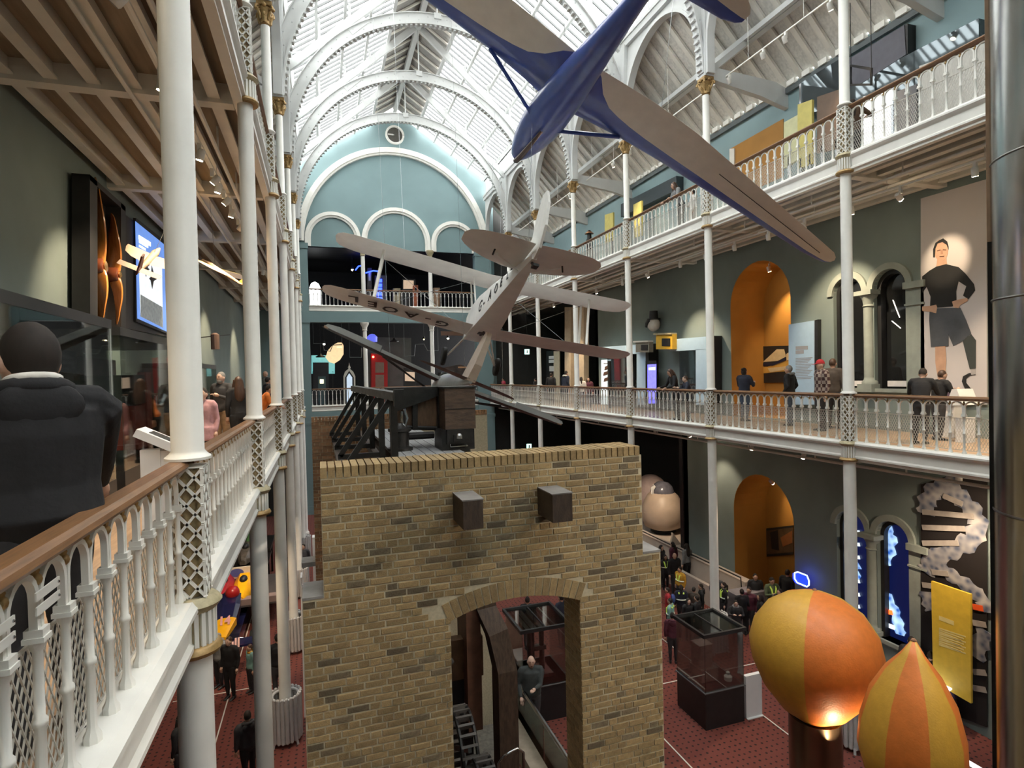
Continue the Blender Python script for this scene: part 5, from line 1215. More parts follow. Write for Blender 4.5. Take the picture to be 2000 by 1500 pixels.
t = thing('lit_banner', 'white lit upright panel in the dark doorway', 'panel'); wprism([(1176, 703), (1193, 702), (1193, 790), (1176, 790)], WR-.3, .05, 'board', mt('panel_lit', (.6, .68, .7), .5, emit=(.6, .75, .8), es=.35), t); wprism([(1179, 709), (1190, 709), (1190, 711), (1179, 711)], WR-.352, .004, 'text_line', INK, t)
t = thing('sculpture', 'dark branching sculpture in front of the white lit panel', 'sculpture', (13.2, at(1190, 790, X=13.2).y, G1))
_z = lambda y: at(1190, y, X=13.2).z-t.location.z
MB().tube([(0, -.1, 0), (0, -.1, _z(705))], .09, 8).build('stem', IRON, t, 40)
for y, l in ((722, .35), (733, .5), (745, .45)): MB().prism([(-.05, _z(y)+.08), (l, _z(y)-.02), (l*.8, _z(y)+.15), (-.05, _z(y)+.22)], lambda u, v, w: (w, u, v), -.05, .05).build('branch', mt('rust', (.10, .05, .03), .6), t)
# pillars, black text panel and cream panel near the side room
for j, (a, b) in enumerate(((1112, 1124), (1136, 1150))):
    wprism([(a, 600), (b, 600), (b, 790), (a, 790)], 14.0, .3, 'wall_pillar', mt('beige_pillar', (.50, .40, .28), .7)); 
for o in [o for o in bpy.data.objects if o.name.startswith('wall_pillar')]: tag(o, 'beige painted pillar at the doorway off the lower right gallery', kind='structure')
panel('black text panel with white lines far along the right gallery', [(1069, 686), (1083, 685), (1083, 790), (1069, 790)], 14.2, .08, BLACK, [((1072, 698.5), (1082, 698), .2), ((1072, 706), (1082, 705.5), .2)]+[((1073, 716+2*i), (1082, 716+2*i), .07) for i in range(5)], PAPER)
panel('cream lit board next to the black text panel', [(1083, 686), (1094, 686), (1094, 790), (1083, 790)], 14.2, .06, mt('cream_board', (.62, .55, .4), .6))
for j, (x, y) in enumerate(((1030, 687), (1034, 872))):
    t = thing('exit_sign', 'small illuminated green exit sign, %s storey' % ('lower gallery' if j == 0 else 'ground'), 'sign'); wprism([(x-4, y-5), (x+4, y-5), (x+4, y+5), (x-4, y+5)], 12.8, .05, 'box', mt('exit_green', (.3, .6, .5), .5, emit=(.4, .85, .7), es=.9), t); wprism([(x-1.5, y-3), (x+1.5, y-3), (x+1.5, y+3), (x-1.5, y+3)], 12.74, .01, 'pictogram', PAPER, t); p = at(x, y-5, X=12.78); MB().tube([p, (p.x, p.y, 13.16 if j == 0 else 6.74)], .012, 5).build('rod', IRON, t)
t = thing('reading_board', 'white sloping reading board below the athlete poster', 'reading board'); wprism([(1878, 790), (1890, 759), (1900, 759), (1912, 790)], 13.6, .5, 'board', PAPER, t); wprism([(1885, 815), (1905, 815), (1905, 880), (1885, 880)], 13.5, .3, 'stand', PAPER, t)
t = thing('display_table', 'low purple-topped display table below the athlete poster', 'table'); wprism([(1846, 766), (1886, 766), (1886, 790), (1846, 790)], 14.25, .4, 'top', mt('table_purple', (.12, .08, .12), .5), t); wprism([(1850, 790), (1884, 790), (1884, 870), (1850, 870)], 14.25, .35, 'body', PAPER, t)
# ---- upper right gallery
panel('large grey-mauve board high on the upper gallery wall', [(1664, 124), (1783, 53), (1786, 110), (1700, 165), (1664, 175)], WR, .3, mt('mauve_board', (.13, .13, .16), .6), side=[(1783, 53), (1790, 50), (1790, 108), (1786, 110)])
MIR = mt('case_glass_dark', (.10, .12, .13), .03, metal=.6, var=.05)
t = thing('glass_case', 'long glazed wall case on the upper gallery reflecting the roof', 'display case'); wprism([(1580, 166), (1660, 118), (1660, 210), (1580, 228)], WR, .35, 'pane', MIR, t); wprism([(1660, 175), (1929, 40), (1929, 190), (1660, 260)], WR, .29, 'pane', MIR, t); wprism([(1577, 168), (1581, 165), (1581, 230), (1577, 232)], WR-.05, .32, 'frame', STEEL, t)
t = thing('hanging_square', 'black open square frame hanging over the upper gallery case', 'frame'); p = [at(1662, 128, X=13.6), at(1702, 135, X=13.3), at(1702, 165, X=13.3), at(1662, 166, X=13.6)]; MB().tube(p, .04, 4, closed=True).build('bar', BLACK, t); MB().tube([p[0], (p[0].x, p[0].y, 18.6)], .01, 4).tube([p[1], (p[1].x, p[1].y, 18.6)], .01, 4).build('cord', IRON, t)
t = thing('door_recess', 'orange painted doorway recess on the upper gallery wall', 'doorway', kind='structure'); t.name = 'door_1'; wprism([(1427, 291), (1531, 232), (1531, 345), (1427, 390)], WR-.0, .03, 'door_recess', ORANGE, t); wprism([(1427, 291), (1436, 290), (1436, 390), (1427, 392)], WR-.03, .05, 'jamb', CREAM, t)
wp_ = [('yellow banner stand on the upper gallery beside the column', [(1562, 205), (1590, 195), (1590, 320), (1562, 330)], mt('banner_yellow', (.55, .48, .14), .6)), ('pale yellow framed board on the upper gallery', [(1535, 240), (1580, 215), (1580, 300), (1535, 330)], mt('board_lemon', (.55, .55, .32), .6)), ('bright white board behind the upper balustrade', [(1690, 190), (1745, 170), (1745, 290), (1690, 310)], mt('board_white', (.8, .82, .84), .5, emit=(.8, .9, 1), es=.25)), ('grey board behind the upper balustrade', [(1755, 180), (1795, 165), (1795, 300), (1755, 310)], mt('board_grey', (.12, .12, .13), .6)), ('cream louvred cabinet behind the upper balustrade', [(1800, 130), (1929, 85), (1929, 250), (1800, 290)], mt('cabinet_cream', (.5, .49, .45), .6, var=.2, scale=8, stretch=(1, 20, 1))), ('brown cabinet behind the upper balustrade', [(1600, 190), (1645, 175), (1645, 290), (1600, 300)], mt('cabinet_brown', (.14, .09, .06), .6)), ('small yellow banner far along the upper gallery', [(1184, 420), (1200, 415), (1200, 470), (1184, 475)], MT['banner_yellow']), ('yellow banner midway along the upper gallery', [(1240, 400), (1256, 392), (1256, 460), (1240, 465)], MT['banner_yellow'])]
for j, (lb, poly, m) in enumerate(wp_):
    X = 13.4+.08*(j % 4); t = panel(lb, poly, X, .08, m, cat='board'); pts = [at(x, y, X=X) for x, y in poly]
    ys = [p.y for p in pts]; zz = min(p.z for p in pts)
    if zz > G2: MB().box(X-.08, X, min(ys)*.8+max(ys)*.2-.03, min(ys)*.8+max(ys)*.2+.03, G2, zz+.3).box(X-.08, X, min(ys)*.2+max(ys)*.8-.03, min(ys)*.2+max(ys)*.8+.03, G2, zz+.3).build('stand', STEEL, t)
panel('dark low cabinet along the upper gallery wall', [(1225, 400), (1335, 345), (1335, 372), (1225, 425)], WR, .35, mt('cab_dark', (.03, .045, .055), .5), cat='cabinet')
t = thing('lantern', 'brown and black lantern on the upper gallery, near the far columns', 'lantern', tuple(at(1151, 468, X=12.3))); MB().lathe([(.12, 0), (.1, .25), (.2, .27), (.05, .45)], 12).build('cage', IRON, t, 40); MB().lathe([(.22, .27), (.06, .42)], 12).build('hood', mt('copper', (.3, .14, .06), .4, metal=.6), t, 40); MB().lathe([(.16, G2-t.location.z), (.16, 0)], 10).build('post', IRON, t, 40)
# ---- ground floor: DNA poster, yellow panel, sign
t = thing('dna_poster', 'tall black wall poster of a DNA helix beside the ground floor windows', 'poster'); X = WR-.04
wprism([(1800, 946), (1929, 905), (1929, 1420), (1800, 1372)], X, .03, 'poster_sheet', mt('poster_black', (.010, .007, .007), .7), t); X -= .04
strand([(1022, 260), (1026, 200), (1060, 145), (1120, 120), (1180, 105)], .26, X, t, D_PRT); strand([(1110, 135), (1190, 180), (1255, 250), (1282, 320), (1245, 390), (1160, 430), (1080, 470), (1030, 520), (1018, 545)], .24, X, t, D_PRT)
strand([(1020, 450), (1080, 510), (1160, 570), (1240, 620), (1300, 680), (1315, 740)], .19, X, t, D_PRT); strand([(1020, 640), (1035, 700), (1050, 730)], .2, X, t, D_PRT); strand([(1262, 960), (1285, 890), (1315, 830)], .22, X, t, D_PRT)
for a, b, m in (((1003, 250), (1255, 272), RUNG), ((1003, 325), (1212, 332), RUNG), ((1003, 402), (1180, 402), RUNG), ((1105, 170), (1200, 212), RUNG), ((1050, 543), (1130, 552), RUNG), ((1250, 712), (1300, 722), RUNG_O), ((1250, 790), (1315, 802), RUNG), ((1003, 605), (1050, 612), RUNG), ((1250, 1030), (1315, 1036), RUNG), ((1250, 1108), (1315, 1120), RUNG)): rung(a, b, .13, X-.02, t, m)
L = [((1834, 1206.5), (1863, 1217.5), .1)]+[((1834, 1227+3.6*i), (1886-(i % 3)*4, 1244+3.6*i), .03) for i in range(10)]
panel('bright yellow text panel standing in front of the DNA poster', [(1822, 1134), (1899, 1160), (1900, 1373), (1826, 1330)], 13.9, .06, mt('panel_yellow', (.70, .47, .045), .5), L, mt('ink_pale', (.75, .62, .25), .6))
t = thing('neon_sign', 'blue glowing rounded sign above the crowd', 'sign'); o = [(1552, 1119), (1558, 1117), (1576, 1124), (1580, 1134), (1580, 1143), (1576, 1146), (1557, 1138), (1552, 1130)]
wprism(o, WR-.3, .08, 'face', mt('neon_blue', (.01, .02, .6), .4, emit=(.01, .03, 1), es=.8), t); P = [at(x, y, X=WR-.39) for x, y in o]; MB().tube(P, .022, 6, closed=True).build('neon_tube', mt('neon_pale', (.4, .5, 1), .4, emit=(.45, .6, 1), es=1), t)
MB().tube([at(1566, 1135, X=WR-.3), at(1566, 1135, X=WR)], .03, 6).build('bracket', IRON, t)
t = thing('reading_table', 'tilted white lit table in front of the yellow panel', 'table'); p = at(1842, 1335, Z=.95); p.x -= .12; p.y += .2
MB().prism([(-.4, .0), (.4, .2), (.4, .24), (-.4, .04)], lambda u, v, w: (p.x-.1+u, p.y+w, .86+v), -.5, .6).build('top', mt('lit_top', (.8, .8, .78), .5, emit=(.9, .95, 1), es=.5), t); MB().box(p.x-.15, p.x+.2, p.y-.4, p.y+.5, 0, .86).build('base', PAPER, t)
tag(MB().box(12.95, 13.05, 7.2, 12.5, .0, .06).build('trim_edge_strip', mt('edge_light', (.8, .8, .8), .5, emit=(1, 1, 1), es=.3)), 'pale lit edge strip on the floor before the posters', kind='structure')
# ---- capsule in the alcove with its ramp
t = thing('space_capsule', 'cream rounded capsule with a grey dome in the ground floor alcove', 'capsule', (15.3, 23.6, .96))
CAPS = mt('capsule_cream', (.48, .38, .30), .45, var=.08, scale=3); sec = lambda z, r, e=1.0: [(r*cos(2*pi*i/24), r*sin(2*pi*i/24)*e, z) for i in range(24)]
MB().loft([sec(.15, .5), sec(.3, .85), sec(.8, 1.02), sec(1.3, .95), sec(1.75, .72), sec(1.95, .5)]).build('body', CAPS, t, 60)
MB().lathe([(.55, 1.78), (.56, 1.95), (.46, 2.2), (.28, 2.36), (.0001, 2.42)], 20).build('dome', mt('dome_grey', (.12, .12, .15), .2, var=.2), t, 50); MB().tube([(-.5+.0, -.35, 1.78), (-.58, 0, 1.74), (-.5, .35, 1.78)], .05, 8).build('rim', BLACK, t, 50)
for j in range(5): MB().tube([(-.58, -.1+.03*j, 1.85), (-.62+.04*j, -.2+.09*j, 2.1), (-.52+.05*j, -.24+.12*j, 2.25)], [.03, .045, .02], 6).build('finger_mark', PAPER, t, 50)
MB().tube([(-.9, .35, .98), (-.98, .0, 1.0), (-.85, -.45, .95), (-.8, -.5, 1.08)], .03, 6).build('handle', CAPS, t, 50); MB().lathe([(.5, 0), (.6, .06), (.55, .2)], 20).build('foot', BLACK, t); MB().box(-.97, -.9, .42, .5, 1.1, 1.28).build('latch', BLACK, t)
tag(MB().ball((15.9, 25.6, 2.2), 1, 16, 10, (.95, .95, 1.15)).lathe([(.7, .95), (.6, 1.4)], 16, (15.9, 25.6, 0)).build('pale_pod', mt('pod_pink', (.42, .33, .32), .6), None, 60), 'pale rounded pod standing behind the cream capsule', 'pod')
CONC = mt('pale_concrete', (.50, .42, .35), .8, var=.08, scale=2)
t = thing('ramp', 'pale concrete ramp and plinth leading to the capsule', 'ramp')
MB().box(14.3, 17.5, 20.6, 27, 0, .95).build('plinth', CONC, t); MB().box(13.9, 14.25, 16.4, 27, 0, 1.15).build('parapet', CONC, t); MB().box(13.2, 13.35, 16.4, 26, 0, .75).build('parapet', CONC, t); MB().prism([(14.4, .95), (14.9, .95), (14.6, 1.45)], lambda u, v, w: (u, 21.6+w+(v-.95)*.3, v), 0, .12).build('wedge', CONC, t); MB().box(13.35, 13.9, 16.4, 26, .2, .4).build('walkway', CONC, t)
MB().tube([(13.8, 16.4, .3), (13.8, 16.5, 1.3), (13.8, 26, 1.3)], .025, 6).build('rail', IRON, t)
tag(MB().box(13.0, 14.3, 15.7, 16.3, 0, 1.05).build('plinth_block', mt('block_mauve', (.20, .18, .19), .7)), 'grey-mauve block at the foot of the ramp', 'block')
tag(MB().box(WR-.05, WR+.35, 20.48, 20.72, 0, G1-.3).build('trim_post', BLACK), 'black vertical post at the alcove edge', kind='structure')
# ---- big glass display cases
def glass_case(label, x0, x1, y0, y1, zb, zt, rotz=0.0, top=True):
    cx, cy = (x0+x1)/2, (y0+y1)/2; t = thing('display_case', label, 'display case', (cx, cy, 0), rotz); a, b = (x1-x0)/2, (y1-y0)/2
    MB().box(-a, a, -b, b, .0, zb).build('plinth', BLACK, t); MB().box(-a-.03, a+.03, -b-.03, b+.03, zb-.02, zb).build('deck', mt('deck_grey', (.10, .10, .105), .5), t)
    for (u0, u1, v0, v1) in ((-a, a, -b, -b+.01), (-a, a, b-.01, b), (-a, -a+.01, -b, b), (a-.01, a, -b, b)): MB().box(u0, u1, v0, v1, zb, zt).build('pane', GLASS, t)
    MB().tube([(-a-.03, -b-.03, zt+.03), (a+.03, -b-.03, zt+.03), (a+.03, b+.03, zt+.03), (-a-.03, b+.03, zt+.03)], .06, 4, closed=True).bar((0, -b, zt+.03), (0, b, zt+.03), .03, .03).build('top_frame', BLACK, t)
    MB().box(-a, a, -b, b, zt+.02, zt+.03).build('top_pane', GLASS, t)
    return t
glass_case('tall glass display case on a black plinth in front of the crowd', 8.5, 9.62, 11.45, 12.6, .9, 2.25)
t = tag(MB().box(8.72, 9.1, 11.95, 12.3, 1.2, 1.75).box(8.7, 9.2, 11.85, 12.35, .9, 1.2).box(8.71, 9.11, 11.94, 12.31, 1.75, 1.77).build('apparatus_box', [mt('apparatus_brown', (.20, .15, .13), .6, var=.2)]), 'brown box-shaped apparatus inside the glass case before the crowd', 'apparatus')
tag(MB().lathe([(.09, 0), (.1, .1), (.04, .14), (.05, .2), (.0001, .24)], 12, (9.4, 11.75, .9)).build('porcelain_figure', mt('porcelain', (.7, .66, .6), .3), None, 40), 'small white porcelain piece inside the glass case', 'figure')
tag(MB().box(9.72, 10.2, 11.5, 11.6, 0, 1.05).box(9.72, 10.2, 11.44, 11.6, 0, .02).build('white_stand', PAPER), 'white upright stand right of the glass case', 'stand')
glass_case('glass display case with black plinth seen through the brick arch', 4.5, 5.75, 13.15, 14.5, .9, 2.3)
t = thing('engine_model', 'dark metal engine model in the case under the arch', 'model', (5.1, 13.8, .9)); MB().box(-.35, .35, -.3, .3, 0, .08).build('base', mt('model_red', (.12, .03, .025), .5), t); MB().tube([(-.15, 0, .08), (-.15, 0, 1.1)], .1, 10).tube([(.15, 0, .08), (.15, 0, 1.2)], .07, 10).box(-.25, .25, -.08, .08, .6, .7).build('frame', IRON, t); MB().lathe([(.12, 0), (.12, .05), (.04, .06)], 12, (0, 0, 1.15)).build('valve', STEEL, t)
# ---- balloons on pedestals
BY = mt('balloon_yellow', (.66, .36, .045), .5, var=.06, scale=10, bump=.12, coat=.1); BO = mt('balloon_orange', (.72, .2, .035), .5, var=.08, scale=10, bump=.12, coat=.1)
def balloon(label, c, prof, nseg, a0, cols, tilt=(0, 0)):
    t = thing('balloon', label, 'balloon', c); t.rotation_euler = (tilt[0], tilt[1], 0)
    for k in range(nseg):
        MB().lathe(prof, 10, a0=a0+2*pi*k/nseg, a1=a0+2*pi*(k+1)/nseg).build('gore', cols[k % len(cols)], t, 60)
    MB().ball((0, 0, prof[-1][1]), .035, 8, 5).build('nozzle', mt('nozzle', (.3, .15, .08), .6), t)
    return t
pr = [(.0001, -.98), (.2, -.95), (.45, -.82), (.72, -.52), (.9, -.15), (.95, .15), (.88, .45), (.68, .74), (.4, .92), (.15, .99), (.0001, 1.0)]
bc = at(1590, 1282, Y=7.0); balloon('round yellow and orange balloon on a metal pedestal', bc, pr, 4, radians(215.4), (BO, BY), (radians(-6), radians(8)))
p2 = at(1780, 1420, Y=5.15); tp = at(1782, 1252, Y=5.15).z-p2.z
balloon('tall pointed orange and yellow striped balloon at the bottom right', p2, [(.0001, -1.1), (.23, -1.0), (.47, -.7), (.575, -.33), (.555, .0), (.46, .37), (.3, .68), (.13, .9), (.03, tp), (.0001, tp)], 8, radians(190.5), (BO, BY), (0, radians(3)))
BRONZE = mt('bronze_steel', (.22, .17, .12), .28, metal=.9, var=.1, scale=3)
def pedestal(label, x, y, h, r):
    t = thing('pedestal', label, 'pedestal', (x, y, 0)); MB().lathe([(r, .3), (r, h)], 32).build('drum', BRONZE, t, 40); MB().lathe([(r*1.9, 0), (r*1.9, .3), (r, .32)], 40).build('plinth', mt('plinth_dark', (.02, .025, .03), .5), t, 40)
    MB().lathe([(r*.9, h), (r*.8, h+.03)], 24).build('rim', BLACK, t, 40); return t
pedestal('cylindrical bronze pedestal under the round balloon', bc.x, bc.y, bc.z-.93, .38); pedestal('bronze pedestal under the pointed balloon', p2.x, p2.y, p2.z-1.04, .33)
tag(MB().tube([(bc.x+1.15*cos(a), bc.y+1.15*sin(a), .95) for a in [2*pi*i/36 for i in range(36)]], .03, 8, closed=True).build('barrier_ring', STEEL, None, 50), 'white metal barrier ring around the round balloon pedestal', 'barrier')
rg = bpy.data.objects['barrier_ring']
pm = MB().tube([(0, 0, 0), (0, 0, .95)], .025, 8).mesh('post', STEEL, 40)
for i in range(6): link('post', pm, rg, loc=(bc.x+1.15*cos(pi*i/3+.3), bc.y+1.15*sin(pi*i/3+.3), 0))
# ---- radiators around column feet
RADM = mt('radiator_paint', (.50, .49, .48), .45, var=.06)
FIN = MB().tube([(.345, 0, .12), (.345, 0, 1.12)], .034, 8, sq=[1.4, 1.4]).ball((.345, 0, 1.13), .04, 8, 5).ball((.345, 0, .12), .04, 8, 5).mesh('fin', RADM, 60)
RRING = MB().tube([(.3*cos(a), .3*sin(a), 1.08) for a in [2*pi*i/32 for i in range(32)]], .04, 8, closed=True).tube([(.3*cos(a), .3*sin(a), .2) for a in [2*pi*i/32 for i in range(32)]], .04, 8, closed=True).mesh('ring_pipe', RADM, 60)
RFOOT = MB().tube([(.34, 0, .14), (.38, 0, .0)], .03, 6).mesh('foot', RADM)
def radiator(x, y, label):
    t = thing('radiator', label, 'radiator', (x, y, 0), group='ring radiators around columns')
    for i in range(22): link('fin', FIN, t, rot=(0, 0, 2*pi*i/22))
    link('ring_pipe', RRING, t)
    for i in range(4): link('foot', RFOOT, t, rot=(0, 0, pi/4+pi/2*i))
for k in (3, 4, 5, 6): radiator(XL, YK[k], 'grey ring radiator around the foot of the %s left column' % ORD[k-1])
for k in (2, 3, 4): radiator(XR, YK[k], 'grey ring radiator around the foot of the %s right column' % ORD[k-2])
# ---- polished steel tube at the right edge
t = thing('steel_tube', 'tall polished steel tube standing at the right edge of the view', 'steel tube', (5.56, 2.78, 0)); CH = mt('polished_steel', (.46, .46, .45), .2, metal=1, var=.25, scale=2.5, stretch=(1, 1, .25))
MB().lathe([(.55, 0), (.55, 22)], 64).build('shell', CH, t, 40)
for z in (3, 5.2, 7.4, 9.1, 10.2, 11.6, 13.4): MB().lathe([(.552, z), (.556, z+.01), (.552, z+.02)], 64).build('seam', mt('seam_steel', (.2, .19, .18), .3, metal=1), t)
ang = atan2(-2.78, -5.56)-radians(84); dv = Vector((cos(ang), sin(ang), 0)); sp = MB(); M = Matrix.Rotation(ang, 4, 'Z'); sp.T = M; sp.box(.545, .572, -.03, .03, 9.6, 12.05); sp.build('perforated_strip', mt('strip_copper', (.42, .28, .18), .5, metal=.2, var=.15, scale=8), t)
hm = MB(); hm.T = M
for i in range(32): hm.ball((.56, -.032, 9.68+.075*i), .011, 6, 4)
hm.build('strip_hole', BLACK, t, kind='stuff'); MB().box(0, 0, 0, 0, 0, 0)
e = MB(); e.T = M; e.box(.545, .57, -.025, .025, 0, 9.6); e.build('edge_strip', IRON, t)
# ================================================================== left gallery exhibits
def lprism(poly, X, d, name, mat, parent=None):
    pts = [at(x, y, X=X) for x, y in poly]
    return MB().prism([(p.y, p.z) for p in pts], lambda u, v, w: (w, u, v), X, X+d).build(name, mat, parent)
# propellers in a tall black wall case
t = thing('propeller_case', 'tall black wall case holding two wooden propellers', 'display case'); Xw = WL+.01
lprism([(140, 338), (232, 415), (232, 640), (140, 640)], Xw, .06, 'back_panel', mt('case_black', (.012, .011, .012), .5), t)
for a, b in (((140, 338), (156, 352)), ((206, 394), (216, 402))): lprism([a, b, (b[0], 640), (a[0], 640)], Xw+.06, .28, 'frame_post', BLACK, t)
lprism([(140, 338), (216, 402), (216, 412), (140, 349)], Xw+.06, .28, 'frame_top', BLACK, t)
PROP = mt('propeller_wood', (.42, .16, .035), .18, var=.3, scale=4, stretch=(3, 3, .7), coat=.6)
HUB = mt('propeller_hub', (.16, .045, .02), .25, var=.2, coat=.5)
def propeller(label, x, yh, top, bot, X):
    h = at(x, yh, X=X); zt, zb = at(x, top, X=X).z-h.z, at(x, bot, X=X).z-h.z
    t = thing('propeller', label, 'propeller', tuple(h))
    for z1, nm in ((zt, 'upper_blade'), (zb, 'lower_blade')):
        n = 12; rings = []
        for i in range(n+1):
            f = i/n; z = z1*f; w = .25*sin(min(1, .25+f*1.1)*pi*.62)*(1 if f < .8 else sqrt(max(0.02, 1-((f-.8)/.2)**2))); th = .075*(1-f*.8); tw = radians(70-45*f)
            rings.append([(cos(a)*th*cos(tw)-sin(a)*w*sin(tw)+.0, cos(a)*th*sin(tw)+sin(a)*w*cos(tw), z) for a in [2*pi*k/10 for k in range(10)]])
        MB().loft(rings).build(nm, PROP, t, 60)
    b = MB(); b.T = Matrix.Rotation(pi/2, 4, 'Y'); b.lathe([(.15, -.11), (.17, -.08), (.17, .08), (.15, .11)], 20); b.build('hub', HUB, t, 40)
    b = MB(); b.T = Matrix.Rotation(pi/2, 4, 'Y'); b.lathe([(.05, .1), (.09, .11), (.1, .135), (.05, .14)], 16); b.build('hub_ring', mt('brass', (.6, .38, .14), .25, metal=.9), t, 40)
propeller('varnished wooden propeller standing in the tall case, left of two', 192, 520, 352, 640, Xw+.22); propeller('pale-bladed wooden propeller standing in the tall case, right of two', 222, 537, 420, 640, Xw+.2)
t = thing('wall_board', 'dark matt wall board behind the blue graphic', 'board'); lprism([(232, 415), (335, 492), (335, 660), (232, 640)], Xw, .08, 'board', mt('board_umber', (.022, .018, .018), .6), t)
# blue illuminated graphic with three delta aircraft
t = thing('aircraft_poster', 'backlit blue and white graphic panel showing delta-winged aircraft', 'panel'); X = Xw+.12
lprism([(260, 425), (330, 480), (330, 655), (260, 628)], X-.05, .06, 'frame', BLACK, t)
def gp(poly, d, nm, m): lprism(poly, X+d, .006, nm, m, t)
gp([(264, 432), (326, 482), (326, 648), (268, 622)], .012, 'sheet', mt('sheet_blue', (.06, .12, .32), .5, emit=(.10, .2, .5), es=.45, var=.3, scale=2))
gp([(271, 502), (316, 517), (318, 640), (274, 618)], .02, 'picture', mt('sheet_grey', (.5, .55, .58), .5, emit=(.55, .6, .65), es=.45, var=.35, scale=3))
LT = mt('letter_lit', (.8, .85, .9), .5, emit=(.85, .92, 1), es=.9)
for a, b, c, e in ((271, 294, 459, 470), (272, 289, 468, 477), (272, 284, 478, 485)): gp([(a, c), (b, c+(b-a)*.62), (b, e+(b-a)*.62-3), (a, e-3)], .024, 'text_line', LT)
for x, y, s in ((275, 510, .55), (285, 522, .8), (297, 540, 1.0)): gp([(x-1, y-22*s), (x+5*s, y+2*s), (x+9*s, y+5*s), (x+3*s, y+9*s), (x, y+24*s), (x-3*s, y+8*s), (x-6*s, y+4*s), (x-2*s, y)], .03, 'delta_aircraft', mt('delta_dark', (.06, .06, .065), .6))
gp([(274, 575), (317, 600), (318, 640), (274, 618)], .022, 'landscape', mt('land_grey', (.14, .15, .15), .6, emit=(.12, .13, .13), es=.4, var=.6, scale=9))
# glass cases on the left gallery
def lcase(label, x0, x1, y0, y1, zt, plinth=.45):
    t = thing('glass_case', label, 'display case', ((x0+x1)/2, (y0+y1)/2, G1)); a, b = (x1-x0)/2, (y1-y0)/2; h = zt-G1
    MB().box(-a, a, -b, b, 0, plinth).build('plinth', BLACK, t)
    for q in ((-a, a, -b, -b+.012), (-a, a, b-.012, b), (a-.012, a, -b, b)): MB().box(*q, plinth, h-.12).build('pane', GLASS, t)
    MB().box(-a, a, -b, b, h-.12, h).build('top_frame', mt('case_frame', (.02, .021, .022), .4), t); MB().box(-a, -a+.02, -b, b, plinth, h).build('back', mt('case_back_grey', (.16, .165, .165), .7, var=.2, scale=3), t)
    return t
lcase('large glass display case behind the man in black', -4.2, -2.6, 6.0, 8.9, 9.45); lcase('glass display case with red machine beside the first left column', -4.2, -2.7, 9.6, 14.0, 9.42)
t = thing('red_machine', 'red box-shaped machine with black panel in the left glass case', 'machine', (-3.3, 11.1, G1+.45)); RED = mt('machine_red', (.28, .04, .03), .4, var=.1); MB().box(-.4, .45, -.4, .45, .28, .9).box(.35, .48, .2, .5, .1, 1.45).box(-.4, .5, -.45, .5, .2, .28).build('body', RED, t); MB().box(-.35, .46, -.42, .3, .92, 1.4).build('panel', BLACK, t); MB().box(-.3, -.2, -.3, -.2, 0, .2).box(.3, .4, -.3, -.2, 0, .2).box(.3, .4, .3, .4, 0, .2).build('leg', RED, t)
t = thing('graphic_board', 'blue streaked graphic board inside the left glass case', 'board'); MB().box(-4.1, -4.05, 10.3, 12.0, G1+.6, G1+2.3).build('board', mt('streak_blue', (.10, .15, .22), .6, var=.6, scale=2, stretch=(1, .6, 5)), t); MB().box(-4.1, -3.98, 12.1, 13.8, G1+1.2, G1+2.2).build('board', mt('board_maroon', (.10, .045, .06), .6, var=.6, scale=5), t); MB().box(-4.1, -4.0, 9.8, 10.2, G1+.6, G1+2.3).build('post', PAPER, t)
t = thing('engine', 'small grey metal engine with pipes in the left glass case', 'engine', (-3.1, 12.9, G1+.45)); MB().box(-.3, .3, -.4, .4, 0, .3).ball((0, 0, .55), .3, 12, 8).build('block', IRON, t, 40)
for i in range(6): MB().tube([(0, 0, .55), (.2*cos(i), .38*sin(i), .6+.4*abs(sin(i*1.7)))], [.06, .08], 8).build('cylinder', STEEL, t, 40)
# kiosk
k0 = at(318, 858, X=-1.75); t = thing('kiosk', 'slim white information kiosk with tilted screen at the handrail', 'kiosk', (k0.x, k0.y, G1)); hk = k0.z-G1
MB().box(-.2, .0, -.14, .0, 0, hk-.1).box(-.05, .22, -.12, -.02, hk-.35, hk-.12).build('stand', PAPER, t)
s = MB(); s.T = Matrix.Translation((.02, -.07, hk)) @ Matrix.Rotation(radians(28), 4, 'Y'); s.box(-.26, .26, -.17, .17, -.06, .03); s.build('head', PAPER, t); s = MB(); s.T = Matrix.Translation((.02, -.07, hk)) @ Matrix.Rotation(radians(28), 4, 'Y'); s.box(-.15, .15, -.1, .1, .028, .036); s.build('screen', mt('screen_dark', (.08, .085, .09), .15), t)
MB().box(.05, .35, -.04, .0, hk-.62, hk-.5).build('label_card', mt('label_rose', (.4, .3, .3), .6), t)
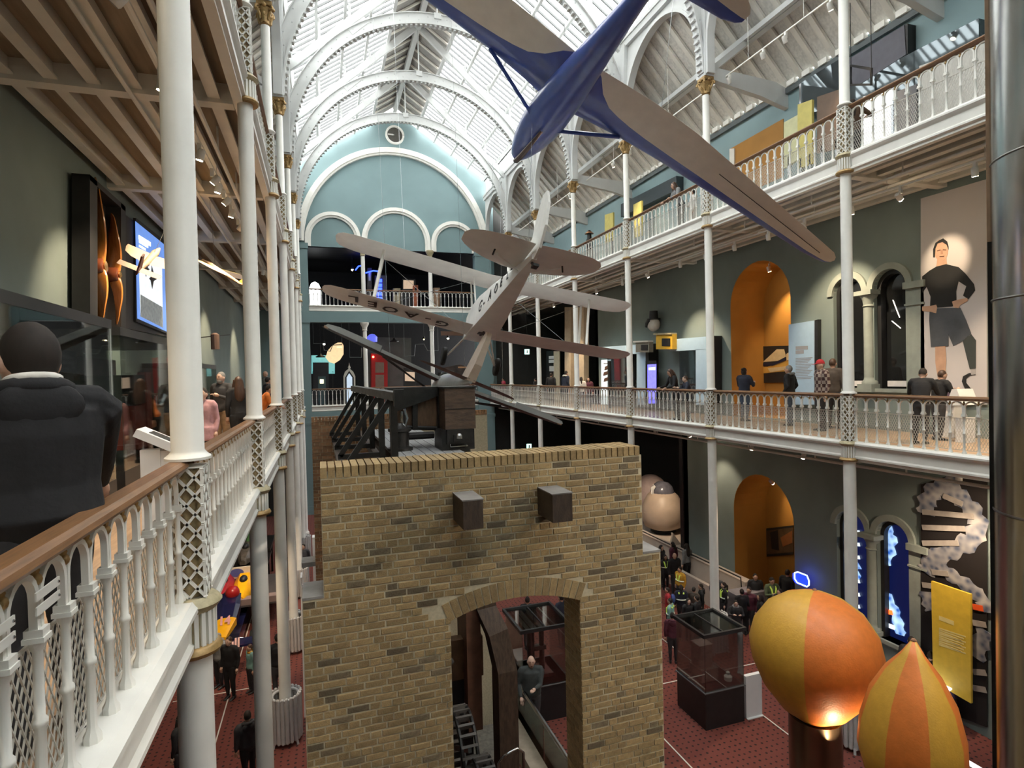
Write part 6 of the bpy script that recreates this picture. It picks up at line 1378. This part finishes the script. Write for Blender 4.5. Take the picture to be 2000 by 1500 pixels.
# model aircraft
def model_plane(label, X, tipA, tipB, fin, cols, fus):
    a, b = at(*tipA, X=X-.35), at(*tipB, X=X+.35); c = (a+b)/2; t = thing('model_plane', label, 'model plane', tuple(c)); r = (b-a); L = r.length/2; r.normalize(); f = Vector((0, 0, 1)).cross(r).normalized(); u = r.cross(f); f = f*cos(.6)+u*sin(.6); u = r.cross(f)
    M = basis(t, c, r, f, u)
    for s in (-1, 1): wing([(s*x, .1-.02*x, ch, .05*x, .08) for x, ch in ((.02, .4), (L*.6, .36), (L*.9, .26), (L, .1))], lambda x: .25).build('wing', [cols[0], cols[1]], t, 50)
    MB().tube([(0, .42, 0), (0, .2, 0), (0, -.3, .0), (0, -.75, .02)], [.02, .06, .05, .015], 8).build('fuselage', fus, t, 50); MB().prism([(-.55, .02), (-.68, .34), (-.8, .34), (-.78, 0)], lambda q, v, w: (w, q, v), -.012, .012).build('fin', fin, t)
    wing([(x, -.55, .16, .03, .08) for x in (-.3, -.15, 0, .15, .3)], lambda x: .3).build('tailplane', [cols[0], cols[1]], t, 50); MB().tube([(0, .1, .05), (0, .1, .05)+Vector((0, 0, 0)) if False else (0, .1+.6*(12.75-c.z), .83*(12.75-c.z))], .004, 4).build('cord', STEEL, t)
MB_Y = mt('model_yellow', (.66, .48, .08), .5); MB_T = mt('model_tan', (.34, .22, .15), .6); MB_R = mt('model_red', (.30, .03, .025), .5)
model_plane('tan model aeroplane with red tail hanging in front of the blue graphic', -2.6, (246, 482), (345, 522), MB_R, (MB_T, MB_T), MB_T); model_plane('yellow model aeroplane hanging between the first two left columns', -2.2, (372, 508), (470, 542), MB_Y, (MB_Y, MB_T), MB_T)
t = thing('model_propeller', 'dark thin-bladed model on top of the far left case', 'model', tuple(at(420, 660, X=-3.0))); MB().bar((-.5, -1.2, -.1), (.2, 1.2, .18), .12, .02).build('blade', IRON, t); MB().lathe([(.12, -.35), (.12, .1), (.05, .15)], 12).build('post', mt('post_brown', (.12, .07, .05), .6), t)
lcase('rounded glass case far along the left gallery', -4.2, -3.0, 16.5, 19.5, 9.1); tag(MB().ball((-3.5, 17.5, G1+1.35), .5, 14, 10, (.7, .9, 1)).box(-3.7, -3.3, 17.3, 17.7, G1+.45, G1+.95).build('cream_globe', mt('cream_globe', (.42, .34, .26), .5), None, 60), 'cream rounded object in the far left glass case', 'globe')
tag(MB().box(-4.2, -3.9, 20.5, 21.3, G1, G1+2.4).build('tall_cabinet', mt('cab_teal', (.2, .27, .27), .5)), 'tall pale teal cabinet far along the left gallery', 'cabinet')
# ================================================================== racing cars on the ground floor, left
t = thing('racing_car', 'dark blue racing car with yellow nose and number 14 on the ground floor', 'racing car'); F1N = mt('f1_navy', (.012, .014, .06), .25, coat=.5); F1Y = mt('f1_yellow', (.8, .4, .01), .3); F1W = mt('f1_white', (.75, .72, .66), .4)
y, X0 = 19.0, -2.75
def q(px, py, Y=19.0): return at(px, py, Y=Y)
secs = [(q(449, 1168, 20.6), .34), (q(447, 1190, 20.0), .33), (q(443, 1215, 19.4), .27), (q(437, 1232, 19.0), .2), (q(434, 1248, 18.7), .1)]
mb = MB(); ring = lambda c, w: [(c.x+w*a, c.y, c.z+w*b) for a, b in ((-1, -.45), (1, -.45), (1, .35), (.6, .5), (-.6, .5), (-1, .35))]
mb.loft([ring(c, w) for c, w in secs[:3]]); mb.build('chassis', F1N, t); MB().loft([ring(c, w) for c, w in secs[2:]]).build('nose', F1Y, t, 40)
c = secs[1][0]; MB().ball((c.x+.05, c.y+.5, c.z+.35), .22, 12, 8).build('cockpit', mt('f1_red', (.45, .02, .02), .3), t, 60)
c2 = q(443, 1211, 19.35); place_text('14', .34, mt('f1_number', (.75, .35, .35), .5), t, (c2.x-.2, c2.y-.28, c2.z-.02), (1, 0, 0), (0, .5, .85), name='number', bold=.012)
wz = q(465, 1258, 18.6); MB().bar((wz.x-.6, wz.y, wz.z), (wz.x+.45, wz.y, wz.z+.05), .5, .06).build('front_wing', F1N, t); place_text('Bull', .36, mt('f1_script', (.85, .55, .5), .5), t, (wz.x-.45, wz.y-.3, wz.z+.02), (1, 0, .05), (0, .35, .9), name='lettering', bold=.01)
for s in (-1, 1):
    for yy, r in ((19.9, .33), (22.2, .34)):
        w = MB(); w.T = Matrix.Translation((secs[1][0].x+s*.78, yy, .34)) @ Matrix.Rotation(pi/2, 4, 'Y'); w.lathe([(.12, -.17), (.3, -.18), (.34, -.12), (.34, .12), (.3, .18), (.12, .17)], 20); w.build('wheel', MT['tyre'], t, 40)
    MB().tube([(secs[1][0].x+s*.2, 19.8, .55), (secs[1][0].x+s*.7, 19.9, .36)], .025, 6).build('suspension_arm', STEEL, t)
MB().box(secs[1][0].x-.3, secs[1][0].x+.3, 19.6, 22.6, .15, .6).build('floor_tray', F1N, t)
t = thing('car_rack', 'steel rack with a brown shelf beam above the racing car', 'rack'); b = q(440, 1180, 21.5); MB().box(-4.1, -1.45, 21.4, 21.75, b.z-.1, b.z+.1).build('shelf_beam', mt('shelf_mauve', (.22, .16, .15), .6), t); MB().box(-4.1, -1.45, 21.4, 24.5, b.z-.16, b.z-.1).build('shelf', mt('shelf_dark', (.06, .05, .05), .6), t)
for x in (-4.1, -1.5): MB().box(x, x+.08, 21.5, 21.6, 0, 4.4).box(x, x+.08, 24.4, 24.5, 0, 4.4).build('upright', IRON, t)
def small_car(label, x, y, z, col, s=1.0):
    t = thing('small_car', label, 'racing car', (x, y, z), group='racing cars on the rack')
    MB().loft([[(a*w*s, yy*s, zz*s) for a, zz in ((-1, .1), (1, .1), (1, h*.7), (.5, h), (-.5, h), (-1, h*.7))] for yy, w, h in ((-1.0, .12, .3), (-.6, .25, .45), (0, .36, .6), (.5, .34, .75), (.9, .25, .5))]).build('body', col, t, 40); MB().ball((0, .1*s, .62*s), .2*s, 10, 6, (.8, 1.2, .8)).build('cockpit', BLACK, t, 60)
    for i in (-1, 1):
        for yy in (-.65, .75):
            w = MB(); w.T = Matrix.Translation((i*.5*s, yy*s, .22*s)) @ Matrix.Rotation(pi/2, 4, 'Y'); w.lathe([(.08, -.1*s), (.2*s, -.11*s), (.24*s, -.07*s), (.24*s, .07*s), (.2*s, .11*s), (.08, .1*s)], 16); w.build('wheel', MT['tyre'], t, 40)
p = q(475, 1150, 22.3); small_car('yellow racing car on the rack shelf', p.x, 22.4, b.z-.1, F1Y, .9); p = q(437, 1155, 22.5); small_car('dark red racing car on the rack shelf', p.x, 22.5, b.z-.1, mt('car_red', (.3, .02, .03), .3), .9)
t = thing('rear_wing', 'cream car rear wing with a blue oval emblem above the rack', 'car wing'); p = q(466, 1122, 23.2); MB().box(p.x-.75, p.x+.62, 23.1, 23.2, p.z-.1, p.z+.28).box(p.x+.5, p.x+.62, 23.0, 23.5, p.z-.8, p.z+.3).box(p.x-.75, p.x-.65, 23.0, 23.5, p.z-.8, p.z+.3).build('aerofoil', mt('wing_cream', (.7, .62, .5), .4), t); e = MB(); e.T = Matrix.Translation((p.x-.05, 23.09, p.z+.1)) @ Matrix.Rotation(pi/2, 4, 'X'); e.lathe([(.2, 0), (.2, .006)], 20, sx=1.2, sy=.75); e.build('emblem', mt('emblem_blue', (.08, .1, .3), .5), t)
for j, (px, py, Y, m, lb) in enumerate(((480, 1095, 26, mt('bike_grey', (.12, .10, .08), .4, var=.5), 'grey motor vehicle on an upper rack shelf'), (490, 1062, 28, mt('plant_green', (.10, .22, .06), .5, var=.5), 'green vehicle on the top rack shelf'))):
    p = q(px, py, Y); small_car(lb, p.x, Y, p.z, m, .9)
    tag(MB().box(p.x-.9, p.x+.9, Y-1.2, Y+1.2, p.z-.1, p.z).box(p.x-.9, p.x-.82, Y-.1, Y, 0, p.z-.1).box(p.x+.82, p.x+.9, Y-.1, Y, 0, p.z-.1).build('rack_shelf', IRON), 'dark steel rack shelf, %s one' % ('lower' if j == 0 else 'upper'), 'shelf')
tag(MB().box(-1.32, -1.22, 12.3, 12.4, 0, 6.4).build('black_pole', BLACK), 'thin black pole between the left columns', 'pole')
t = thing('reading_board', 'small white tilted reading board by the ledge of the brick house', 'reading board', tuple(at(589, 1135, Y=15.5))); MB().box(-.02, .02, -.16, .16, -.1, .1).build('screen', mt('screen_dark', (.08, .085, .09), .15), t); MB().tube([(0, -.2, -.14), (0, .2, -.14), (0, .2, .14), (0, -.2, .14)], .03, 4, closed=True).build('frame', PAPER, t); MB().box(-.03, .03, -.03, .03, -t.location.z, -.1).build('stand', PAPER, t)
tag(MB().box(-.45, .25, 23.0, 23.4, 0, 2.6).build('white_poster_stand', mt('poster_stand', (.75, .75, .73), .6)), 'white poster stand beyond the left radiators', 'stand')
# ================================================================== exhibits in the far galleries
def ebox(label, cat, name, parts):
    t = thing(name, label, cat)
    for nm, m, fn in parts: fn(MB()).build(nm, m, t, 40)
    return t
def fx_(x, y, Y=41.0): return at(x, y, Y=Y)
YF = 41.5
def fprism(poly, Y, d, name, mat, parent):
    pts = [at(x, y, Y=Y) for x, y in poly]
    for p, (x, y) in zip(pts, poly):
        if y >= 754: p.z = G1+.003
        elif 594 <= y <= 606: p.z = G2+.003
    return MB().prism([(p.x, p.z) for p in pts], lambda u, v, w: (u, w, v), Y, Y+d).build(name, mat, parent)
t = thing('telephone_box', 'red telephone box in the lower far gallery', 'telephone box'); RB = mt('phone_red', (.5, .015, .015), .4); fprism([(725, 690), (757, 694), (757, 770), (725, 770)], YF, .9, 'body', RB, t); fprism([(733, 707), (750, 708), (750, 728), (733, 728)], YF-.02, .03, 'pane', mt('phone_pane', (.3, .2, .16), .2), t); fprism([(733, 732), (750, 732), (750, 755), (733, 755)], YF-.02, .03, 'pane', MT['phone_pane'], t); p = fx_(729, 697, YF-.1); MB().ball((p.x, p.y, p.z), .08, 8, 6).build('lamp', mt('lamp_red', (.8, .05, .05), .4, emit=(1, .15, .1), es=2), t)
t = thing('gothic_case', 'cream gothic-arched case with a pale figure in the lower far gallery', 'display case'); fprism([(671, 770), (671, 735), (674, 726), (682, 719), (690, 726), (694, 735), (694, 770)], YF-1.2, .25, 'frame', CREAM, t); fprism([(674, 770), (674, 737), (682, 724), (691, 737), (691, 770)], YF-1.22, .03, 'recess', BLACK, t); fprism([(677, 770), (677, 737), (682, 729), (688, 737), (688, 770)], YF-1.25, .02, 'scene', mt('scene_blue', (.35, .42, .5), .5, emit=(.35, .42, .5), es=.4), t); p = fx_(682, 715, YF-1.1); MB().lathe([(.05, -.2), (.09, -.1), (.03, .05), (.0001, .25)], 8, tuple(p)).build('finial', CREAM, t)
t = thing('dark_cabinet', 'black upright cabinet with a small lit lantern in the lower far gallery', 'cabinet'); fprism([(611, 708), (642, 708), (642, 770), (611, 770)], YF-.6, .8, 'body', mt('cab_black', (.03, .03, .035), .6), t); fprism([(621, 735), (636, 735), (636, 757), (621, 757)], YF-.65, .04, 'lantern_body', mt('lantern_teal', (.06, .1, .11), .4), t); fprism([(625, 741), (632, 741), (632, 749), (625, 749)], YF-.69, .03, 'lantern_light', mt('lantern_lit', (.7, .65, .4), .5, emit=(1, .9, .55), es=1.2), t)
t = thing('cyan_panel', 'pale cyan panel behind the black cabinet', 'panel'); fprism([(608, 694), (654, 694), (654, 730), (608, 730)], YF+.4, .05, 'board', mt('cyan_lit', (.2, .45, .45), .5, emit=(.2, .55, .55), es=.25), t); fprism([(610, 725), (613, 725), (613, 755), (610, 755)], YF+.4, .05, 'leg', BLACK, t); fprism([(648, 725), (651, 725), (651, 755), (648, 755)], YF+.4, .05, 'leg', BLACK, t)
t = thing('cream_shape', 'large cream rounded hanging shape in the lower far gallery', 'hanging sign'); fprism([(640, 685), (650, 674), (660, 669), (668, 669), (671, 675), (671, 692), (664, 703), (653, 710), (643, 707), (636, 698)], YF-.9, .35, 'body', mt('cream_lit', (.7, .5, .3), .5, emit=(.8, .55, .3), es=.35), t); fprism([(658, 677), (668, 677), (668, 679), (658, 679)], YF-.93, .03, 'red_line', MT['lamp_red'], t); p = fx_(655, 668, YF-.7); MB().tube([(p.x, p.y, p.z), (p.x, p.y, 13.0)], .015, 5).build('cord', IRON, t)
t = thing('grey_partition', 'grey partition wall with drawings in the lower far gallery', 'partition'); fprism([(715, 658), (803, 660), (803, 760), (715, 760)], YF+1.5, .1, 'board', mt('partition_grey', (.16, .17, .16), .7, var=.2, scale=1.2), t)
for x, y in ((626, 698), (770, 668)):
    p = fx_(x, y, YF-.4); t = thing('pendant_lamp', 'black pendant lamp hanging in the lower far gallery, %s' % ('left opening' if x < 700 else 'middle opening'), 'lamp', tuple(p)); MB().lathe([(.3, 0), (.32, .06), (.12, .16), (.04, .3)], 16).build('shade', BLACK, t, 40); MB().tube([(0, 0, .3), (0, 0, 13.0-p.z)], .012, 5).build('cord', IRON, t)
t = thing('blue_lampshade', 'blue glowing lampshade hanging in the lower far gallery', 'lamp'); p = fx_(727, 665, YF); MB().lathe([(.34, -.1), (.36, .25), (.18, .42), (.05, .46)], 14, tuple(p)).build('shade', mt('shade_blue', (.05, .06, .35), .5, emit=(.08, .1, .5), es=.5), t, 40); MB().tube([(p.x, p.y, p.z+.46), (p.x, p.y, 13.0)], .012, 5).build('cord', IRON, t)
PB = mt('print_beige', (.5, .36, .26), .6, emit=(.55, .4, .28), es=.25)
t = thing('beige_print', 'beige print on a stand in the lower far gallery', 'picture'); fprism([(791, 726), (810, 727), (810, 745), (791, 744)], YF-.6, .05, 'sheet', PB, t); fprism([(788, 718), (813, 719), (813, 775), (788, 775)], YF-.5, .1, 'stand', mt('stand_dark', (.03, .03, .03), .6), t)
t = thing('dark_machine', 'dark machinery with brass parts in the right far opening', 'machine'); fprism([(868, 718), (900, 712), (925, 722), (925, 775), (868, 775)], YF-.2, .8, 'body', mt('machine_brown', (.05, .028, .022), .5, var=.6, scale=3), t); fprism([(895, 716), (912, 716), (912, 719), (895, 719)], YF-.25, .05, 'brass_bar', mt('brass_lit', (.6, .3, .15), .4), t); fprism([(856, 728), (878, 728), (878, 760), (856, 760)], YF-.4, .2, 'drum', IRON, t)
# upper far gallery
t = thing('neon_tower', 'blue neon lettered tower in the upper far gallery', 'neon sign'); fprism([(732, 538), (755, 538), (755, 600), (732, 600)], YF, .5, 'tower', mt('tower_grey', (.08, .08, .1), .5), t); NB = mt('neon_deep', (.01, .02, .7), .4, emit=(.02, .05, 1), es=2.2)
for j, y in enumerate((545, 554, 562, 571, 580)): fprism([(736, y), (746, y), (746, y+6), (736, y+6)], YF-.05, .05, 'neon_block', NB, t)
for (a, b, c, d_) in ((694, 528, 706, 519), (714, 533, 745, 531), (780, 506, 800, 516)):
    P, Q = fx_(a, b, YF-.3), fx_(c, d_, YF-.3); MB().tube([P, (P+Q)/2+Vector((0, 0, .12)), Q], .045, 6).build('neon_arc', NB, t, 40)
t = thing('arched_window', 'bright white arched opening in the upper far gallery', 'window'); fprism([(604, 600), (604, 562), (608, 553), (615, 550), (622, 554), (626, 562), (626, 600)], YF+1.5, .1, 'light_panel', mt('window_bright', (.9, .95, .95), .5, emit=(.95, 1, 1), es=1.1), t)
t = thing('beige_print', 'beige lit picture in the upper far gallery', 'picture'); fprism([(788, 547), (808, 548), (808, 564), (788, 564)], YF-.3, .05, 'sheet', PB, t); fprism([(786, 545), (812, 545), (812, 600), (786, 600)], YF-.25, .1, 'stand', MT['stand_dark'], t)
for j, (x, y, w, h, c, lb) in enumerate(((812, 572, 9, 30, (.45, .12, .05), 'orange exhibit panel in the upper far gallery'), (853, 575, 12, 26, (.42, .26, .16), 'tan exhibit in the right upper far opening'), (775, 575, 14, 24, (.5, .42, .28), 'pale yellow exhibit behind the upper far balustrade'), (722, 548, 8, 50, (.1, .09, .09), 'dark pillar in the upper far gallery'))):
    t = thing('far_exhibit', lb, 'exhibit', group='exhibits in the upper far gallery'); fprism([(x-w/2, y-h/2), (x+w/2, y-h/2), (x+w/2, 602), (x-w/2, 602)], YF-.7+.2*j, .4, 'body', mt('far_col%d' % j, c, .6, var=.4, scale=4), t); fprism([(x-w/4, y-h/3), (x+w/4, y-h/3), (x+w/4, y), (x-w/4, y)], YF-.74+.2*j, .04, 'detail', PAPER if j % 2 else BLACK, t)
for j, (x, y) in enumerate(((688, 527), (633, 672), (875, 661), (828, 663))):
    p = fx_(x, y, YF-.2); t = thing('spot_lamp', 'small lit lamp in the far galleries, %s' % ('upper left', 'lower left', 'lower right', 'lower middle')[j], 'lamp', tuple(p)); MB().ball((0, 0, 0), .07 if j != 3 else .03, 8, 6).build('bulb', mt('bulb_warm', (1, .9, .6), .5, emit=(1, .85, .5), es=14), t); MB().lathe([(.09, .03), (.07, .2), (.02, .22)], 10).build('housing', BLACK, t, 40); MB().tube([(0, 0, .2), (0, 0, (13.0 if p.z < 12 else 17.05)-p.z)], .012, 5).build('rod', IRON, t)
PIPE = mt('pipe_grey', (.10, .11, .115), .4)
for j, pts in enumerate((((612, 671), (630, 671), (633, 684), (645, 686), (650, 674), (668, 673)), ((683, 698), (706, 698), (706, 680)), ((790, 696), (809, 695), (811, 673), (828, 672), (835, 685), (856, 685)))):
    tag(MB().tube([fx_(x, y, YF-1.6) for x, y in pts], .03, 6).tube([fx_(*pts[0], YF-1.6), (fx_(*pts[0], YF-1.6).x, YF-1.6, 13.0)], .012, 5).tube([fx_(*pts[-1], YF-1.6), (fx_(*pts[-1], YF-1.6).x, YF-1.6, 13.0)], .012, 5).build('hanging_pipe', PIPE, None, 40), 'bent grey pipe rail hanging in the lower far gallery, %s' % ('left opening', 'beside the white column', 'middle opening')[j], 'pipe')
# ================================================================== inside the brick arch
t = thing('timber_post', 'massive dark cranked timber post inside the arch', 'timber post'); MB().tube([(2.55, 9.6, 6.2), (2.6, 9.6, 4.6), (2.75, 9.4, 4.2), (2.85, 9.3, 3.6), (2.85, 9.3, 0)], .24, 4).build('post', TIM, t); MB().box(2.25, 2.5, 9.5, 10.2, 2.5, 6.2).build('backing', mt('brown_board', (.11, .05, .03), .6, var=.3), t)
t = thing('wheel_guard', 'dark box of boards behind the cogwheels', 'machine part'); MB().box(1.6, 2.4, 9.8, 10.2, 0, 3.3).build('board', BLACK, t); MB().bar((1.5, 9.7, 4.5), (2.5, 9.7, 4.6), .1, .12).bar((1.6, 9.6, 4.2), (2.0, 9.6, 3.7), .1, .1).build('rail', GREYTIM, t); MB().box(1.5, 2.6, 9.75, 9.95, 3.3, 4.0).build('panel', mt('panel_brown', (.13, .07, .035), .6, var=.3), t)
def cog(label, c, r):
    t = thing('cogwheel', label, 'cogwheel', c); M = Matrix.Rotation(pi/2, 4, 'Y')
    for x in (-.11, .11): m = MB(); m.T = Matrix.Translation((x, 0, 0)) @ M; m.tube([(r*cos(a), r*sin(a), 0) for a in [2*pi*i/32 for i in range(32)]], .028, 6, closed=True); m.build('rim', IRON, t, 50)
    cm = MB().box(-.12, .12, -.018, .018, r-.05, r+.035).mesh('cog', mt('cog_grey', (.10, .092, .085), .5))
    for i in range(26): link('cog', cm, t, rot=(2*pi*i/26, 0, 0))
    for i in range(3): m = MB(); m.T = Matrix.Rotation(pi*i/3, 4, 'X'); m.bar((0, 0, -r), (0, 0, r), .07, .05); m.build('spoke', IRON, t)
cog('iron cogwheel inside the arch, upper one', (1.86, 8.3, 3.05), .55); cog('iron cogwheel inside the arch, lower nearer one', (2.0, 7.6, 2.75), .5)
tag(MB().box(1.5, 2.3, 7.4, 8.9, 0, 2.2).build('cog_plinth', IRON), 'black iron plinth carrying the cogwheels', 'plinth')
t = thing('glass_barrier', 'glass barrier with steel handrail under the arch', 'barrier'); MB().tube([(4.38, 9.6, 1.1), (4.36, 15.3, 1.1)], .045, 8).build('handrail', STEEL, t, 40)
for y in (9.6, 11.5, 13.4): MB().box(4.36, 4.375, y, y+1.85, .12, 1.05).build('pane', glass('green_glass', (.55, .66, .6), .1), t)
tag(MB().box(3.95, 4.3, 8.6, 15.6, 0, .35).build('stone_kerb', mt('kerb_stone', (.30, .25, .19), .8, var=.2, scale=4)), 'pale stone kerb along the glass barrier', 'kerb')
tag(MB().box(3.0, 3.9, 8.0, 13.45, 0, .05).build('cobble_strip', mt('cobble_grey', (.13, .12, .10), .8, var=.3, scale=12)), 'grey stone floor strip inside the engine house', 'floor strip')
t = thing('tube_stool', 'bent white tube frame at the bottom of the arch', 'frame'); p = at(985, 1475, Y=8.6); MB().tube([(p.x-.1, p.y, 0), (p.x-.1, p.y, p.z-.1), (p.x, p.y, p.z), (p.x+.22, p.y, p.z+.06), (p.x+.32, p.y, p.z-.03), (p.x+.32, p.y, 0)], .022, 8).build('tube', STEEL, t, 50)
t = thing('wooden_crate', 'pale wooden crate block behind the arch', 'crate'); MB().box(3.3, 4.0, 16.2, 17.2, 0, 1.6).build('body', mt('crate_pink', (.42, .28, .2), .7, var=.15), t); MB().box(3.28, 4.02, 16.15, 17.25, 1.6, 1.68).build('lid', CREAM, t); MB().box(3.3, 4.3, 15.0, 16.0, 0, .25).box(3.3, 4.3, 15.3, 16.0, .25, .5).build('step', CREAM, t)
# ================================================================== track lights (every lamp's own light is built with it)
LAMPB = MB(); LAMPB.lathe([(.05, .0), (.062, .02), (.062, .16), (.045, .19)], 12)
LAMPM = LAMPB.mesh('housing', WHITE, 40); ARMM = MB().box(-.03, .03, -.03, .03, .15, .3).mesh('arm', WHITE)
LENS_ON = MB().lathe([(.052, -.002), (.0001, -.004)], 12).mesh('lens', mt('lens_on', (1, .9, .7), .4, emit=(1, .80, .52), es=70)); LENS_OFF = MB().lathe([(.052, -.002), (.0001, -.004)], 12).mesh('lens', mt('lens_off', (.3, .28, .25), .3))
NTH = 'first second third fourth fifth sixth seventh eighth ninth tenth eleventh twelfth thirteenth fourteenth fifteenth sixteenth'.split()
def track_light(p, aim, label, group, power=0, angle=55, col=(1, .78, .52), lit=None, rod=0):
    t = thing('track_light', label, 'spotlight', tuple(p), group=group); p = Vector(p); d = (Vector(aim)-p).normalized()
    q = d.to_track_quat('-Z', 'Y').to_euler()
    h = link('housing', LAMPM, t, rot=q); link('lens', LENS_ON if (lit if lit is not None else power) else LENS_OFF, h)
    link('arm', ARMM, t, loc=(0, 0, -.02))
    if rod: MB().tube([(0, 0, .2), (0, 0, rod)], .012, 5).build('rod', WHITE, t)
    if power:
        l = bpy.data.lights.new('spot', 'SPOT'); l.energy = power; l.color = col; l.spot_size = radians(angle); l.spot_blend = .7; l.shadow_soft_size = .06
        o = bpy.data.objects.new('spot', l); COL.objects.link(o); o.parent = t; o.location = d*.03; o.rotation_euler = q
    return t
def track(x, z, y0, y1, label):
    t = thing('light_track', label, 'light track', (x, y0, z)); MB().box(-.02, .02, 0, y1-y0, 0, .035).build('rail', WHITE, t)
    zc = 12.86 if z < 13 else 19.3; hm = MB().tube([(0, 0, .03), (0, 0, zc-z)], .008, 5).mesh('hanger', WHITE)
    for i in range(int((y1-y0)/2)): link('hanger', hm, t, loc=(0, .6+2*i, 0))
track(-1.82, 12.62, -4, 38, 'white light track under the upper left gallery'); track(12.2, 12.52, -3, 38, 'white light track under the upper right gallery'); track(11.95, 17.5, 5, 38, 'white light track below the upper right aisle roof')
# added unseen fill lamps beside and behind the viewer, brightening the near hall
for i, (x, y, z, aim, pw, an) in enumerate(((12.2, .4, 12.25, (1.2, 6, 6.4), 1100, 40), (12.2, -1.6, 12.25, (1.6, 6, 5.0), 1100, 40), (12.2, 1.5, 12.25, (2.6, 6, 5.6), 800, 45), (12.2, -.5, 12.25, (7.2, 7, 4), 450, 45), (12.2, 3.0, 12.25, (8.5, 8, 3), 500, 60), (-1.82, -2.5, 12.32, (-2.9, 4.5, 7.5), 250, 50), (-1.82, 2.6, 12.32, (-3.2, 6.0, 7.5), 250, 50))):
    track_light((x, y, z), aim, 'added fill spotlight beside the viewer aimed into the hall, %s of seven' % NTH[i], 'added fill spotlights beside the viewer', pw*.3, an, (1, .87, .72))
# left gallery
for i, (y, on) in enumerate(((4.6, 1), (6.6, 0), (8.38, 1), (9.5, 0), (10.83, 1), (12.04, 1), (12.6, 2), (13.4, 1), (14.4, 1), (15.6, 0), (16.8, 1), (19, 1), (22, 0), (25, 1), (29, 0), (33, 1))):
    track_light((-1.82, y, 12.32), (-4.2, y+.4, 9.6) if i % 2 else (-3.2, y+.5, G1), '%s white track spotlight under the upper left gallery, %s from the viewer' % ('lit' if on else 'unlit', NTH[i]), 'left gallery spotlights', 260 if on else 0, 60)
# lower right gallery
LR = [(6.4, 1), (7.77, 1), (9.28, 2), (10.5, 1), (11.92, 2), (13.2, 0), (14.6, 0), (16, 0), (17.4, 0), (19.5, 1), (21.5, 0), (23.9, 1), (25.8, 1), (29, 1)]
for i, (y, on) in enumerate(LR):
    aim = {2: (14.3, 9.75, 11.1), 4: (14.2, 12.6, 10.2), 9: (14.2, 19, 9)}.get(i, (13.6, y+.6, G1+.4))
    track_light((12.2, y, 12.25), aim, '%s white track spotlight under the upper right gallery, %s from the viewer' % ('lit' if on else 'unlit', NTH[i]), 'lower right gallery spotlights', (120 if i == 2 else 150 if i == 3 else 260) if on else 0, 30 if i == 2 else 60)
# upper right gallery
for i, (y, on) in enumerate(((7.5, 0), (9.2, 0), (10.78, 1), (12.2, 0), (13.0, 0), (14.4, 0), (17.3, 1), (20.2, 0), (21.6, 1), (26, 1), (31, 0))):
    track_light((11.95, y, 17.22), (13.6, y+.5, 14.5), '%s white track spotlight over the upper right gallery, %s from the viewer' % ('lit' if on else 'unlit', NTH[i]), 'upper right gallery spotlights', 120 if on else 0, 60)
# lamps inside the niches, over the capsule and the balloons
track_light((WR+.5, NYC, zat(1490, 507, WR)-.35), (WR+1.45, NYC-.1, 9.5), 'small spotlight hidden in the top of the upper orange niche', 'niche spotlights', 130, 80, (1, .74, .42), rod=.4); track_light((WR+.5, NYC, zat(1490, 928, WR)-.35), (WR+1.45, NYC-.1, 3.6), 'small spotlight hidden in the top of the ground floor niche', 'niche spotlights', 22, 70, (1, .74, .42), rod=.4)
GS = 'ground floor spotlights'
def gl(x, y, z, aim, lb, pw, an=50, col=(1, .78, .55)): track_light((x, y, z), aim, lb, GS, pw, an, col, rod=.66)
gl(13.0, 20.5, 6.1, (15.2, 23.6, 2.0), 'spotlight aimed at the cream capsule', 260, 50); gl(13.2, 18.4, 6.1, (14.3, 17.6, 3.5), 'spotlight washing the ground floor wall left of the niche', 90, 60); gl(12.9, 8.6, 6.1, (14.2, 9.5, 3.4), 'spotlight over the yellow text panel', 160, 60); gl(12.9, 7.4, 6.1, (14.0, 9.0, 4.8), 'spotlight aimed at the DNA poster', 110, 60)
gl(12.6, 12.5, 6.1, (9.2, 12, 1), 'spotlight aimed at the glass case', 160, 40); gl(12.6, 14.5, 6.1, (11.6, 15.5, 0), 'spotlight above the school group', 120, 70); gl(-2.3, 16.8, 6.1, (-2.7, 19.5, 1.2), 'spotlight over the blue racing car', 220, 60); gl(-2.3, 20.5, 6.1, (-2.6, 22.6, 2.6), 'spotlight over the car rack', 260, 60); gl(-2.4, 13.5, 6.1, (-2.4, 15.5, 0), 'spotlight over the left ground floor', 120, 80)
# uplight at the foot of the round balloon
t = thing('uplight', 'small warm uplight below the round balloon', 'lamp', (bc.x-.1, bc.y-.75, bc.z-1.5)); MB().lathe([(.06, 0), (.08, .02), (.08, .1)], 12).build('housing', BLACK, t, 40); MB().tube([(0, 0, 0), (.05, .42, -.1)], .02, 6).build('arm', BLACK, t)
l = bpy.data.lights.new('spot', 'SPOT'); l.energy = 45; l.color = (1, .7, .4); l.spot_size = radians(75); l.spot_blend = .8; o = bpy.data.objects.new('spot', l); COL.objects.link(o); o.parent = t; o.location = (0, 0, .14); o.rotation_euler = (Vector((.1, .35, 1))).to_track_quat('-Z', 'Y').to_euler()
